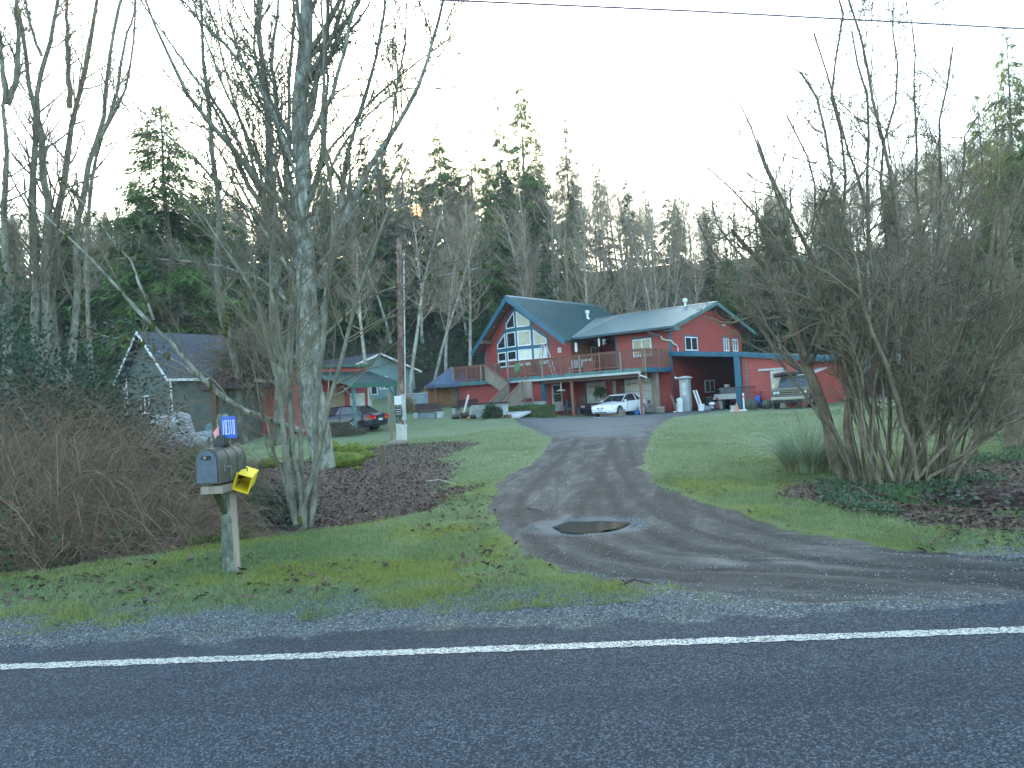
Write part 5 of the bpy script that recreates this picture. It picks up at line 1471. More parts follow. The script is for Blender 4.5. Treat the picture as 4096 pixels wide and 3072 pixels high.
# wooden fence, log pile, grey cabinet and gazebo between bungalow and red house
def P3(xu, yu, Y): p = at_y(xu, yu, Y); return p
p0 = P3(917, 842, 57); p1 = P3(976, 850, 56)
fn = empty('wooden_fence', (p0.x, p0.y, hgt(p0.x, p0.y)), math.atan2(p1.y - p0.y, p1.x - p0.x), 'short run of orange-brown board fence right of the bungalow', 'fence')
L_ = (p1 - p0).length
m = MB(); k = 0
while k * .17 < L_: m.box(k * .17, k * .17 + .15, 0, .03, -.2, 1.5 + .03 * math.sin(k)); k += 1
m.build('boards', M_CEDAR, fn)
m = MB(); m.box(-.05, L_, -.06, -.001, 1.25, 1.33); m.build('rail', M_GREYWOOD, fn)
p0 = P3(976, 848, 55.0)
lg = MB(); rl = random.Random(3); g0 = hgt(p0.x, p0.y)
for r_ in range(9):
    for k in range(12):
        x_ = p0.x - .9 + .2 * k + (.1 if r_ % 2 else 0); z_ = g0 + .1 + .18 * r_; lg.tube([(x_, p0.y + rl.uniform(-.06, .06), z_), (x_, p0.y + .5, z_)], rl.uniform(.075, .10), 6)
tag(lg.build('stacked_firewood', simple('split_firewood', (.33, .19, .09), .85, var=.5, scale=9)), 'stack of cut orange-brown firewood under the blue gazebo canopy', 'firewood pile')
p0 = P3(900, 860, 54); cb = empty('grey_cabinet', (p0.x, p0.y, hgt(p0.x, p0.y)), .2, 'blue-grey utility cabinet standing before the board fence', 'cabinet')
m = MB(); m.box(-.85, .85, 0, .7, 0, 1.15); m.build('body', simple('blue_grey_paint', (.20, .25, .29), .5), cb, bevel=.02)
m = MB(); m.box(-.9, .9, -.05, .75, 1.152, 1.2); m.build('lid', M_GUTTER, cb)
m = MB(); m.box(.62, .75, -.03, -.002, .8, .98); m.build('sticker', M_BLUE, cb)
p0 = P3(975, 800, 55.5); gzb = empty('gazebo', (p0.x, p0.y, hgt(p0.x, p0.y)), .3, 'pop-up gazebo with a dark blue-grey peaked canopy left of the deck', 'gazebo')
hz_ = P3(975, 830, 55.5).z - hgt(p0.x, p0.y); hp = P3(975, 792, 55.5).z - hgt(p0.x, p0.y)
m = MB(); s = 1.8; m.add([(-s, -s, hz_), (s, -s, hz_), (s, s, hz_), (-s, s, hz_), (0, 0, hp), (-s, -s, hz_ - .25), (s, -s, hz_ - .25), (s, s, hz_ - .25), (-s, s, hz_ - .25)],
    [(0, 1, 4), (1, 2, 4), (2, 3, 4), (3, 0, 4), (5, 6, 1, 0), (6, 7, 2, 1), (7, 8, 3, 2), (8, 5, 0, 3)])
m.build('canopy', simple('blue_grey_canvas', (.07, .10, .155), .8), gzb)
for x_ in (-1.7, 1.7):
    for y_ in (-1.7, 1.7): m = MB(); m.tube([(x_, y_, -.2), (x_, y_, hz_)], .03, 6); m.build('leg', M_STEEL, gzb)
# ------------------------------------------------------------------ vehicles
def car_paint(name, c, rough=.25, metal=0.0, var=.05):
    t = NT(name); n = t.noise(t.coords(), 2.5, 4)
    t.col(t.ramp(n, [(.3, [x * (1 - var) for x in c]), (.7, [min(1, x * (1 + var)) for x in c])]))
    t.b.inputs['Coat Weight'].default_value = .6; t.b.inputs['Coat Roughness'].default_value = .08
    return t.set(rough, metal)
M_TYRE = simple('tyre_rubber', (.015, .015, .016), .85)
M_RIM = simple('alloy_rim', (.45, .46, .47), .35, .7, var=.1)
M_LAMPC = simple('clear_lamp_lens', (.55, .60, .62), .12, var=.15)
M_LAMPR = simple('red_lamp_lens', (.55, .02, .012), .2, var=.15)
M_LAMPO = simple('orange_lamp_lens', (.65, .20, .03), .2)
M_CHROME = simple('chrome', (.62, .63, .64), .15, .9, var=.1)
M_CARGLASS = glass('car_window_glass', (.022, .03, .035))
def loft(sections, name, mat, parent, auto=35):
    """sections: list of (x, [(y,z) half profile from bottom centre to top centre]); mirrored in y"""
    mb = MB(); n = len(sections[0][1]); ring = 2 * n - 2
    V = []
    for x, pr in sections:
        r = [(x, y, z) for y, z in pr] + [(x, -y, z) for y, z in pr[-2:0:-1]]
        V += r
    F = []
    for i in range(len(sections) - 1):
        for k in range(ring): F.append((i * ring + k, i * ring + (k + 1) % ring, (i + 1) * ring + (k + 1) % ring, (i + 1) * ring + k))
    F.append(tuple(range(ring - 1, -1, -1))); F.append(tuple((len(sections) - 1) * ring + k for k in range(ring)))
    mb.add(V, F)
    o = mb.build(name, mat, parent, auto=auto)
    bpy_mesh_fix(o); return o
def bpy_mesh_fix(o):
    import bmesh
    bm = bmesh.new(); bm.from_mesh(o.data); bmesh.ops.remove_doubles(bm, verts=bm.verts, dist=1e-5); bmesh.ops.recalc_face_normals(bm, faces=bm.faces); bm.to_mesh(o.data); bm.free()
def wheel(root, x, y, r, w, spokes=7, rim=None):
    s = 1 if y > 0 else -1
    t = MB(); t.tube([(x, y - s * w / 2, r), (x, y - s * (w / 2 - .02), r), (x, y + s * (w / 2 - .03), r), (x, y + s * w / 2, r)], [r * .93, r, r, r * .90], 24)
    wo = t.build('wheel', M_TYRE, root, auto=40)
    h = MB(); h.tube([(x, y + s * (w / 2 + .001), r), (x, y + s * (w / 2 + .012), r)], [r * .68, r * .66], 20)
    h.build('rim_dish', M_BLACK, wo)
    m = MB()
    yy = y + s * (w / 2 + .013)
    for k in range(spokes):
        a = 2 * math.pi * k / spokes; c_, s_ = math.cos(a), math.sin(a); q_ = Vector((-s_, 0, c_)); d = Vector((c_, 0, s_))
        b = Vector((x, yy, r))
        pts = [b + d * .03 - q_ * .028, b + d * r * .64 - q_ * .022, b + d * r * .64 + q_ * .022, b + d * .03 + q_ * .028]
        m.prism(pts if s < 0 else pts[::-1], (0, s * .02, 0))
    n = 24
    for k in range(n):
        a0, a1 = 2 * math.pi * k / n, 2 * math.pi * (k + 1) / n
        pts = [Vector((x + math.cos(a) * q, yy, r + math.sin(a) * q)) for a, q in ((a0, r * .62), (a1, r * .62), (a1, r * .70), (a0, r * .70))]
        m.prism(pts if s < 0 else pts[::-1], (0, s * .02, 0))
    m.tube([(x, yy, r), (x, yy + s * .03, r)], [.06, .05], 12)
    m.build('rim', rim or M_RIM, wo)
def arch(root, x, y, r, mat=None):
    m = MB(); s = 1 if y > 0 else -1
    m.tube([(x, y, r * .98), (x, y + s * .006, r * .98)], r * 1.13, 26); m.build('wheel_arch', mat or M_BLACK, root)

def sedan(name, label, loc, rz, paint, coupe=True, L=4.7, W=1.72, H=1.36, front=True):
    root = empty(name, loc, rz, label, 'car')
    h = W / 2
    # stations front (+x) to back: x, width factor, bottom, mid, shoulder, centre top
    st = [(2.34, .62, .30, .42, .52, .56), (2.28, .80, .22, .40, .60, .63), (2.05, .93, .17, .42, .68, .73), (1.5, .99, .17, .45, .75, .82), (.95, 1.0, .17, .46, .82, .92), (.3, 1.0, .17, .46, .88, .95),
          (-.9, 1.0, .17, .46, .90, .96), (-1.5, 1.0, .17, .48, .92, .99), (-2.05, .95, .20, .50, .88, .97), (-2.27, .84, .26, .50, .80, .92), (-2.34, .72, .34, .50, .70, .78)]
    sec = []
    for x, k, zb, zm, zs, zt in st:
        w = h * k
        sec.append((x, [(0, zb), (w * .82, zb), (w * .97, zb + .07), (w, zm), (w * .985, zs - .08), (w * .93, zs), (w * .6, (zs + zt) / 2 + .015), (0, zt)]))
    body = loft(sec[::-1], 'body', paint, root, 30)
    for x in (1.42, -1.28):
        for s in (-1, 1):
            arch(root, x, s * (h - .004), .31); wheel(root, x, s * (h - .10), .31, .21, 7 if not front else 5)
    # greenhouse: glass body with painted roof and pillars
    gx = [1.02, .25, -.95, -1.72] if coupe else [1.05, .35, -1.0, -1.85]
    zb_, zt_ = .90, H
    wb, wt = h * .90, h * .66
    def gp(i, s): return Vector((gx[i], s * (wb if i in (0, 3) else wt), zb_ + (.02 if i == 3 else 0) if i in (0, 3) else zt_ - .03))
    m = MB()
    pts = []
    for s in (-1, 1):
        pts += [Vector((gx[0], s * wb * .95, zb_ - .02)), Vector((gx[1], s * wt, zt_ - .05)), Vector((gx[2], s * wt, zt_ - .05)), Vector((gx[3], s * wb * .95, zb_))]
    m.add(pts, [(0, 1, 2, 3), (7, 6, 5, 4), (0, 4, 5, 1), (1, 5, 6, 2), (2, 6, 7, 3), (3, 7, 4, 0)])
    gl = m.build('windows', M_CARGLASS, root); bpy_mesh_fix(gl)
    rf = []
    for x, z, k in ((gx[1] + .10, zt_ - .07, .93), (gx[1] - .05, zt_ - .03, 1), ((gx[1] + gx[2]) / 2, zt_, 1.02), (gx[2] + .05, zt_ - .03, 1), (gx[2] - .12, zt_ - .08, .93)):
        w = wt * k
        rf.append((x, [(0, z - .045), (w * 1.04, z - .05), (w * 1.07, z - .035), (w * .93, z - .008), (0, z)]))
    ro = loft(rf[::-1], 'roof', paint, root, 40)
    def pillar(a, b, wd, nm='pillar'):
        a = Vector(a); b = Vector(b); d = (b - a); x_ = Vector((1, 0, 0)) * wd / 2
        for_ = MB(); out = Vector((0, (1 if a.y > 0 else -1) * .022, 0)); q_ = [a - x_, a + x_, b + x_, b - x_]
        for_.prism([p - out * .5 for p in q_], out); o = for_.build(nm, paint, root); bpy_mesh_fix(o)
    for s in (-1, 1):
        yb, yt = s * wb * .955, s * wt * 1.015
        pillar((gx[0] - .02, yb, zb_ - .03), (gx[1], yt, zt_ - .05), .07)
        if coupe: pillar((-.72, yb, zb_ - .02), (-.62, yt, zt_ - .05), .10); pillar((gx[3] + .16, yb, zb_ - .02), (gx[2] - .0, yt, zt_ - .05), .30)
        else: pillar((-.32, yb, zb_ - .02), (-.30, yt, zt_ - .05), .06); pillar((-1.35, yb, zb_ - .02), (gx[2] + .1, yt, zt_ - .05), .05); pillar((gx[3] + .12, yb, zb_ - .02), (gx[2] - .05, yt, zt_ - .05), .20)
        mm = MB(); mm.ball((.82, s * (h * .97 + .06), .93), (.06, .09, .06), 8, 6); mm.build('wing_mirror', paint, root, smooth=True)
        d = MB()
        for x0 in ((.55,) if coupe else (.62, -.36)): d.box(x0 - .012, x0, s * h * .9985 - .005, s * h * .9985 + .005, .3, .86)
        d.box(-.72 if coupe else -1.28, -.708 if coupe else -1.268, s * h * .9985 - .005, s * h * .9985 + .005, .3, .86)
        d.build('door_seams', M_BLACK, root)
        hd = MB(); hd.box(-.55, -.37, s * h - .005 if s > 0 else s * h - .02, s * h + .02 if s > 0 else s * h + .005, .74, .77); hd.build('door_handle', paint, root)
    sk = MB()
    for s in (-1, 1): sk.box(-.9, 1.05, s * h - .012, s * h + .012, .40, .425) 
    sk.build('side_moulding', M_BLACK if not coupe else paint, root)
    for s in (-1, 1):
        m = MB(); m.prism([(2.20, s * .40, .50), (2.12, s * .76, .52), (2.02, s * .77, .63), (2.14, s * .42, .66)] if s < 0 else [(2.20, s * .40, .50), (2.14, s * .42, .66), (2.02, s * .77, .63), (2.12, s * .76, .52)], (.10, 0, 0))
        o = m.build('headlight', M_LAMPC, root); bpy_mesh_fix(o)
        m = MB(); m.box(2.28, 2.345, s * .08 if s > 0 else -.20, .20 if s > 0 else -.08, .50, .585); m.build('grille', M_BLACK, root)
        m = MB(); m.tube([(2.30, s * .58, .33), (2.325, s * .58, .33)], .055, 12); m.build('fog_lamp', M_LAMPC, root)
        m = MB(); m.prism([(-2.31, s * .38, .60), (-2.31, s * .70, .60), (-2.31, s * .70, .80), (-2.31, s * .38, .80)][::s], (-.04, 0, 0)); m.box(-2.3, -2.02, s * .79 - .03, s * .79 + .03, .64, .80); o = m.build('tail_light', M_LAMPR, root)
        m = MB(); m.box(-2.355, -2.30, min(s * .40, s * .52), max(s * .40, s * .52), .62, .68); m.build('reversing_light', M_LAMPO, root)
    m = MB(); m.box(2.345, 2.36, -.16, .16, .36, .45); m.build('number_plate', simple('pale_blue_plate', (.42, .50, .62), .5), root)
    m = MB(); m.box(2.31, 2.34, -.45, .45, .24, .30); m.build('air_intake', M_BLACK, root)
    m = MB(); m.box(-2.36, -2.33, -.16, .16, .52, .63); m.build('number_plate', M_WHITED, root)
    for s in (0, 1):
        m = MB(); m.tube([(1.03, .1 + .5 * s, .93), (.80, -.35 + .55 * s, 1.06)], .012, 5); m.build('wiper', M_BLACK, root)
    return root
cw = Vector((6.55, 43.9, 0)); fdir = Vector((-.66, -.75)).normalized()
# centre of the car from its near front wheel
rz = math.atan2(fdir.y, fdir.x); left = Vector((-fdir.y, fdir.x))
ctr = Vector((cw.x, cw.y)) - fdir * 1.42 - left * .82
sedan('white_car', 'white two-door car parked nose forward before the garage doors', (ctr.x, ctr.y, .16), rz, car_paint('white_car_paint', (.80, .82, .84)))
rw = on_ground(802, 926); fdir = Vector((-.90, .43)).normalized(); rz = math.atan2(fdir.y, fdir.x); left = Vector((-fdir.y, fdir.x))
ctr = Vector((rw.x - .7, rw.y - 1.7)) + fdir * 1.28 - left * .82
print('blackcar', tuple(rw), [proj_u(Vector((ctr.x, ctr.y, rw.z)) + Vector((fdir.x, fdir.y, 0)) * s_) for s_ in (-2.34, 2.34)])
bc = sedan('black_car', 'very dark blue four-door car seen from behind, parked on the grass by the lean-to', (ctr.x, ctr.y, hgt(ctr.x, ctr.y) - .02), rz, car_paint('midnight_blue_paint', (.012, .014, .030)), coupe=False, L=4.9, W=1.76, H=1.36, front=False)
bc.scale = (1.13, 1.13, 1.13)

def pickup(loc, rz):
    root = empty('pickup_truck', loc, rz, 'old tan and rust-red pickup truck with tarps and boards piled on its cab', 'pickup truck')
    tan = simple('faded_tan_paint', (.10, .105, .065), .45, var=.2); red = simple('faded_rust_red_paint', (.28, .06, .045), .5, var=.25)
    h = .98
    def sec(x, w, zb, zs, zt): return (x, [(0, zb), (w * .92, zb), (w, zb + .05), (w, zs - .06), (w * .965, zs), (w * .5, (zs + zt) / 2 + .012), (0, zt)])
    loft([sec(-.55, h, .55, 1.18, 1.20), sec(.2, h, .55, 1.18, 1.22), sec(1.5, h, .55, 1.14, 1.19), sec(2.28, h * .99, .55, 1.10, 1.14), sec(2.36, h * .97, .60, 1.04, 1.08)], 'body', tan, root, 35)
    m = MB(); m.prism([(.95, -.80, 1.17), (.42, -.68, 1.78), (-.48, -.68, 1.78), (-.62, -.80, 1.17)][::-1], (0, 0, 0.0001)) if False else None
    m = MB(); p = []
    for s in (-1, 1): p += [Vector((.78, s * .88, 1.15)), Vector((.38, s * .72, 1.74)), Vector((-.45, s * .72, 1.74)), Vector((-.58, s * .86, 1.15))]
    m.add(p, [(0, 1, 2, 3), (7, 6, 5, 4), (0, 4, 5, 1), (1, 5, 6, 2), (2, 6, 7, 3), (3, 7, 4, 0)]); o = m.build('windows', M_CARGLASS, root); bpy_mesh_fix(o)
    m = MB(); m.box(-.50, .44, -.76, .76, 1.74, 1.80); m.build('roof', tan, root, bevel=.03)
    for s in (-1, 1):
        for a, b in (((.78, .885, 1.15), (.38, .73, 1.75)), ((-.54, .87, 1.15), (-.44, .73, 1.75))):
            m = MB(); m.tube([(a[0], s * a[1], a[2]), (b[0], s * b[1], b[2])], .035, 6); m.build('pillar', tan, root)
    # cargo bed
    m = MB(); m.box(-2.75, -.62, h - .06, h, .58, 1.16); m.box(-2.75, -.62, -h, -h + .06, .58, 1.16); m.box(-2.75, -2.69, -h + .06, h - .06, .58, 1.16); m.box(-.68, -.62, -h + .06, h - .06, .58, 1.16); m.box(-2.69, -.68, -h + .06, h - .06, .6, .66); m.build('cargo_bed', tan, root)
    for s in (-1, 1):
        m = MB(); y0, y1 = (h + .001, h + .012) if s > 0 else (-h - .012, -h - .001)
        m.box(-2.7, -.65, y0, y1, .72, .98); m.build('side_stripe', red, root)
        m = MB(); m.box(-.52, 2.20, y0, y1, .72, 1.02); m.build('side_stripe', red, root)
        for x in (1.42, -1.85): arch(root, x, s * (h + .012), .40); wheel(root, x, s * (h - .10), .38, .24, 5, M_CHROME)
        m = MB(); m.tube([(2.30, s * .80, .92), (2.40, s * .80, .92)], .085, 14); m.build('headlight', M_LAMPC, root)
        m = MB(); m.tube([(2.30, s * .62, .92), (2.40, s * .62, .92)], .085, 14); m.build('headlight', M_LAMPC, root)
        m = MB(); m.box(.55, .72, s * (h + .02) if s > 0 else -h - .22, h + .22 if s > 0 else -h - .02, 1.20, 1.42); m.build('wing_mirror', M_CHROME, root)
    m = MB(); m.box(2.355, 2.372, -.92, .92, .72, 1.03); g = m.build('grille', M_BLACK, root)
    for z_ in (.76, .86, .97): m = MB(); m.box(2.373, 2.39, -.90, .90, z_ - .012, z_ + .012); m.build('grille_bar', M_CHROME, g)
    m = MB(); m.box(2.38, 2.52, -1.0, 1.0, .50, .68); m.build('bumper', M_CHROME, root, bevel=.03)
    m = MB(); m.box(2.385, 2.41, -.94, .94, .34, .49); m.build('valance', M_BLACK, root)
    return root
pkd = Vector((-.50, -.87)).normalized(); rz = math.atan2(pkd.y, pkd.x)
ctr = Vector((14.75, 39.6)) - pkd * 2.4
ctr = Vector((16.55, 41.5))
pickup((ctr.x, ctr.y, hgt(ctr.x, ctr.y)), rz)
TM = Matrix.Translation((ctr.x, ctr.y, hgt(ctr.x, ctr.y))) @ Matrix.Rotation(rz, 4, 'Z')
m = MB(); rr = random.Random(8)
for k in range(4):
    m.tube([(.75 - .05 * k, -1.05 + .16 * k, 1.9 + .03 * k), (.3, -.4, 1.93), (.1, .3, 1.96), (-.3, 1.0, 1.88)], [.11, .13, .12, .06], 8, M=TM)
tag(m.build('rolled_tarp', simple('dark_brown_tarp', (.035, .028, .028), .6, var=.4), smooth=True), 'dark brown rolled tarp lying across the roof of the old pickup', 'tarp')
m = MB(); m.box(-.5, .15, -.75, .0, 1.98, 2.28, M=TM @ Matrix.Rotation(.2, 4, 'X')); tag(m.build('roof_box', simple('faded_pink_box', (.42, .32, .32), .6)), 'faded pinkish box lying on the load above the pickup roof', 'box')
m = MB(); m.prism([(.2, .1, 1.84), (.55, .95, 1.84), (-2.6, 1.5, 2.2), (-2.7, 1.1, 2.2)], (0, 0, .04), M=TM); tag(m.build('loose_board', M_WHITED), 'long pale board laid from the pickup cab over its bed', 'board')

# trailer parked in the carport
def cpt(a, b, z=0): return hpt(a, b, z)
def thing_at(name, a, b, z, rz, label, cat, group=None):
    p = hpt(a, b, z); return empty(name, (p.x, p.y, p.z), HRZ + rz, label, cat, group)
t_ = thing_at('utility_trailer', 3.2, 3.0, .15, 0, 'low open trailer with silver side boards, parked inside the dark carport', 'trailer')
m = MB(); m.box(-1.15, 1.2, -1.4, 1.4, .62, .72); m.build('bed', M_STEEL, t_)
for y0, nm in ((-1.45, 'tail_board'), (1.4, 'front_board')): m = MB(); m.box(-1.15, 1.2, y0, y0 + .05, .72, .95); m.build(nm, M_ALU, t_)
m = MB(); m.box(-1.2, 1.25, -1.50, -1.46, .60, .74); m.build('light_bar', M_WHITED, t_)
for x_ in (-.95, .95): m = MB(); m.box(x_ - .1, x_ + .1, -1.52, -1.505, .63, .71); m.build('tail_light', M_LAMPR, t_)
for s in (-1, 1): wheel(t_, s * .0, s * .0 + s * 1.0, .33, .2) if False else None
for s in (-1, 1):
    m = MB(); m.tube([(s * 1.05, .1, .32), (s * .85, .1, .32)], .32, 18); m.build('wheel', M_TYRE, t_)
lb = MB(); p = hpt(3.25, 2.3, 0); M_ = HM @ Matrix.Translation((3.3, 2.3, 1.1)); lb.box(-.95, 1.1, -.5, .5, .02, .40, M_); tag(lb.build('grey_crate', simple('slate_grey_crate', (.16, .17, .20), .6), bevel=.01), 'long slate-grey crate resting on the trailer in the carport', 'crate')
lb = MB(); M_ = HM @ Matrix.Translation((2.75, 2.1, 1.5)); lb.tube([(0, 0, .03), (0, 0, .2)], [.17, .2], 14, M=M_); tag(lb.build('white_bowl', M_WPLAST), 'white plastic tub on top of the grey crate in the carport', 'tub')
# ------------------------------------------------------------------ things standing around the house
def bucket(name, a, b, z, r, h, mat, label, cat='bucket', group=None, rt=1.12):
    t = thing_at(name, a, b, z, 0, label, cat, group)
    m = MB(); m.tube([(0, 0, 0), (0, 0, h * .9), (0, 0, h * .92), (0, 0, h)], [r, r * rt, r * rt * 1.06, r * rt * 1.06], 16); m.build('tub', mat, t, auto=40)
    m = MB(); m.tube([(-r * rt, 0, h * .9), (-r * .8, -.05, h * .6), (0, -.08, h * .45), (r * .8, -.05, h * .6), (r * rt, 0, h * .9)], .008, 5); m.build('handle', M_STEEL, t)
    return t
def pos_b(xz, yz, v, z):   # zoom-window position on a horizontal plane -> house coordinates
    o, d = hray(*xz) if False else (None, None)
Z0 = .16
# step ladder on the deck
t = thing_at('step_ladder', -8.9, -2.0, 3.05, 0, 'aluminium A-shaped step ladder standing on the deck against the gable wall', 'ladder')
for s, nm in ((-1, 'front_rails'), (1, 'rear_rails')):
    m = MB()
    for y_ in (-.22, .22):
        m.tube([(s * .78, y_, 0), (s * .10, y_ * .62, 2.25)], .035, 6)
    for k in range(1, 7): f = k / 7; x_ = s * (.78 - .68 * f); m.tube([(x_, -.22 + .08 * f, 2.25 * f), (x_, .22 - .08 * f, 2.25 * f)], .02, 5)
    m.build(nm, M_ALU, t)
m = MB(); m.box(-.16, .16, -.16, .16, 2.24, 2.29); m.build('top_cap', M_REDPL, t)
# lanterns and chimes under the porch eave
for a, b, z, w, h, lab, nm in ((-7.0, -.75, 4.62, .2, .72, 'white paper-like lantern nearest the gable, hanging under the porch eave', 'hanging_lantern'), (-5.05, -.75, 4.85, .14, .62, 'narrower white lantern hanging near the middle of the porch eave', 'hanging_lantern')):
    t = thing_at(nm, a, b, z, 0, lab, 'lantern', 'lanterns under the porch eave')
    m = MB(); m.tube([(0, 0, 0), (0, 0, .04), (0, 0, h - .1), (0, 0, h - .04)], [w * .3, w * .5, w * .5, w * .2], 12); m.build('shade', M_WHITE, t)
    m = MB(); m.tube([(0, 0, h - .04), (0, 0, h + .2)], .008, 4); m.build('cord', M_BLACK, t)
    m = MB()
    for k in range(3): m.tube([(0, 0, .12 + k * (h - .3) / 2), (0, 0, .135 + k * (h - .3) / 2)], w * .52, 12)
    m.build('rings', M_GUTTER, t)
t = thing_at('wind_chime', -4.65, -.75, 4.9, 0, 'small blue-white ornament hanging right of the narrow lantern', 'ornament')
m = MB(); m.ball((0, 0, .35), (.12, .12, .07), 8, 5); m.build('cap', M_WHITED, t, smooth=True)
m = MB()
for k in range(5): a_ = k * 1.256; m.tube([(.08 * math.cos(a_), .08 * math.sin(a_), .02), (.08 * math.cos(a_), .08 * math.sin(a_), .3)], .014, 5)
m.build('tubes', M_ALU, t); m = MB(); m.tube([(0, 0, .4), (0, 0, .62)], .006, 4); m.build('cord', M_BLACK, t)
t = thing_at('wall_sign', -8.55, -.62, 4.72, 0, 'small blank white square plaque on the red gable wall left of the ladder', 'plaque')
m = MB(); m.box(-.16, .16, -.03, 0, 0, .36); m.build('plate', M_WPLAST, t, bevel=.01); m = MB(); m.box(-.1, .1, -.036, -.031, .1, .26); m.build('inset', M_WHITED, t)
wr_ = thing_at('wreath', -7.72, .62, 4.35, 0, 'dark round wreath hung on the wooden shingle wall of the porch', 'wreath')
m = MB(); m.tube([(.03, .16 * math.cos(a), .16 * math.sin(a)) for a in np.linspace(0, 6.283, 20)], .05, 6, cap=False); m.build('ring', M_BROWNM, wr_)
# deck furniture
t = thing_at('slatted_bench', -6.2, -1.3, 3.05, 0, 'white slatted bench on the deck in front of the porch', 'bench')
m = MB(); 
for k in range(9): m.box(-.9 + .2 * k, -.78 + .2 * k, .0, .05, .5, .98)
m.build('backrest', M_WHITED, t)
m = MB(); m.box(-.95, .95, -.4, .05, .42, .47); m.build('seat', M_WHITED, t)
for x_ in (-.9, .84):
    for y_ in (-.38, 0): m = MB(); m.box(x_, x_ + .06, y_, y_ + .05, 0, .42); m.build('leg', M_WHITED, t)
t = thing_at('planter_box', -4.75, -2.6, 3.05, 0, 'orange-brown wooden box with a pale rim on the deck', 'planter')
m = MB(); m.box(-.32, .32, -.25, .25, 0, .72); m.build('body', wood('orange_box_wood', (.42, .11, .05), 2), t); m = MB(); m.box(-.36, .36, -.29, .29, .721, .77); m.build('rim', M_GREYWOOD, t)
gp_ = simple('bright_green_plastic', (.03, .38, .12), .5)
t = thing_at('green_chair', -11.0, -2.8, 3.05, .3, 'bright green garden chair on the deck below the big windows', 'chair')
m = MB(); m.box(-.25, .25, -.25, .22, .42, .46); m.build('seat', gp_, t); m = MB(); m.prism([(-.24, .22, .46), (.24, .22, .46), (.22, .34, 1.05), (-.22, .34, 1.05)], (0, .03, 0)); m.build('backrest', gp_, t)
for x_ in (-.24, .2):
    for y_ in (-.24, .18): m = MB(); m.box(x_, x_ + .04, y_, y_ + .04, 0, .42); m.build('leg', gp_, t)
for a_, s_, lab in ((-9.1, .42, 'brown upright box planter on the deck, right of the green chair'), (-12.7, .36, 'brown box planter on the deck at the head of the stairs')):
    t = thing_at('deck_planter', a_, -2.9, 3.05, 0, lab, 'planter'); m = MB(); m.box(-s_ / 2, s_ / 2, -.2, .2, 0, 1.15); m.build('body', M_BROWNWOOD, t); m = MB(); m.box(-s_ / 2 - .03, s_ / 2 + .03, -.23, .23, 1.151, 1.19); m.build('lid', M_GREYWOOD, t)
# window-sill string lights (a row of white bulbs)
for a0, a1, bb, z_, lab in ((-12.85, -12.0, None, 4.0, 'row of small white scalloped ornaments under the left low windows'), (-11.6, -10.0, None, 4.0, 'row of small white scalloped ornaments under the right low windows'), (-2.75, -1.45, -.08, 3.93, 'row of small white scalloped ornaments below the upper wing window')):
    m = MB(); n_ = int((a1 - a0) / .16)
    for k in range(n_ + 1):
        a_ = a0 + (a1 - a0) * k / n_; b_ = (prow_b(a_) - .16) if bb is None else bb; m.ball((a_, b_, z_), (.075, .05, .06), 7, 5)
    o = m.build('scallop_garland', M_WPLAST, None, smooth=True); o.matrix_world = HM; tag(o, lab, 'garland')
# hanging lamp below the deck
t = thing_at('hanging_lamp', -6.9, -3.0, 1.98, 0, 'white lamp hanging on a rod below the deck, left of the first post', 'lamp')
m = MB(); m.tube([(0, 0, .04), (0, 0, .78)], .06, 8); m.build('rod', M_WHITED, t); m = MB(); m.tube([(0, 0, -.06), (0, 0, -.02), (0, 0, .05)], [.30, .34, .12], 16); m.build('lamp_shade', M_WHITE, t)
# chair with blue cushion beside the storm door
t = thing_at('log_armchair', -7.3, -1.5, .25, .25, 'rustic log armchair with a blue cushion beside the storm door', 'chair')
m = MB()
for x_ in (-.33, .33):
    for y_ in (-.3, .3): q = MB(); q.tube([(x_, y_, 0), (x_, y_, .62 if y_ < 0 else 1.05)], .045, 7); q.build('leg', M_GREYWOOD, t)
m.tube([(-.33, -.3, .6), (-.33, .3, .62)], .045, 7); m.tube([(.33, -.3, .6), (.33, .3, .62)], .045, 7); m.build('arms', M_GREYWOOD, t)
m = MB(); m.tube([(-.3, -.31, .4), (0, -.33, .36), (.3, -.31, .4)], .03, 6); m.build('front_rail', M_GREYWOOD, t)
m = MB(); m.box(-.28, .28, -.28, .28, .40, .52); m.build('cushion', simple('blue_cloth', (.02, .10, .30), .9), t, bevel=.03); m = MB(); m.box(-.28, .28, .22, .32, .5, 1.02); m.build('backrest', simple('dark_blue_cloth', (.02, .03, .05), .9), t, bevel=.03)
# coiled garden hose
t = thing_at('garden_hose', -6.0, -1.9, .25, 0, 'green garden hose hung in an upright loop beside the log armchair', 'hose')
m = MB(); pts = []
for k in range(90): a_ = k * .21; pts.append((.30 * math.cos(a_) * (1 + .03 * math.sin(k)), .02 * math.sin(k * .7) + .001 * k, .62 + .56 * math.sin(a_)))
pts = [(-1.3, -.1, .75), (-1.1, -.1, .45), (-.8, 0, .2), (-.4, 0, .08)] + pts[48:] 
m.tube(pts, .03, 6); m.build('coil', simple('green_rubber', (.03, .17, .13), .5), t)
m = MB(); m.box(-.04, .04, .05, .12, 0, 1.2); m.build('stand', M_BROWNWOOD, t)
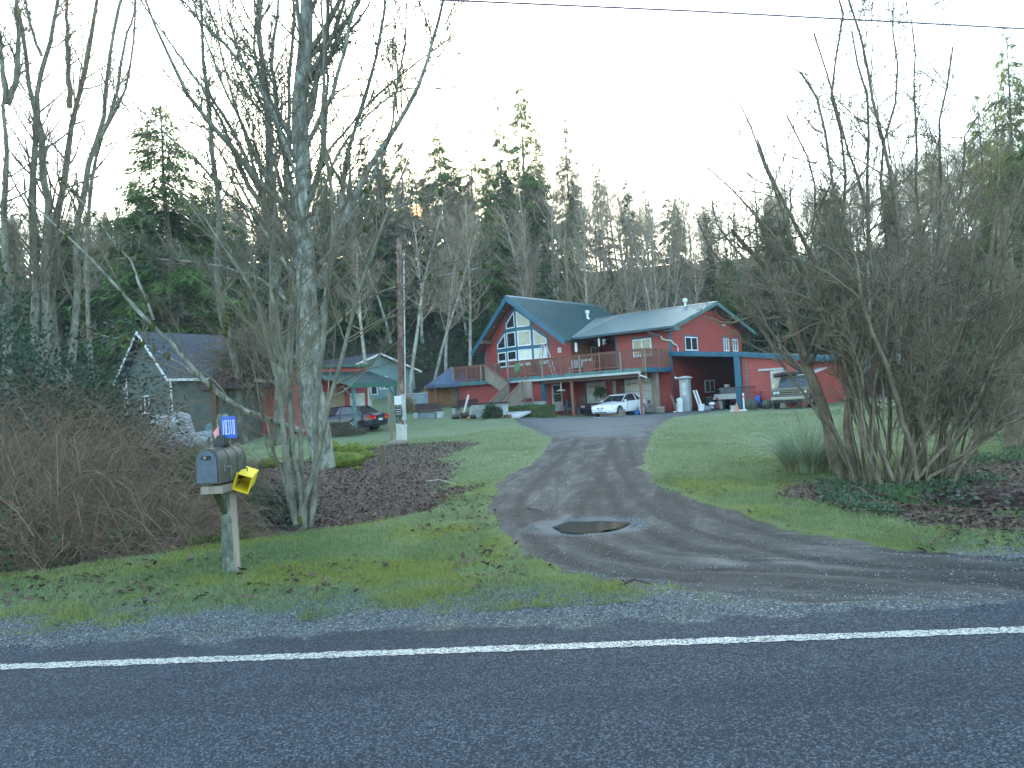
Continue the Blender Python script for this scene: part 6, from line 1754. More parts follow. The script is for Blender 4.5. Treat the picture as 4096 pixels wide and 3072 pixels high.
# black mower with pink reflectors behind it
t = thing_at('garden_cart', -4.9, -2.4, .2, 0, 'black garden cart with pale pink reflectors under the deck beside the first post', 'cart')
m = MB(); m.box(-.75, .75, -.4, .4, .25, .78); m.build('body', M_BLACK, t, bevel=.05)
for s in (-1, 1): m = MB(); m.box(s * .42 - .15, s * .42 + .15, -.42, -.402, .5, .66); m.build('reflector', simple('pink_lens', (.6, .25, .28), .3), t); m = MB(); m.tube([(s * .6, -.25, .2), (s * .6, -.12, .2)], .2, 14); m.build('wheel', M_TYRE, t)
# potted palm
t = thing_at('potted_palm', -4.1, -1.9, .2, 0, 'small potted palm with a curved stem and drooping dark green crown before the garage door', 'plant')
m = MB(); m.tube([(0, 0, 0), (.02, 0, .6), (-.08, 0, 1.1), (-.3, 0, 1.55)], [.05, .04, .035, .03], 8); m.build('stem', M_GREYWOOD, t, smooth=True)
rngp = np.random.RandomState(5); n = 420; d = nrm(rngp.normal(size=(n, 3)) * np.array([1, .7, .5])); V, F = sprays(rngp, np.tile([-.36, 0, 1.62], (n, 1)) + rngp.normal(size=(n, 3)) * .10, d, .5, .03, .5)
o = np_mesh('crown', V, F, M_CEDARL, t, False, 4); vcol(o, 'tone', np.ones((len(V), 3)) * .4)
m = MB(); m.tube([(0, 0, 0), (0, 0, .3)], [.16, .2], 14); m.build('pot', M_BROWNM, t)
# containers along the slab
t = thing_at('planter_trough', -4.4, -4.6, .16, .05, 'low blue-grey wooden trough left of the white car', 'planter')
m = MB(); m.box(-.65, .75, -.25, .25, 0, .5); m.build('body', simple('blue_grey_boards', (.14, .18, .19), .7), t); m = MB(); m.box(-.7, .8, -.3, .3, .501, .55); m.build('rim', M_GREYWOOD, t)
t = thing_at('metal_washtub', -9.15, -5.3, .16, 0, 'ribbed grey metal washtub beside the mossy hedge box', 'washtub')
m = MB(); m.tube([(0, 0, .0), (0, 0, .13), (0, 0, .15), (0, 0, .3), (0, 0, .32), (0, 0, .42)], [.40, .42, .45, .44, .47, .47], 20); m.build('tub', M_STEEL, t)
for s in (-1, 1): m = MB(); m.tube([(s * .47, -.08, .36), (s * .53, 0, .36), (s * .47, .08, .36)], .015, 5); m.build('handle', M_STEEL, t)
bucket('bucket', -8.5, -5.6, .16, .15, .36, M_WPLAST, 'white bucket standing right beside the metal washtub')
# hedge box, concrete blocks, benches, logs at the left of the slab
t = thing_at('mossy_planter', -10.6, -6.6, .2, .02, 'large low planter box overgrown with dark green moss near the foot of the stairs', 'planter')
m = MB(); m.box(-1.5, 1.5, -.7, .7, -.2, .62); m.build('box', simple('dark_mossy_wood', (.045, .065, .018), .95, var=.6, scale=4, bump=1), t, bevel=.03)
n = 1500; rngp = np.random.RandomState(8); b_ = np.stack([rngp.uniform(-1.5, 1.5, n), rngp.uniform(-.7, .7, n), np.full(n, .6)], -1); d = nrm(rngp.normal(size=(n, 3)) + np.array([0, 0, 1.2])); V, F = sprays(rngp, b_, d, .22, .03, .4)
o = np_mesh('foliage', V, F, M_CEDARL, t, False, 4); vcol(o, 'tone', np.repeat(rngp.uniform(0, .7, n), 4)[:, None] * np.ones(3))
g_ = lambda a, b: hgt(hpt(a, b, 0).x, hpt(a, b, 0).y)
t = thing_at('concrete_block_wall', -14.1, -6.4, g_(-14.1, -6.4), 0, 'low stained concrete wall with a brown timber cap in front of the lower storey', 'wall')
m = MB(); m.box(-1.35, 1.35, -.25, .25, -.2, .78); m.build('wall', M_CONCD, t); m = MB(); m.box(-1.45, 1.5, -.32, .32, .781, .87); m.build('timber_cap', M_BROWNM, t)
t = thing_at('stepping_slab', -11.9, -7.0, g_(-11.9, -7), 0, 'grey concrete ramp slab between the low wall and the mossy planter', 'slab')
m = MB(); m.prism([(-1.0, -1.0, -.1), (1.0, -1.0, -.1), (1.2, 1.2, .45), (-1.0, 1.2, .45)], (0, 0, .12)); m.build('slab', M_CONC, t); m = MB(); m.box(-1.1, .6, -1.25, -1.02, -.1, .2); m.build('edge_board', M_BROWNWOOD, t)
def bench(name, a, b, rz, label):
    t = thing_at(name, a, b, g_(a, b), rz, label, 'bench', None)
    m = MB(); m.box(-.95, .95, -.25, .28, .44, .50); m.build('seat', M_BROWNM, t)
    m = MB(); m.box(-.95, .95, .30, .34, .52, .72); m.box(-.95, .95, .32, .36, .74, .94); m.build('backrest', M_BROWNM, t)
    for s in (-1, 1): m = MB(); m.box(s * .8 - .14, s * .8 + .14, -.22, .3, -.1, .438); m.build('leg', M_CONC, t)
bench('garden_bench', -16.2, -7.0, .0, 'dark brown bench on concrete legs left of the low concrete wall')
pb = on_ground(784, 905); pbl = HM.inverted() @ pb
p_ = on_ground(950, 905); q_ = HM.inverted() @ p_
t = empty('garden_bench', tuple(on_ground(926, 903)), math.radians(-12), 'dark brown bench on pale concrete legs out on the lawn right of the utility pole', 'bench')
m = MB(); m.box(-1.0, 1.0, -.25, .28, .42, .50); m.build('seat', M_BROWNM, t); m = MB(); m.box(-1.0, .8, .30, .34, .52, .98); m.build('backrest', M_BROWNM, t)
for s in (-.82, .82): m = MB(); m.box(s - .16, s + .16, -.2, .3, -.1, .418); m.build('leg', M_CONC, t)
m = MB(); m.box(-.6, .45, -.12, .0, -.05, .41); m.build('panel', simple('blue_grey_board', (.22, .27, .30), .8), t)
rl = random.Random(6)
for k, (xu, yu, r, L, an, mt_, lab) in enumerate(((985, 905, .16, .5, .2, M_BROWNM, 'dark split log nearest the lawn bench side of the little log heap'), (1004, 903, .2, .6, .9, M_BROWNM, 'largest dark log of the heap before the concrete wall'), (1022, 905, .15, .45, 2.2, M_BROWNM, 'dark log leaning at the right of the heap by the concrete wall'),
        (1012, 907, .11, .3, 1.4, M_CEDAR, 'small orange cut log in front of the dark logs'), (868, 899, .16, .5, .5, M_BROWNM, 'dark log just right of the utility pole, by the lawn bench'))):
    p = on_ground(xu, yu); m = MB(); d = Vector((math.cos(an), math.sin(an) * .5, .12)) * L / 2; c = p + Vector((0, 0, r * .9)); m.tube([c - d, c - d * .9, c + d * .9, c + d], [r * .85, r, r * 1.02, r * .8], 9); tag(m.build('log', mt_, auto=40), lab, 'log')
p = on_ground(1000, 899); p2 = at_y(1012, 853, p.y + .2); m = MB(); d = (p2 - p); m.tube([p, p2], .07, 4); tag(m.build('leaning_plank', M_WHITED), 'pale plank leaning upright against the low concrete wall', 'plank')
# low dark shrub before the concrete wall and other small plants
def bush(name, c, rx, rz_, n, mat, label, ln=.25, wd=.03, seed=1, cat='shrub', up=.5, parent=None):
    rg = np.random.RandomState(seed); d = nrm(rg.normal(size=(n, 3))); d[:, 2] = np.abs(d[:, 2]); rr_ = rg.uniform(.25, 1, (n, 1)) ** .5
    lump = 1 + .35 * np.sin(d[:, :1] * 5 + seed) * np.cos(d[:, 1:2] * 4 + seed * 2)
    P = d * rr_ * lump * np.array([rx, rx, rz_])
    V, F = sprays(rg, P, nrm(d + rg.normal(size=(n, 3)) * .6 + np.array([0, 0, up])), ln, wd, .25)
    root = empty(name, tuple(c), 0, label, cat)
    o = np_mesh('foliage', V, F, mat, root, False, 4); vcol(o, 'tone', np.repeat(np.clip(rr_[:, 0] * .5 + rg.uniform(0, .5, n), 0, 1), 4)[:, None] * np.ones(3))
    m = MB()
    for k in range(9): a_ = k * .7; m.tube([(0, 0, -.1), (math.cos(a_) * rx * .3, math.sin(a_) * rx * .3, rz_ * .5), (math.cos(a_) * rx * .7, math.sin(a_) * rx * .7, rz_ * .85)], [.02, .015, .006], 5)
    m.build('stem', M_BARKB, root); return root
bush('small_shrub', on_ground(1064, 902), .62, .75, 1500, M_FIR, 'small dark spiky shrub in front of the low concrete wall', seed=3)
bush('pot_plant', hpt(-9.0, -4.2, .3), .38, .6, 500, M_FIR, 'dark little bush beside the concrete footing left of the storm door', seed=5)
bush('brown_grass_clump', on_ground(880, 892), .55, 1.1, 900, simple('dry_straw', (.30, .22, .12), .9), 'clump of tall dry straw-coloured grass behind the utility pole', .6, .02, 6, 'ornamental grass', 1.2)
# by the garage: tools, bags, buckets
t = thing_at('golf_bag', -1.95, -2.6, .16, 0, 'tall dark grey tool bag standing by the right garage door', 'bag')
m = MB(); m.tube([(0, 0, 0), (0, 0, .1), (.02, 0, .75), (.03, 0, .95)], [.16, .19, .16, .19], 10); m.build('body', simple('dark_grey_canvas', (.07, .085, .09), .8), t)
m = MB(); m.ball((.06, 0, 1.08), (.17, .12, .14), 8, 6, jitter=.3, rng=rl); m.build('contents', M_BLACK, t)
for k, (a, b, r, h, lab) in enumerate(((-1.5, -2.5, .24, .52, 'pale grey full sack next to the tall dark tool bag'), (-1.05, -2.6, .22, .48, 'second pale grey sack, the one nearer the blue bucket'))):
    t = thing_at('sack', a, b, .16, k, lab, 'sack'); m = MB(); m.ball((0, 0, h * .48), (r, r * .8, h * .5), 10, 8, jitter=.12, rng=rl); m.build('bag', simple('grey_sacking', (.30, .33, .35), .8), t, smooth=True); m = MB(); m.tube([(0, 0, h * .9), (.02, 0, h * 1.05), (0, 0, h * 1.1)], [.05, .03, .06], 7); m.build('tied_neck', M_GUTTER, t)
bucket('bucket', -.95, -3.3, .16, .13, .26, M_BLUE, 'blue and white bucket in front of the weathered deck post')
t = thing_at('water_jug', -.85, -2.8, .16, 0, 'white jug with a rounded top behind the blue bucket', 'jug'); m = MB(); m.tube([(0, 0, 0), (0, 0, .38), (0, 0, .46), (0, 0, .52), (0, 0, .58)], [.15, .16, .13, .16, .1], 14); m.build('body', M_WPLAST, t, auto=40); m = MB(); m.tube([(0, 0, .58), (0, 0, .62)], .05, 10); m.build('cap', M_REDPL, t)
t = thing_at('cardboard_box', -.12, -1.6, .16, .2, 'small brown-grey carton at the foot of the weathered deck post', 'box'); m = MB(); m.box(-.2, .2, -.15, .15, 0, .33); m.build('body', M_GREYWOOD, t); m = MB(); m.box(-.21, .21, -.16, .16, .331, .36); m.build('lid', M_WHITED, t)
t = thing_at('garden_bed_box', -1.9, -4.6, .16, .2, 'low grey timber box right of the white car', 'box')
for z_ in (.0, .2): m = MB(); m.box(-.75, .75, -.3, .3, z_, z_ + .17); m.build('timber', M_GREYWOOD, t)
t = thing_at('tall_cabinet', 1.15, -.65, .16, .1, 'tall pale grey cabinet with a domed dish-like lid left of the carport window', 'cabinet')
m = MB(); m.box(-.29, .29, -.26, .26, 0, 2.05); m.build('body', simple('pale_grey_paint', (.34, .40, .40), .6, var=.2), t, bevel=.01)
m = MB(); m.tube([(0, 0, 2.06), (0, 0, 2.11), (0, 0, 2.19), (0, 0, 2.24)], [.46, .52, .32, .1], 20); m.build('domed_lid', M_WHITED, t, auto=60)
m = MB(); m.tube([(-.3, -.1, 2.06), (-.6, -.15, 2.18)], .06, 8); m.build('white_arm', M_WHITE, t); m = MB(); m.box(-.12, .12, -.272, -.261, 1.0, 1.8); m.build('front_panel', M_WHITED, t)
t = thing_at('water_heater', 1.05, -1.35, .16, 0, 'short white cylindrical tank in front of the tall grey cabinet', 'tank')
m = MB(); m.tube([(0, 0, 0), (0, 0, .78), (0, 0, .85), (0, 0, .89)], [.21, .21, .16, .05], 20); m.build('tank', M_WHITED, t, auto=50); m = MB(); m.tube([(-.1, 0, .84), (-.1, 0, .95)], .03, 8); m.build('valve', M_BLACK, t); m = MB(); m.tube([(-.10, -.18, .62), (-.10, -.215, .62)], .05, 10); m.build('dark_port', M_BLACK, t)
for s in (-1, 1): m = MB(); m.box(s * .2 - .09, s * .2 + .09, -.36, -.1, -.0, .06); m.build('foot', M_WPLAST, t)
m = MB(); M_ = HM @ Matrix.Translation((.35, -.65, .16)); m.prism([(-.30, 0, 1.05), (-.15, 0, 1.05), (.17, 0, 0), (.02, 0, 0)], (0, .05, 0), M=M_); tag(m.build('leaning_board', wood('pinkish_board', (.42, .24, .18), 2)), 'tall pinkish board leaning on the house corner', 'board')
m = MB(); M_ = HM @ Matrix.Translation((.62, -.8, .16)); m.prism([(-.16, 0, .58), (-.02, 0, .55), (.12, 0, 0), (-.05, 0, 0)], (0, .05, 0), M=M_); tag(m.build('leaning_board', wood('pink_offcut', (.48, .27, .2), 2)), 'short pink board leaning right of the tall one at the house corner', 'board')
m = MB(); M_ = HM @ Matrix.Translation((.8, -.6, .16)); m.box(-.2, .2, -.14, .14, 0, .42, M_); tag(m.build('plywood_box', wood('dull_plywood', (.20, .13, .08), 0)), 'brown plywood box between the leaning boards and the white tank', 'box')
for dx, lab in ((0, 'long white strip leaning in the carport, the left one of the pair'), (.18, 'long white strip leaning in the carport, the right one of the pair')):
    m = MB(); M_ = HM @ Matrix.Translation((1.95 + dx, -.5, .16)); m.prism([(-.38, 0, 1.3), (-.28, 0, 1.3), (.1, 0, 0), (0, 0, 0)], (0, .05, 0), M=M_); tag(m.build('white_strip', M_WPLAST), lab, 'board')
bucket('bucket', 2.3, -.95, .16, .19, .42, M_WPLAST, 'white bucket below the two leaning white strips')
t = thing_at('workbench', 2.0, 4.2, .16, 0, 'cluttered dark workbench below the carport window', 'workbench')
m = MB(); m.box(-1.0, .9, -.9, .9, .85, .92); m.build('top', M_BROWNM, t)
for x_ in (-.95, .8):
    for y_ in (-.85, .75): m = MB(); m.box(x_, x_ + .1, y_, y_ + .1, 0, .85); m.build('leg', M_BROWNM, t)
for k, (a, b, z, w, h, mt_, lab) in enumerate(((1.6, 3.6, 1.08, .3, .3, M_BLACK, 'black machine on the left of the carport workbench'), (2.3, 3.7, 1.08, .26, .24, M_BROWNM, 'brown carton on the right of the carport workbench'), (1.5, 2.0, .16, .4, .75, M_BLACK, 'dark upright drum below the carport window'), (2.5, 1.5, .16, .28, .5, M_STEEL, 'dull steel canister between the workbench and the trailer'))):
    t = thing_at('workshop_item', a, b, z, k * .4, lab, 'equipment'); t.name = ('bench_machine', 'carton', 'oil_drum', 'steel_canister')[k]
    m = MB(); (m.tube([(0, 0, 0), (0, 0, h * .3), (0, 0, h)], [w, w * .98, w], 14) if k > 1 else m.box(-w, w, -w * .7, w * .7, 0, h)); m.build('body', mt_, t); m = MB(); m.box(-w * .5, w * .5, -w * .3, w * .3, h + .001, h + .06); m.build('lid', M_STEEL, t)
t = thing_at('wet_vacuum', 2.55, .1, .16, 0, 'white and grey shop vacuum with red trim on the carport floor', 'vacuum'); m = MB(); m.tube([(0, 0, .06), (0, 0, .32)], [.2, .22], 14); m.build('drum', M_STEEL, t); m = MB(); m.ball((0, 0, .36), (.22, .22, .14), 12, 6); m.build('motor_head', M_WPLAST, t, smooth=True); m = MB(); m.tube([(.2, 0, .3), (.35, -.1, .4), (.4, -.2, .1)], .03, 6); m.build('hose', M_REDPL, t)
t = thing_at('wheelbarrow_tray', 2.2, -.4, .16, .5, 'grey tray leaning low beside the white bucket in the carport', 'tray'); m = MB(); m.prism([(-.3, 0, .4), (.35, 0, .22), (.45, 0, 0), (-.25, 0, 0)], (0, .3, 0)); m.build('tray', simple('grey_blue_tray', (.24, .27, .31), .6), t); m = MB(); m.tube([(.35, -.02, .22), (.6, -.02, .12)], .03, 6); m.build('spout', M_WPLAST, t)
# things at the foot of the teal carport post
def uz(x, y): return ((2920 + x / 7.9) / 4 / KU, (1520 + y / 7.9) / 4 / KU)
def gp2(x, y): return on_ground(*uz(x, y))
p = gp2(120, 990); t = empty('bucket', tuple(p), 0, 'pale grey bucket left of the orange cone at the teal post', 'bucket'); m = MB(); m.tube([(0, 0, 0), (0, 0, .3)], [.15, .18], 14); m.build('tub', M_GUTTER, t); m = MB(); m.tube([(0, 0, .3), (0, 0, .33)], .19, 14); m.build('rim', M_WHITED, t)
p = gp2(215, 1000); t = empty('traffic_cone', tuple(p), 0, 'faded orange cone at the foot of the teal carport post', 'cone'); m = MB(); m.tube([(0, 0, .03), (0, 0, .5)], [.14, .03], 12); m.build('cone', M_ORANGE, t); m = MB(); m.box(-.18, .18, -.18, .18, 0, .03); m.build('base', M_ORANGE, t)
p = gp2(450, 975); t = empty('white_pole_stand', tuple(p), 0, 'white pole rising from a flat white base right of the teal post', 'pole'); m = MB(); m.box(-.75, .1, -.2, .2, 0, .08); m.build('base', M_WPLAST, t); m = MB(); m.tube([(0, 0, .08), (.0, 0, .78)], .045, 8); m.tube([(0, 0, .84), (0, 0, 1.02)], .05, 8); m.build('pole', M_WPLAST, t); m = MB(); m.tube([(0, 0, .77), (0, 0, .85)], .055, 8); m.build('red_band', M_REDPL, t)
p = gp2(540, 960); zt = at_y(*uz(540, 225), p.y).z - p.z; t = empty('wire_panel', tuple(p), math.radians(-20), 'dark wire mesh panel leaning on the red workshop wall', 'wire panel')
m = MB()
for k in range(13): m.tube([(-.5 + k * .083, 0, 0), (-.5 + k * .083, .25, zt)], .006, 4)
for k in range(16): m.tube([(-.5, .25 * k / 16, zt * k / 16), (.5, .25 * k / 16, zt * k / 16)], .006, 4)
m.build('mesh', M_BLACK, t); m = MB(); m.tube([(-.62, .25, zt), (.55, .25, zt)], .03, 6); m.build('top_bar', M_BLACK, t)
p = gp2(920, 900); t = empty('childs_tricycle', tuple(p), -.4, 'child\'s blue and red tricycle by the red workshop wall', 'tricycle')
m = MB(); m.tube([(.1, 0, .25), (0, 0, .95)], .05, 7); m.tube([(0, 0, .55), (-.35, 0, .4), (-.5, 0, .3)], .06, 7); m.build('frame', simple('violet_blue_plastic', (.07, .07, .50), .4), t)
m = MB(); m.tube([(-.22, -.02, 1.0), (.22, .02, 1.0)], .025, 6); m.build('handlebar', M_BLACK, t); m = MB(); m.ball((0, 0, .93), (.1, .08, .09), 8, 6); m.build('head', M_REDPL, t, smooth=True)
m = MB(); m.box(-.2, .1, -.14, .14, .35, .75); m.build('seat', simple('blue_shell', (.06, .12, .55), .4), t, bevel=.04)
for x_, y_, r_ in ((.15, 0, .24), (-.45, .2, .15), (-.45, -.2, .15)): m = MB(); m.tube([(x_, y_ - .03, r_), (x_, y_ + .03, r_)], r_, 14); m.build('wheel', M_TYRE, t)
p = gp2(1050, 880); t = empty('red_toy_wagon', tuple(p), .3, 'bright red plastic toy next to the blue tricycle', 'toy'); m = MB(); m.prism([(-.15, 0, .55), (.05, 0, .6), (.2, 0, .1), (-.05, 0, .1)], (0, .2, 0)); m.build('body', M_REDPL, t, bevel=.03)
for s in (-.05, .25): m = MB(); m.tube([(s, -.04, .1), (s, .02, .1)], .1, 10); m.build('wheel', M_BLACK, t)
for xz, yz, r, lab in ((680, 930, .36, 'grey-green lumpy boulder left of the tricycle'), (1180, 900, .3, 'dark scrap heap boulder left of the pickup bumper')):
    p = gp2(xz, yz); m = MB(); m.ball(p + Vector((0, 0, r * .7)), (r * 1.1, r, r), 10, 7, jitter=.15, rng=rl); tag(m.build('boulder', simple('grey_green_rock', (.11, .13, .10), .9, var=.4, scale=5), smooth=True), lab, 'boulder')
# aerial on the gable roof


for nm_, (xu, yu, dz) in dict(concrete_block_wall=(1058, 899, 0), stepping_slab=(1112, 899, -.05), mossy_planter=(1146, 899, 0), metal_washtub=(1184, 897, 0), planter_trough=(1270, 897, .0)).items():
    o = bpy.data.objects[nm_]; p = on_ground(xu, yu); o.location = (p.x, p.y, max(p.z, .15 if xu > 1150 else -9) + dz)
o = bpy.data.objects['garden_bench']; p = on_ground(1004, 894); o.location = tuple(p)
o = bpy.data.objects['bucket']; p = on_ground(1195, 898); o.location = (p.x, p.y, max(p.z, .15))
# ------------------------------------------------------------------ mailbox on its post
mp = on_ground(498, 1236)
M_PWOOD = bark('lichen_grey_post_wood', (.055, .055, .04), (.22, .26, .22), .25, 11)
MBX = math.radians(-12)
post = empty('mailbox_post', tuple(mp), 0, 'lichen-covered wooden post that carries the mailbox and the number sign', 'post')
def hz_at(yu, xu=498): return at_y(xu, yu, mp.y).z - mp.z
ztop = hz_at(893)
m = MB(); m.tube([(0, 0, -.3), (0.0, 0, .2), (.012, 0, .6), (.0, .0, 1.1), (.0, .02, ztop - .06), (.0, .02, ztop)], [.088, .086, .08, .076, .074, .05], 11); m.build('shaft', M_PWOOD, post, auto=60)
m = MB(); m.prism([(.055, -.06, -.2), (.115, -.03, -.2), (.105, -.03, .92), (.06, -.06, .95)], (0, .05, 0)); m.build('side_slat', M_GREYWOOD, post)
zb = hz_at(1035); zt = hz_at(962)
arm_z = zb
m = MB(); m.box(-.115, .12, -.40, .12, arm_z - .115, arm_z - .03); m.build('cross_arm', M_GREYWOOD, post, bevel=.006)
m = MB(); m.prism([(-.03, -.30, arm_z - .116), (.03, -.30, arm_z - .116), (.03, -.05, arm_z - .42), (-.03, -.05, arm_z - .42)], (0, .06, 0)); m.build('brace', simple('moss_dark_brace', (.06, .06, .025), .9, var=.4), post)
# mailbox
mb_root = empty('mailbox', (mp.x + .03, mp.y, mp.z + .03), math.radians(-7), 'weathered grey-black arched metal mailbox with its door closed', 'mailbox')
M_MBOX = simple('weathered_mailbox_metal', (.085, .085, .07), .55, .3, var=.45, scale=9, bump=.3)
M_MDOOR = simple('blue_grey_mailbox_door', (.085, .11, .15), .45, .3, var=.25, scale=7)
w2, r_, z0 = .135, .135, arm_z - .028
hh = (zt - zb) * .98
def arc(w, zlo, zhi, n=14):
    pts = [(-w, zlo)]
    zc = zhi - w
    for k in range(n + 1):
        a = math.pi - math.pi * k / n; pts.append((w * math.cos(a), zc + w * math.sin(a)))
    pts.append((w, zlo)); return pts
sh = [(x, -.40, z) for x, z in arc(w2, z0, z0 + hh)][::-1]
m = MB(); m.prism(sh, (0, .56, 0)); m.build('body', M_MBOX, mb_root, auto=30)
for y_ in (-.42, -.22, -.02, .14):
    m = MB(); p = [(x, y_, z) for x, z in arc(w2 + .006, z0, z0 + hh + .006)][::-1]; m.prism(p, (0, .02, 0)); m.build('seam_band', M_MBOX, mb_root)
p = [(x, -.435, z) for x, z in arc(w2 - .018, z0 + .012, z0 + hh - .02)][::-1]
m = MB(); m.prism(p, (0, .013, 0)); d_ = m.build('door', M_MDOOR, mb_root, auto=30)
m = MB(); m.box(-.05, .05, -.458, -.436, z0 + hh * .70, z0 + hh * .80); m.build('handle', M_BLACK, d_, bevel=.004)
m = MB(); m.box(-.012, .012, -.465, -.4585, z0 + hh * .72, z0 + hh * .78); m.build('latch', M_STEEL, d_)
m = MB()
m.box(w2 + .001, w2 + .008, -.33, -.30, z0 + .12, z0 + .19); m.box(w2 + .001, w2 + .008, -.26, -.17, z0 + .15, z0 + .175); m.box(w2 + .001, w2 + .008, -.19, -.17, z0 + .07, z0 + .15); m.build('flag', M_STEEL, mb_root)
m = MB(); m.box(-.05, .055, -.16, -.02, z0 + hh + .006, z0 + hh + .03); m.prism([(-.05, -.16, z0 + hh + .03), (.06, -.16, z0 + hh + .03), (.06, -.14, z0 + hh + .13), (-.03, -.14, z0 + hh + .13)], (0, .012, 0)); m.build('top_bracket', M_BLACK, mb_root)
# number sign
sg = empty('house_number_sign', (mp.x + .03, mp.y - .085, mp.z), math.radians(-33), 'blue house number sign reading 18310 fixed to the top of the mailbox post', 'sign')
s0, s1 = hz_at(945), hz_at(899); SW = .245
m = MB(); m.box(-.02, SW, -.004, .004, s0, s1); pl_ = m.build('plate', simple('reflective_blue', (.02, .10, .48), .4, var=.1), sg)
def digit(ch, x, z, w, h, mb, t=.0085):
    seg = {'1': ['l1'], '8': ['t', 'm', 'b', 'ul', 'll', 'ur', 'lr'], '3': ['t', 'm', 'b', 'ur', 'lr'], '0': ['t', 'b', 'ul', 'll', 'ur', 'lr']}[ch]
    y0, y1 = -.0065, -.0045
    B = {'t': (x, x + w, z + h - t, z + h), 'm': (x + t, x + w - t, z + h / 2 - t / 2, z + h / 2 + t / 2), 'b': (x, x + w, z, z + t), 'ul': (x, x + t, z + h / 2 + .001, z + h - t), 'll': (x, x + t, z + t, z + h / 2 - .001),
         'ur': (x + w - t, x + w, z + h / 2 + .001, z + h - t), 'lr': (x + w - t, x + w, z + t, z + h / 2 - .001), 'l1': (x + w / 2 - t / 2, x + w / 2 + t / 2, z, z + h)}
    for s in seg: a, b, c, d = B[s]; mb.box(a, b, y0, y1, c, d)
m = MB(); x_ = .005
for ch in '18310':
    digit(ch, x_, s0 + (s1 - s0) * .17, .032, (s1 - s0) * .66, m); x_ += .047
m.build('digits', simple('reflective_white_letters', (.75, .78, .80), .4), pl_)
m = MB(); p = [(-.07, 0, s0 + .0), (-.035, 0, s0 + .03), (-.022, 0, s0 + .02), (-.022, 0, s0 + .14), (-.05, 0, s0 + .11), (-.085, 0, s0 + .07)]; m.prism(p, (0, -.006, 0)); tag(m.build('pink_ribbon', simple('pink_tape', (.75, .30, .33), .7), None, loc=(mp.x + .01, mp.y - .09, mp.z)), 'scrap of pink tape stuck to the post beside the number sign', 'tape')
# yellow newspaper tube
c = at_y(524, 1044, mp.y - .1)
nt = empty('newspaper_box', tuple(c), 0, 'bright yellow plastic newspaper box hanging tilted from the mailbox post, open end outwards', 'newspaper box')
T = Matrix.Scale(.86, 4) @ Matrix.Rotation(math.radians(22), 4, 'Y') @ Matrix.Rotation(math.radians(10), 4, 'Z') @ Matrix.Rotation(math.radians(8), 4, 'X')
M_YEL = simple('yellow_plastic', (.75, .56, .02), .4, var=.12); a_, b_ = .095, .105; th = .006
m = MB(); dp = .38
m.box(-a_, a_, 0, dp, b_ - th, b_, T); m.box(-a_, a_, 0, dp, -b_, -b_ + th, T); m.box(-a_, -a_ + th, 0, dp, -b_ + th, b_ - th, T); m.box(a_ - th, a_, 0, dp, -b_ + th, b_ - th, T); m.box(-a_ + th, a_ - th, dp - th, dp, -b_ + th, b_ - th, T)
m.build('box', M_YEL, nt)
m = MB(); e = .014
m.box(-a_ - e, a_ + e, -.012, .012, b_, b_ + e, T); m.box(-a_ - e, a_ + e, -.012, .012, -b_ - e, -b_, T); m.box(-a_ - e, -a_, -.012, .012, -b_, b_, T); m.box(a_, a_ + e, -.012, .012, -b_, b_, T); m.build('rim', M_YEL, nt)
m = MB(); m.tube([T @ Vector((-.02, .2, b_)), T @ Vector((-.03, .2, b_ + .04)), T @ Vector((-.10, .18, b_ + .02))], .008, 5); m.build('bracket', M_BLACK, nt)

# ------------------------------------------------------------------ utility pole with meter boxes, guard boards, stakes
pb = on_ground(868, 960); Yp = pb.y
pole = empty('utility_pole', tuple(pb), 0, 'tall mottled brown utility pole with a grey conduit and meter boxes beside the dark car', 'utility pole')
def pz(yu, xu=866): return at_y(xu, yu, Yp).z - pb.z
def pxm(xu, yu=850): return at_y(xu, yu, Yp).x - pb.x
M_POLE = bark('blotched_brown_pole', (.06, .03, .022), (.36, .24, .18), .0, 5)
zt_ = pz(516); lean = at_y(862, 516, Yp).x - pb.x
m = MB(); n_ = 10
m.tube([(lean * k / n_, 0, -.4 + (zt_ + .4) * k / n_) for k in range(n_ + 1)], [.15 - .035 * k / n_ for k in range(n_ + 1)], 14); m.build('shaft', M_POLE, pole, smooth=True)
m = MB(); zc = pz(850); cx = .17
m.tube([(cx, -.05, pz(925)), (cx + lean * .3, -.05, zc), (cx + lean, -.05, pz(552))], .035, 8); m.build('conduit', M_GUTTER, pole)
m = MB(); m.box(cx - .07, cx + .11, -.16, -.02, pz(908), pz(852)); m.build('meter_box', M_GUTTER, pole, bevel=.01)
m = MB(); m.box(-.19, .13, -.20, -.155, pz(874), pz(855)); m.build('white_notice', M_WPLAST, pole)
m = MB(); m.box(-.17, .13, -.20, -.155, pz(900), pz(880)); o = m.build('dark_notice', simple('dark_notice_board', (.02, .035, .03), .5), pole)
for k in range(3): m = MB(); m.box(-.14, .10, -.205, -.2005, pz(884 + 5 * k) - .015, pz(884 + 5 * k) + .015); m.build('faded_text_bar', M_GUTTER, o)
m = MB(); m.tube([(cx, -.05, pz(925)), (cx + .01, -.05, 0)], .03, 8); m.build('ground_pipe', M_GUTTER, pole)
m = MB(); m.tube([(lean + .12, 0, pz(560)), (lean + .12, 0, pz(552)), (lean + .12, 0, pz(548))], [.05, .07, .04], 8); m.build('weatherhead', M_GUTTER, pole)
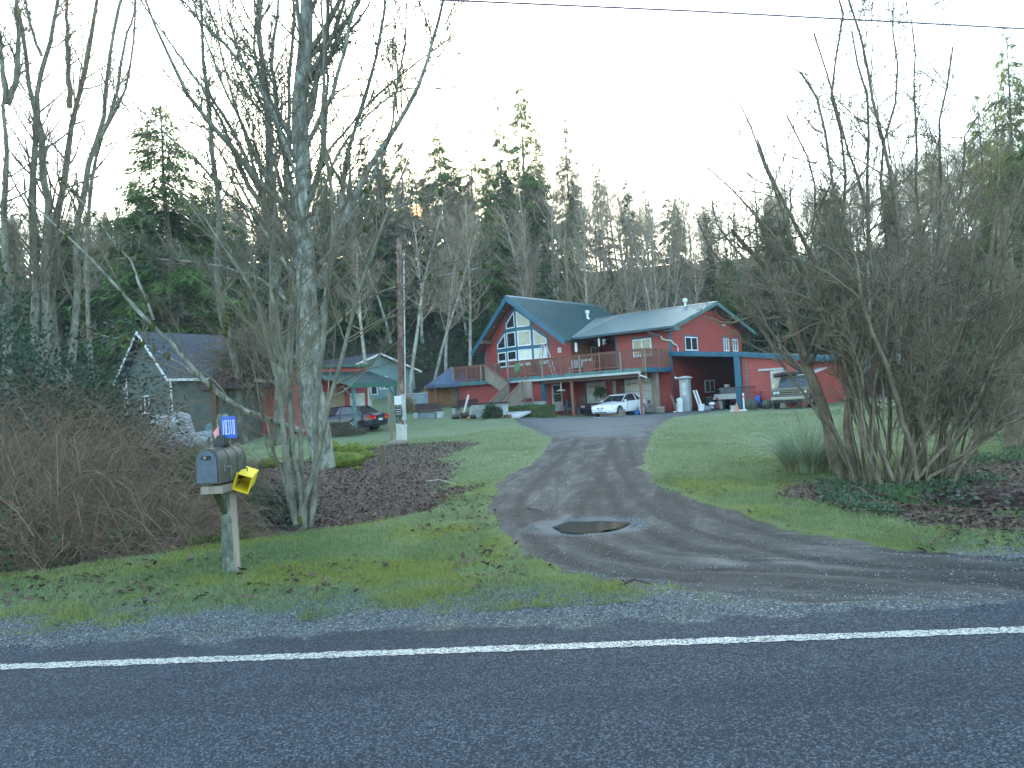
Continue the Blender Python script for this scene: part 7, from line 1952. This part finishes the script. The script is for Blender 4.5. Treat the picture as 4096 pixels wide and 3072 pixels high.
for k, (a, b, w_, h_, rz_, lab) in enumerate(((-.05, -.38, .22, .86, .1, 'tall pale weathered slab leaning at the foot of the pole, the left one'), (.17, -.42, .24, .80, -.15, 'pale weathered slab leaning at the foot of the pole, the right one'))):
    m = MB(); m.prism([(-w_ / 2, 0, 0), (w_ / 2, 0, 0), (w_ * .56, .12, h_), (w_ * .1, .12, h_ * .96), (-w_ * .5, .12, h_ * .99)], (0, .05, 0), Matrix.Translation(pb + Vector((a, b, .1))) @ Matrix.Rotation(rz_, 4, 'Z')); tag(m.build('leaning_slab', simple('bleached_wood_slab', (.50, .49, .42), .8, var=.2)), lab, 'board')
m = MB(); m.tube([pb + Vector((-.45, -.5, .08)), pb + Vector((-.1, -.62, .1)), pb + Vector((.35, -.5, .12))], [.12, .15, .10], 8); tag(m.build('log', M_GREYWOOD, smooth=True), 'grey rotting log lying across the foot of the utility pole', 'log')
b_ = on_ground(846, 958); m = MB(); m.tube([b_ - Vector((0, 0, .2)), at_y(841, 845, b_.y - .1)], .07, 7); tag(m.build('fence_post', M_GREYWOOD), 'thin pale post leaning just left of the utility pole', 'post')
b_ = on_ground(829, 1026); t_ = at_y(826, 961, b_.y); m = MB(); m.box(-.07, .07, -.05, .05, -.2, (t_ - b_).z, Matrix.Translation(b_)); tag(m.build('marker_stake', wood('brown_stake_wood', (.20, .13, .07), 2)), 'short square brown wooden stake standing in the leaf litter', 'stake')
# the overhead cable across the top
m = MB(); pts = []
for k in range(41):
    xu = 700 + (2500 - 700) * k / 40; yu = np.interp(xu, [700, 960, 1500, 1800, 2212, 2500], [-18, 0, 24, 40, 62, 78]); pts.append(at_y(xu, yu, 13 + 3.0 * (xu - 1400) / 1000))
m.tube(pts, .017, 6); tag(m.build('overhead_cable', simple('violet_grey_cable', (.16, .12, .20), .6)), 'single overhead cable crossing the upper sky above the driveway', 'cable')
# service drop from the pole towards the red house and other thin line
# moss-covered stones
rl2 = random.Random(15)
for xu, yu, w_, h_, Ym, lab in ((708, 968, 78, 38, 0, 'mossy stone at the back of the mossy pile, half behind the slim stems'), (760, 975, 68, 42, 0, 'high round mossy stone of the pile behind the largest one'), (742, 998, 108, 50, 0, 'largest yellow-green moss-covered stone beside the white-barked tree'), (790, 985, 44, 26, 0, 'small mossy stone at the upper right of the mossy pile'),
        (800, 968, 36, 16, 0, 'flat mossy stone furthest right in the mossy pile'), (686, 993, 40, 30, 0, 'round mossy stone left of the largest one'), (716, 1008, 50, 18, 0, 'low mossy stone in front of the largest one'), (774, 1013, 24, 15, 0, 'little mossy stone lying alone before the pile'), (578, 1003, 46, 34, 0, 'mossy stone alone behind the mailbox, left of the stems')):
    p = on_ground(xu, yu + h_ * .2); r = .84 * w_ * KU / FPX * p.y / 2; hz2 = .72 * h_ * KU / FPX * p.y / 2
    m = MB(); m.ball(p + Vector((0, 0, hz2 * .6)), (r, r * .8, hz2 * 1.1), 18, 10, jitter=.16, rng=rl2)
    o = m.build('mossy_stone', M_MOSS, smooth=True); tag(o, lab, 'stone', 'mossy stones in the leaf litter')
# ------------------------------------------------------------------ pampas-like grass at the right lawn
def blades(c, n, rad, hgt_, rg, wd=.012, spread=.6, seg=5):
    a = rg.uniform(0, 6.283, n); r = rad * rg.uniform(0, 1, n) ** .6; b = np.stack([np.cos(a) * r, np.sin(a) * r, np.zeros(n)], -1)
    out = np.stack([np.cos(a + rg.normal(size=n) * .5), np.sin(a + rg.normal(size=n) * .5), np.zeros(n)], -1); L = hgt_ * rg.uniform(.55, 1.15, n)
    s = np.linspace(0, 1, seg)[None, :, None]; sp = (spread * rg.uniform(.15, 1.2, n))[:, None, None]
    P = b[:, None] + out[:, None] * sp * L[:, None, None] * s ** 2.0 + np.array([0, 0, 1.]) * L[:, None, None] * (s - .42 * sp * s ** 2.6)
    side = np.stack([-out[:, 1], out[:, 0], np.zeros(n)], -1)[:, None] * wd * (1.05 - s)
    V = np.stack([P - side, P + side], 2).reshape(-1, 3)
    k = np.arange(n)[:, None] * seg * 2; i = np.arange(seg - 1)[None] * 2
    F = np.stack([k + i, k + i + 1, k + i + 3, k + i + 2], -1).reshape(-1, 4)
    return V + np.array(c), F, np.repeat(rg.uniform(0, 1, n), seg * 2)
M_PAMP = leaf_material('blue_green_grass_blades', (.15, .21, .10), (.42, .52, .40), .3, 2)
M_STRAWL = leaf_material('straw_blades', (.20, .14, .06), (.38, .30, .15), .2, 2)
rg = np.random.RandomState(3); pc_ = on_ground(1742, 1018)
pr = empty('pampas_grass', tuple(pc_), 0, 'tall fountain of blue-green ornamental grass on the right lawn beside the spreading shrub', 'ornamental grass')
V, F, tn = blades((0, 0, 0), 900, .42, 1.4, rg, .008, 1.3); o = np_mesh('blades', V, F, M_PAMP, pr, False, 4); vcol(o, 'tone', tn[:, None] * np.ones(3))
V, F, tn = blades((0, 0, 0), 500, .42, .55, rg, .012, 1.0); o = np_mesh('dry_blades', V, F, M_STRAWL, pr, False, 4); vcol(o, 'tone', tn[:, None] * np.ones(3))
pr2 = empty('ornamental_grass', tuple(on_ground(1815, 1010) + Vector((0, .8, 0))), 0, 'smaller darker grass clump behind the tall blue-green one', 'ornamental grass')
V, F, tn = blades((0, 0, 0), 600, .35, 1.0, rg, .007, 1.0); o = np_mesh('blades', V, F, M_CEDARL, pr2, False, 4); vcol(o, 'tone', tn[:, None] * np.ones(3))
# ------------------------------------------------------------------ junk by the grey shed
q = at_y(370, 930, 34)
def gy(x, y): return hgt(x, y)
M_TARP = simple('white_tarp_plastic', (.38, .41, .44), .5, var=.25, scale=2, bump=.5, bscale=6)
t = empty('tarp_covered_pile', (q.x, 34, gy(q.x, 34)), .2, 'white tarpaulin thrown over a tall pile in front of the dark outbuilding', 'tarp pile')
m = MB(); m.add([(-1.1, -.5, 0), (.9, -.6, 0), (1.2, .5, 0), (-1.1, .5, 0), (-.7, -.35, 1.9), (.5, -.4, 2.05), (.8, .4, 1.9), (-.7, .4, 1.8), (-1.0, -.5, 1.2), (.8, -.55, 1.3)], [(0, 1, 9, 8), (8, 9, 5, 4), (1, 2, 6, 5, 9), (2, 3, 7, 6), (3, 0, 8, 4, 7), (4, 5, 6, 7)]); m.build('tarp', M_TARP, t, bevel=.06)
m = MB(); m.tube([(.0, -.5, 1.3), (.1, -.3, 2.75)], .05, 6); m.build('pole', M_GREYWOOD, t)
for k, (xu, yu, w_, h_, mt_, lab, nm) in enumerate(((418, 905, 1.6, 1.1, simple('bluish_sheet', (.30, .36, .40), .6, var=.3), 'blue-grey sheet-covered heap right of the white tarp pile', 'covered_heap'), (452, 905, .9, 1.5, simple('faded_teal_sheet', (.12, .25, .27), .6, var=.4), 'upright faded teal panel near the right end of the junk', 'teal_panel'), (300, 930, 1.0, .9, M_TARP, 'low white sheet at the left end of the junk by the outbuilding', 'white_sheet'))):
    q = at_y(xu, yu, 32.5 + k); g0 = gy(q.x, q.y); m = MB(); m.prism([(q.x - w_ / 2, q.y, g0), (q.x + w_ / 2, q.y, g0), (q.x + w_ * .4, q.y + .1, g0 + h_), (q.x - w_ * .3, q.y + .1, g0 + h_ * .9)], (0, .4, 0)); tag(m.build(nm, mt_, bevel=.04), lab, 'sheet')
q = at_y(407, 925, 28); g0 = gy(q.x, q.y); t = empty('red_bucket', (q.x, q.y, g0 + .25), 0, 'red bucket half hidden in the brambles before the outbuilding', 'bucket'); m = MB(); m.tube([(0, 0, -.3), (0, 0, .3)], [.15, .2], 14); m.build('tub', M_REDPL, t); m = MB(); m.tube([(0, 0, .3), (0, 0, .33)], .21, 14); m.build('rim', M_REDPL, t)
# sun seen through the wood
m = bpy.data.materials.new('sun_disc_light'); m.use_nodes = True; nn = m.node_tree.nodes; nn.clear(); e_ = nn.new('ShaderNodeEmission'); e_.inputs[0].default_value = (1, .31, .085, 1); e_.inputs[1].default_value = 2.2; oo = nn.new('ShaderNodeOutputMaterial'); m.node_tree.links.new(e_.outputs[0], oo.inputs[0])
sm = MB(); c_ = at_y(902, 457, 5000); sm.ball(c_, 46, 24, 14); so_ = sm.build('sun_disc', m, smooth=True); tag(so_, kind='structure'); so_.visible_shadow = True
# ------------------------------------------------------------------ ground cover: grass blades, leaves, gravel, brambles, bushes
def scatter_field(n, x0, x1, y0, y1, rg, power=1.0):
    Y = y0 + (y1 - y0) * rg.uniform(0, 1, n) ** power; k = Y / y1
    X = rg.uniform(-1, 1, n) * Y * .80
    return X, Y
def weights(X, Y):
    t = Y + 0.064 * X; j = vnoise(X, Y, 1.7, 11) - .5; j2 = vnoise(X, Y, 6.0, 12) - .5
    dsd = poly_sd(X, Y, DRIVE); drive = dsd + .18 * j + .12 * j2
    lit = np.maximum.reduce([poly_sd(X, Y, p) + .9 * j + .4 * j2 for p in (LITTER, LITTER2, LITTER3)])
    bank = np.where(X < -6.0, 8.75 + 0.1 * (X + 6.0), 8.75 + 0.62 * (X + 6.0))
    low = (X < -1.5) & (Y > bank + .15) & (Y + .6 * (X + 4) < 23)
    gend = np.where(X < 1.5, 6.75, 6.75 + .25 * (X - 1.5))
    return t, drive, lit, low, t + .5 * j + .35 * j2 - gend
M_GRASSB = leaf_material('lawn_grass_blades', (.09, .14, .05), (.26, .31, .15), .25, .9)
def tint_grass():
    t = M_GRASSB.node_tree; bs = t.nodes['Principled BSDF']; src = bs.inputs['Base Color'].links[0].from_socket
    at = t.nodes.new('ShaderNodeAttribute'); at.attribute_name = 'tone'; sp = t.nodes.new('ShaderNodeSeparateColor'); t.links.new(at.outputs['Color'], sp.inputs[0])
    def mx(f, a, c):
        m = t.nodes.new('ShaderNodeMix'); m.data_type = 'RGBA'; t.links.new(f, m.inputs[0]); t.links.new(a, m.inputs[6]); m.inputs[7].default_value = (*c, 1); return m.outputs[2]
    o = mx(sp.outputs[1], src, (.25, .27, .05)); o = mx(sp.outputs[2], o, (.30, .35, .20))
    t.links.new(o, bs.inputs['Base Color'])
    for n in t.nodes:
        if n.type == 'BSDF_TRANSLUCENT': t.links.new(o, n.inputs['Color'])
tint_grass()
def grass():
    rg = np.random.RandomState(31)
    n = 720000
    Y = 5.9 + 30 * rg.uniform(0, 1, n) ** 2.3; X = rg.uniform(-1, 1, n) * Y * np.where(Y < 13, 1.12, .80)
    t, dr, lit, low, gv = weights(X, Y)
    dens = np.clip((gv + .9) / 1.3, 0, 1); keep = (dr < .02) & (~low | (rg.uniform(size=n) < .12)) & ((lit < .0) | (rg.uniform(size=n) < .13)) & (rg.uniform(size=n) < dens)
    keep &= rg.uniform(size=n) < np.clip(.25 + 1.4 * vnoise(X, Y, 1.9, 41), 0, 1)
    hx = HM.inverted()
    X, Y = X[keep], Y[keep]; n = len(X)
    Z = height(X, Y)
    L = .022 + .030 * rg.uniform(size=n) ** 1.5 + .035 * (vnoise(X, Y, 2.7, 44) > .62) * rg.uniform(size=n); L *= 1 + .02 * (Y - 6)
    a = rg.uniform(0, 6.283, n); w = .0022 + .00045 * Y
    ln_ = rg.normal(size=(n, 2)) * .55
    b = np.stack([X, Y, Z - .004], -1); s = np.stack([np.cos(a), np.sin(a), np.zeros(n)], -1) * w[:, None]
    tip = b + np.concatenate([ln_, np.ones((n, 1))], 1) * L[:, None]
    V = np.stack([b - s, b + s, tip], 1).reshape(-1, 3)
    o = np_mesh('grass', V, np.arange(3 * n).reshape(-1, 3), M_GRASSB, None, False, 3)
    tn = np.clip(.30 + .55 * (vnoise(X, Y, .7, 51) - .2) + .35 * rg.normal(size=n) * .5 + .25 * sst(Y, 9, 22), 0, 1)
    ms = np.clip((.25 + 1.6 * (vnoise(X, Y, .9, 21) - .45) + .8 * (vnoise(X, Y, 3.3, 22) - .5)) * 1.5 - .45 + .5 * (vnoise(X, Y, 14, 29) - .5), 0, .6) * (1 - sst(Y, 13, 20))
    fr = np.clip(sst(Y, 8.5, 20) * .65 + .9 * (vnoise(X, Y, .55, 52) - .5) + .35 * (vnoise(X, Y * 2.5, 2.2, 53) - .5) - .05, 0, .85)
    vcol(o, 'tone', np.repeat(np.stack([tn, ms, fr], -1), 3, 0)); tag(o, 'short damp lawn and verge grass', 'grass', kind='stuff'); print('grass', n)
grass()
M_LEAFB = leaf_material('fallen_brown_leaves', (.035, .022, .015), (.17, .12, .09), .1, 6)
def leaves(name, n, sel, size, seed, label, mat=None):
    rg = np.random.RandomState(seed); X, Y = sel(rg, n); n = len(X); Z = height(X, Y) + .012 + .02 * rg.uniform(size=n)
    a = rg.uniform(0, 6.283, n); L = size * rg.uniform(.5, 1.25, n); ti = rg.normal(size=(n, 2)) * .32
    u = np.stack([np.cos(a), np.sin(a), ti[:, 0]], -1) * L[:, None]; v = np.stack([-np.sin(a), np.cos(a), ti[:, 1]], -1) * (L * .62)[:, None]; c = np.stack([X, Y, Z], -1); up = np.array([0, 0, 1.]) * (L * rg.uniform(0, .45, n))[:, None]
    V = np.stack([c - u, c - u * .25 - v + up, c + u * .45 - v * .7 + up * .8, c + u, c + u * .35 + v * .8 + up, c - u * .3 + v * .9 + up * .6], 1).reshape(-1, 3)
    k = np.arange(n)[:, None] * 6; F = np.concatenate([k + np.array([0, 1, 2, 3]), k + np.array([0, 3, 4, 5])])
    o = np_mesh(name, V, F, mat or M_LEAFB, None, False, 4); vcol(o, 'tone', np.repeat(rg.uniform(0, 1, n) ** 1.3, 6)[:, None] * np.ones(3)); tag(o, label, 'leaves', kind='stuff')
def sel_lit(rg, n):
    Y = 7.5 + 24 * rg.uniform(0, 1, n) ** 1.5; X = rg.uniform(-.8, .8, n) * Y; t, dr, lit, low, gv = weights(X, Y)
    lit = np.where((X > 3) & (rg.uniform(size=n) < .6), -9, lit); k = ((lit > -.15) | (low & (rg.uniform(size=n) < .6))) & (dr < 0); return X[k], Y[k]
def sel_verge(rg, n):
    Y = 6.2 + 9 * rg.uniform(0, 1, n) ** 1.3; X = rg.uniform(-.8, .8, n) * Y; t, dr, lit, low, gv = weights(X, Y)
    k = (dr < .1) & ~low & (gv > -.15) & (vnoise(X, Y, .9, 61) + .4 * (X < 0) * (Y < 9) > .62 + .2 * rg.uniform(size=n)); return X[k], Y[k]
leaves('leaf_litter', 130000, sel_lit, .036, 5, 'damp brown fallen leaves lying under the trees and along the ditch')
leaves('scattered_leaves', 5200, sel_verge, .042, 6, 'single dead leaves scattered over the verge and lawn')
def gravel():
    rg = np.random.RandomState(11); n = 125000
    Y = 5.35 + 2.6 * rg.uniform(0, 1, n) ** 1.1; X = rg.uniform(-1.15, 1.15, n) * Y; t, dr, lit, low, gv = weights(X, Y)
    k = ((gv < .35) & (t > 5.35 + .35 * rg.uniform(size=n) + .3 * (vnoise(X, Y, 3, 71) - .5)) & (rg.uniform(size=n) < np.clip(.95 - .9 * np.clip(gv + .2, 0, 1), .1, 1)))
    k &= ~((dr > .3) & (rg.uniform(size=n) < .75)); X, Y = X[k], Y[k]
    # loose stones along the drive and around the puddle
    m2 = 30000; Y2 = 7 + 16 * rg.uniform(size=m2) ** 1.6; X2 = rg.uniform(-.2, .8, m2) * Y2; kk = (poly_sd(X2, Y2, DRIVE) > -.1) & (np.hypot((X2 - PUD.x) / .56, (Y2 - PUD.y) / .47) > 1); X = np.concatenate([X, X2[kk]]); Y = np.concatenate([Y, Y2[kk]])
    a = rg.uniform(0, 6.28, 2500); r = 1 + .28 * np.abs(rg.normal(size=2500)); X = np.concatenate([X, PUD.x + .58 * r * np.cos(a)]); Y = np.concatenate([Y, PUD.y + .49 * r * np.sin(a)])
    n = len(X); Z = height(X, Y); s = .004 + .0075 * rg.uniform(size=n) ** 2.6
    base = np.array([[1, 0, 0], [0, 1, 0], [-1, 0, 0], [0, -1, 0], [0, 0, .75], [0, 0, -.3]], float)
    a = rg.uniform(0, 6.28, n); ca, sa = np.cos(a), np.sin(a)
    J = base[None] * rg.uniform(.6, 1.3, (n, 6, 1)) + rg.normal(size=(n, 6, 3)) * .12
    V = np.stack([J[..., 0] * ca[:, None] - J[..., 1] * sa[:, None] * .8, J[..., 0] * sa[:, None] + J[..., 1] * ca[:, None] * .8, J[..., 2]], -1) * s[:, None, None] + np.stack([X, Y, Z + s * .2], -1)[:, None]
    F = (np.arange(n)[:, None, None] * 6 + np.array([[0, 1, 4], [1, 2, 4], [2, 3, 4], [3, 0, 4], [1, 0, 5], [2, 1, 5], [3, 2, 5], [0, 3, 5]])[None]).reshape(-1, 3)
    t = NT('loose_gravel_stones'); at = t.new('ShaderNodeAttribute'); at.attribute_name = 'tone'; sp = t.new('ShaderNodeSeparateColor'); t.ln(at.outputs['Color'], sp.inputs[0])
    t.col(t.ramp(sp.outputs[0], [(0, (.04, .05, .055)), (.4, (.10, .12, .13)), (.8, (.18, .205, .215)), (1, (.36, .38, .38))])); t.set(.85)
    o = np_mesh('loose_gravel', V.reshape(-1, 3), F, t.m, None, False, 3); vcol(o, 'tone', np.repeat(rg.uniform(size=n), 6)[:, None] * np.ones(3)); tag(o, 'loose grey stones on the shoulder, along the drive and round the puddle', 'gravel', kind='stuff'); print('stones', n)
gravel()

# bramble thicket filling the low ground at the left
M_CANE = simple('reddish_brown_canes', (.20, .145, .10), .85, var=.5, scale=1.1, spec=.2)
def thick_h(X, Y):
    """canopy height of the thicket"""
    e = sst(Y - (np.where(X < -6, 8.75 + .1 * (X + 6), 8.75 + .62 * (X + 6))), -.1, 1.6)
    e2 = (.25 * sst(-X / np.maximum(Y, 1), .315, .40) + .75 * sst(-X / np.maximum(Y, 1), .36, .62)) * sst(-X, 2.7, 3.6); far = 1 - .45 * sst(Y, 16, 24)
    return e * e2 * far * (.75 + 1.1 * vnoise(X, Y, .55, 81) + .5 * vnoise(X, Y, 1.7, 82) + .8 * sst(-X - 6, 0, 5))
def brambles():
    rg = np.random.RandomState(17); n = 10500
    Y = 8.4 + 15 * rg.uniform(0, 1, n) ** 1.35; X = -2.4 - rg.uniform(0, 1, n) * (Y * .82 - 1.6)
    H = thick_h(X, Y); k = H > .12; X, Y, H = X[k], Y[k], H[k]; n = len(X)
    z = height(X, Y); a = rg.uniform(0, 6.283, n); L = H * rg.uniform(.7, 1.7, n) + .25
    N = 9; s = np.linspace(0, 1, N)[None, :, None]; out = np.stack([np.cos(a), np.sin(a), np.zeros(n)], -1)[:, None]; hh_ = (H * rg.uniform(.35, 1.45, n))[:, None, None]
    P = np.stack([X, Y, z - .05], -1)[:, None] + out * (L * rg.uniform(.5, 1.3, n))[:, None, None] * s + np.array([0, 0, 1.]) * hh_ * (np.sin(s * (1.7 + 1.1 * rg.uniform(size=(n, 1, 1)))))
    P += np.cumsum(rg.normal(size=P.shape) * .022, 1)
    R = (.0034 + .0045 * rg.uniform(size=(n, 1)) ** 2) * np.linspace(1, .5, N)[None]
    # side twigs
    C, RC = sprout(P[:4200], R[:4200], 3, rg, .3, 1, (30, 75), .25, .4, .2, -.1, .22, 4, .6, .5, .0018)
    v, f = merge([tubes(P, R, 3), tubes(C, RC, 3)])
    o = np_mesh('bramble_canes', v, f, M_CANE, None, True, 4); tag(o, 'tangled thicket of bare reddish-brown bramble canes filling the ditch at the left', 'brambles', kind='stuff')
    # leaves still green here and there
    n = 34000; Y = 8.8 + 13 * rg.uniform(0, 1, n) ** 1.3; X = -2.6 - rg.uniform(0, 1, n) * (Y * .82 - 1.7); H = thick_h(X, Y)
    pm = vnoise(X, Y, .55, 91); k = (H > .2) & (pm > .50 + .12 * rg.uniform(size=n)); X, Y, H = X[k], Y[k], H[k]; n = len(X)
    Z = height(X, Y) + H * rg.uniform(.25, 1.02, n); d = nrm(rg.normal(size=(n, 3)) + np.array([0, -.4, .3]))
    V, F = sprays(rg, np.stack([X, Y, Z], -1), d, .075, .028, .2); o = np_mesh('bramble_leaves', V, F, M_BRAMLEAF, None, False, 4); vcol(o, 'tone', np.repeat(rg.uniform(0, 1, n), 4)[:, None] * np.ones(3)); tag(o, 'patches of blue-green bramble leaves on the thicket', 'brambles', kind='stuff')
brambles()
# undergrowth between the thicket and the outbuilding, and at the right edge
def bushes():
    def P_(xu, yu, Y): p = at_y(xu, yu, Y); return (p.x, Y, hgt(p.x, Y))
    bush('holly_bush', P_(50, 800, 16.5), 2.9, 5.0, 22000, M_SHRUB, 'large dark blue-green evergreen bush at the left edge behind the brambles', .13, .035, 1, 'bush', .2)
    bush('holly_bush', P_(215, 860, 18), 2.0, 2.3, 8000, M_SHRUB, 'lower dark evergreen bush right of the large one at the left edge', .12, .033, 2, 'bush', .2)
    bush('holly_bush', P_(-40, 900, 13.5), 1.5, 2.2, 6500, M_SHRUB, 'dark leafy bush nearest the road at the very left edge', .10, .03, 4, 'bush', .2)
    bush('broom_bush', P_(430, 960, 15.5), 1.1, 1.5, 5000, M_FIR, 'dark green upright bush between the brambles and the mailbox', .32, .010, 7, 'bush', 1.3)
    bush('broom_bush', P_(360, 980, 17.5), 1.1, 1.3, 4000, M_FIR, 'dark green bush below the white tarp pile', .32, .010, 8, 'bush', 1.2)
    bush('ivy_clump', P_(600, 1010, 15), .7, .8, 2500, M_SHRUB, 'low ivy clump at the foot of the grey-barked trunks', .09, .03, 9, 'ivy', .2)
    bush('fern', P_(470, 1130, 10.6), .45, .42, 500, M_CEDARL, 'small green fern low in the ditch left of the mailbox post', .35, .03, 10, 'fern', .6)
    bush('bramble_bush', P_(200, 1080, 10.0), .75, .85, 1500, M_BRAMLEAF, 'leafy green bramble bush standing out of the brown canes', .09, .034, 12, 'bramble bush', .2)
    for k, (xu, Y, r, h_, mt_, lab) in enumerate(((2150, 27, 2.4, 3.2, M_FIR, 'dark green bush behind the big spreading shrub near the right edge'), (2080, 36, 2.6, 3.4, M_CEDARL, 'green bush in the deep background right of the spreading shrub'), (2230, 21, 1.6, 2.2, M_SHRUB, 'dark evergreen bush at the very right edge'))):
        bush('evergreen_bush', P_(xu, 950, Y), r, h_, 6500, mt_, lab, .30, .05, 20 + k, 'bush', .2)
    # heap of cut brush near the dark car
    q = on_ground(745, 940); bush('brush_heap', tuple(q), 1.1, .45, 900, simple('grey_green_brushwood', (.085, .09, .06), .9), 'low heap of cut brushwood in front of the dark car', .5, .012, 30, 'brush pile', .1)
    tangle('twig_tangle', (q.x, q.y, q.z), 1.2, .45, 450, 'tangled twigs of the brush heap by the dark car', M_TWIG, 'twigs', np.random.RandomState(2), .9, .006)
bushes()
# right ground cover (ivy and weeds beyond the creek)
def weeds():
    rg = np.random.RandomState(23); n = 26000; Y = 9.2 + 14 * rg.uniform(0, 1, n) ** 1.3; X = rg.uniform(.42, .85, n) * Y
    k = (poly_sd(X, Y, LITTER3) > -.6) | (poly_sd(X, Y, LITTER2) > -.1) | (X > .62 * Y + 1.0); k &= vnoise(X, Y, 1.1, 95) > .42; X, Y = X[k], Y[k]; n = len(X)
    d = nrm(rg.normal(size=(n, 3)) + np.array([0, 0, .5])); V, F = sprays(rg, np.stack([X, Y, height(X, Y) + .10 * rg.uniform(size=n)], -1), d, .06, .022, .2)
    o = np_mesh('weeds', V, F, M_BRAMLEAF, None, False, 4); vcol(o, 'tone', np.repeat(rg.uniform(0, 1, n), 4)[:, None] * np.ones(3)); tag(o, 'low green weeds and ivy covering the ground beyond the little creek', 'weeds', kind='stuff')
weeds()
# creek water, sticks
m = MB(); a = at_z(2030, 1090, -.33); b = at_z(2330, 1130, -.33)
m.prism([(a.x, a.y - .12, -.36), (b.x, b.y - .25, -.36), (b.x, b.y + .3, -.36), (a.x, a.y + .14, -.36)], (0, 0, .03)); tag(m.build('creek_water', bpy.data.materials['puddle_water']), kind='structure')
rs = random.Random(9)
STK = (((740, 1035), (800, 1070)), ((745, 1018), (742, 1048)), ((700, 1030), (760, 1038)), ((920, 1042), (985, 1047)), ((1140, 1100), (1190, 1116)), ((1335, 1270), (1410, 1268)), ((1830, 1050), (1900, 1090)), ((2010, 1095), (2080, 1112)), ((1990, 1085), (2045, 1110)), ((1960, 1075), (2020, 1108)))
for k, ((x0, y0), (x1, y1)) in enumerate(STK):
    p, q = on_ground(x0, y0), on_ground(x1, y1); mid = (p + q) / 2 + Vector((0, 0, .05 + rs.uniform(0, .05))); m = MB(); m.tube([p + Vector((0, 0, .02)), mid, q + Vector((0, 0, .02))], [.014, .011, .006], 5)
    if k < 3: e = mid + (q - p).cross(Vector((0, 0, 1))).normalized() * .2; m.tube([mid, e + Vector((0, 0, .04))], [.007, .003], 4)
    where = ('long forked stick lying in the leaf litter', 'short upright twig in the leaf litter beside the long stick', 'thin twig behind the long stick in the litter', 'pale flat strip of wood at the lawn edge', 'thin twig at the left edge of the driveway', 'dark twig in the gravel below the puddle', 'dark stick under the spreading shrub', 'dark branch by the creek nearest the water', 'second dark branch by the creek', 'third dark branch by the creek, closest to the shrub')[k]
    tag(m.build('fallen_stick', M_WHITED if k == 3 else (M_BARKG if k < 3 else M_BROWNM)), where, 'stick')
# ------------------------------------------------------------------ the small opening in the crowns through which the sun is seen
def sun_gap():
    import bmesh
    bpy.context.view_layer.update()
    r = ray(902 * KU, 457 * KU); d0 = np.array(r) / np.linalg.norm(r); C = np.array([0, 0, CAMZ]); n = 0
    for o in list(SC.objects):
        if o.type != 'MESH' or o.parent is None or o.name.split('.')[0] not in ('crown', 'trunk'): continue
        p = o.parent.location
        if p.y < 40: continue
        if abs(math.atan2(p.x, p.y) - math.atan2(d0[0], d0[1])) > .12: continue
        me = o.data; co = np.empty(len(me.vertices) * 3, dtype=np.float32); me.vertices.foreach_get('co', co); co = co.reshape(-1, 3)
        M = np.array(o.matrix_world); w = co @ M[:3, :3].T + M[:3, 3] - C; w /= np.linalg.norm(w, axis=1, keepdims=True)
        near = (w @ d0) > np.cos(np.radians(.38 + .16 * np.sin(np.arange(len(w)) * 12.9898)))
        if not near.any(): continue
        me = me.copy(); o.data = me; bm = bmesh.new(); bm.from_mesh(me); bm.verts.ensure_lookup_table()
        bmesh.ops.delete(bm, geom=[bm.verts[i] for i in np.nonzero(near)[0]], context='VERTS'); bm.to_mesh(me); bm.free(); n += 1
    print('sun gap cut in', n)
sun_gap()
# ------------------------------------------------------------------ thin haze volume, added to lift dark tones as lens veil does
def haze():
    m = bpy.data.materials.new('lens_veil_haze'); m.use_nodes = True; n = m.node_tree.nodes; n.clear()
    o = n.new('ShaderNodeOutputMaterial'); v = n.new('ShaderNodeVolumePrincipled')
    v.inputs['Color'].default_value = (.80, .88, 1.0, 1); v.inputs['Density'].default_value = .0005
    v.inputs['Anisotropy'].default_value = .3
    m.node_tree.links.new(v.outputs[0], o.inputs['Volume'])
    mb = MB(); mb.box(-450, 450, -450, 450, -3, 150)
    ob = mb.build('haze', m); tag(ob, 'thin pale haze added over the whole scene as a lens veil', 'haze', kind='stuff')
haze()
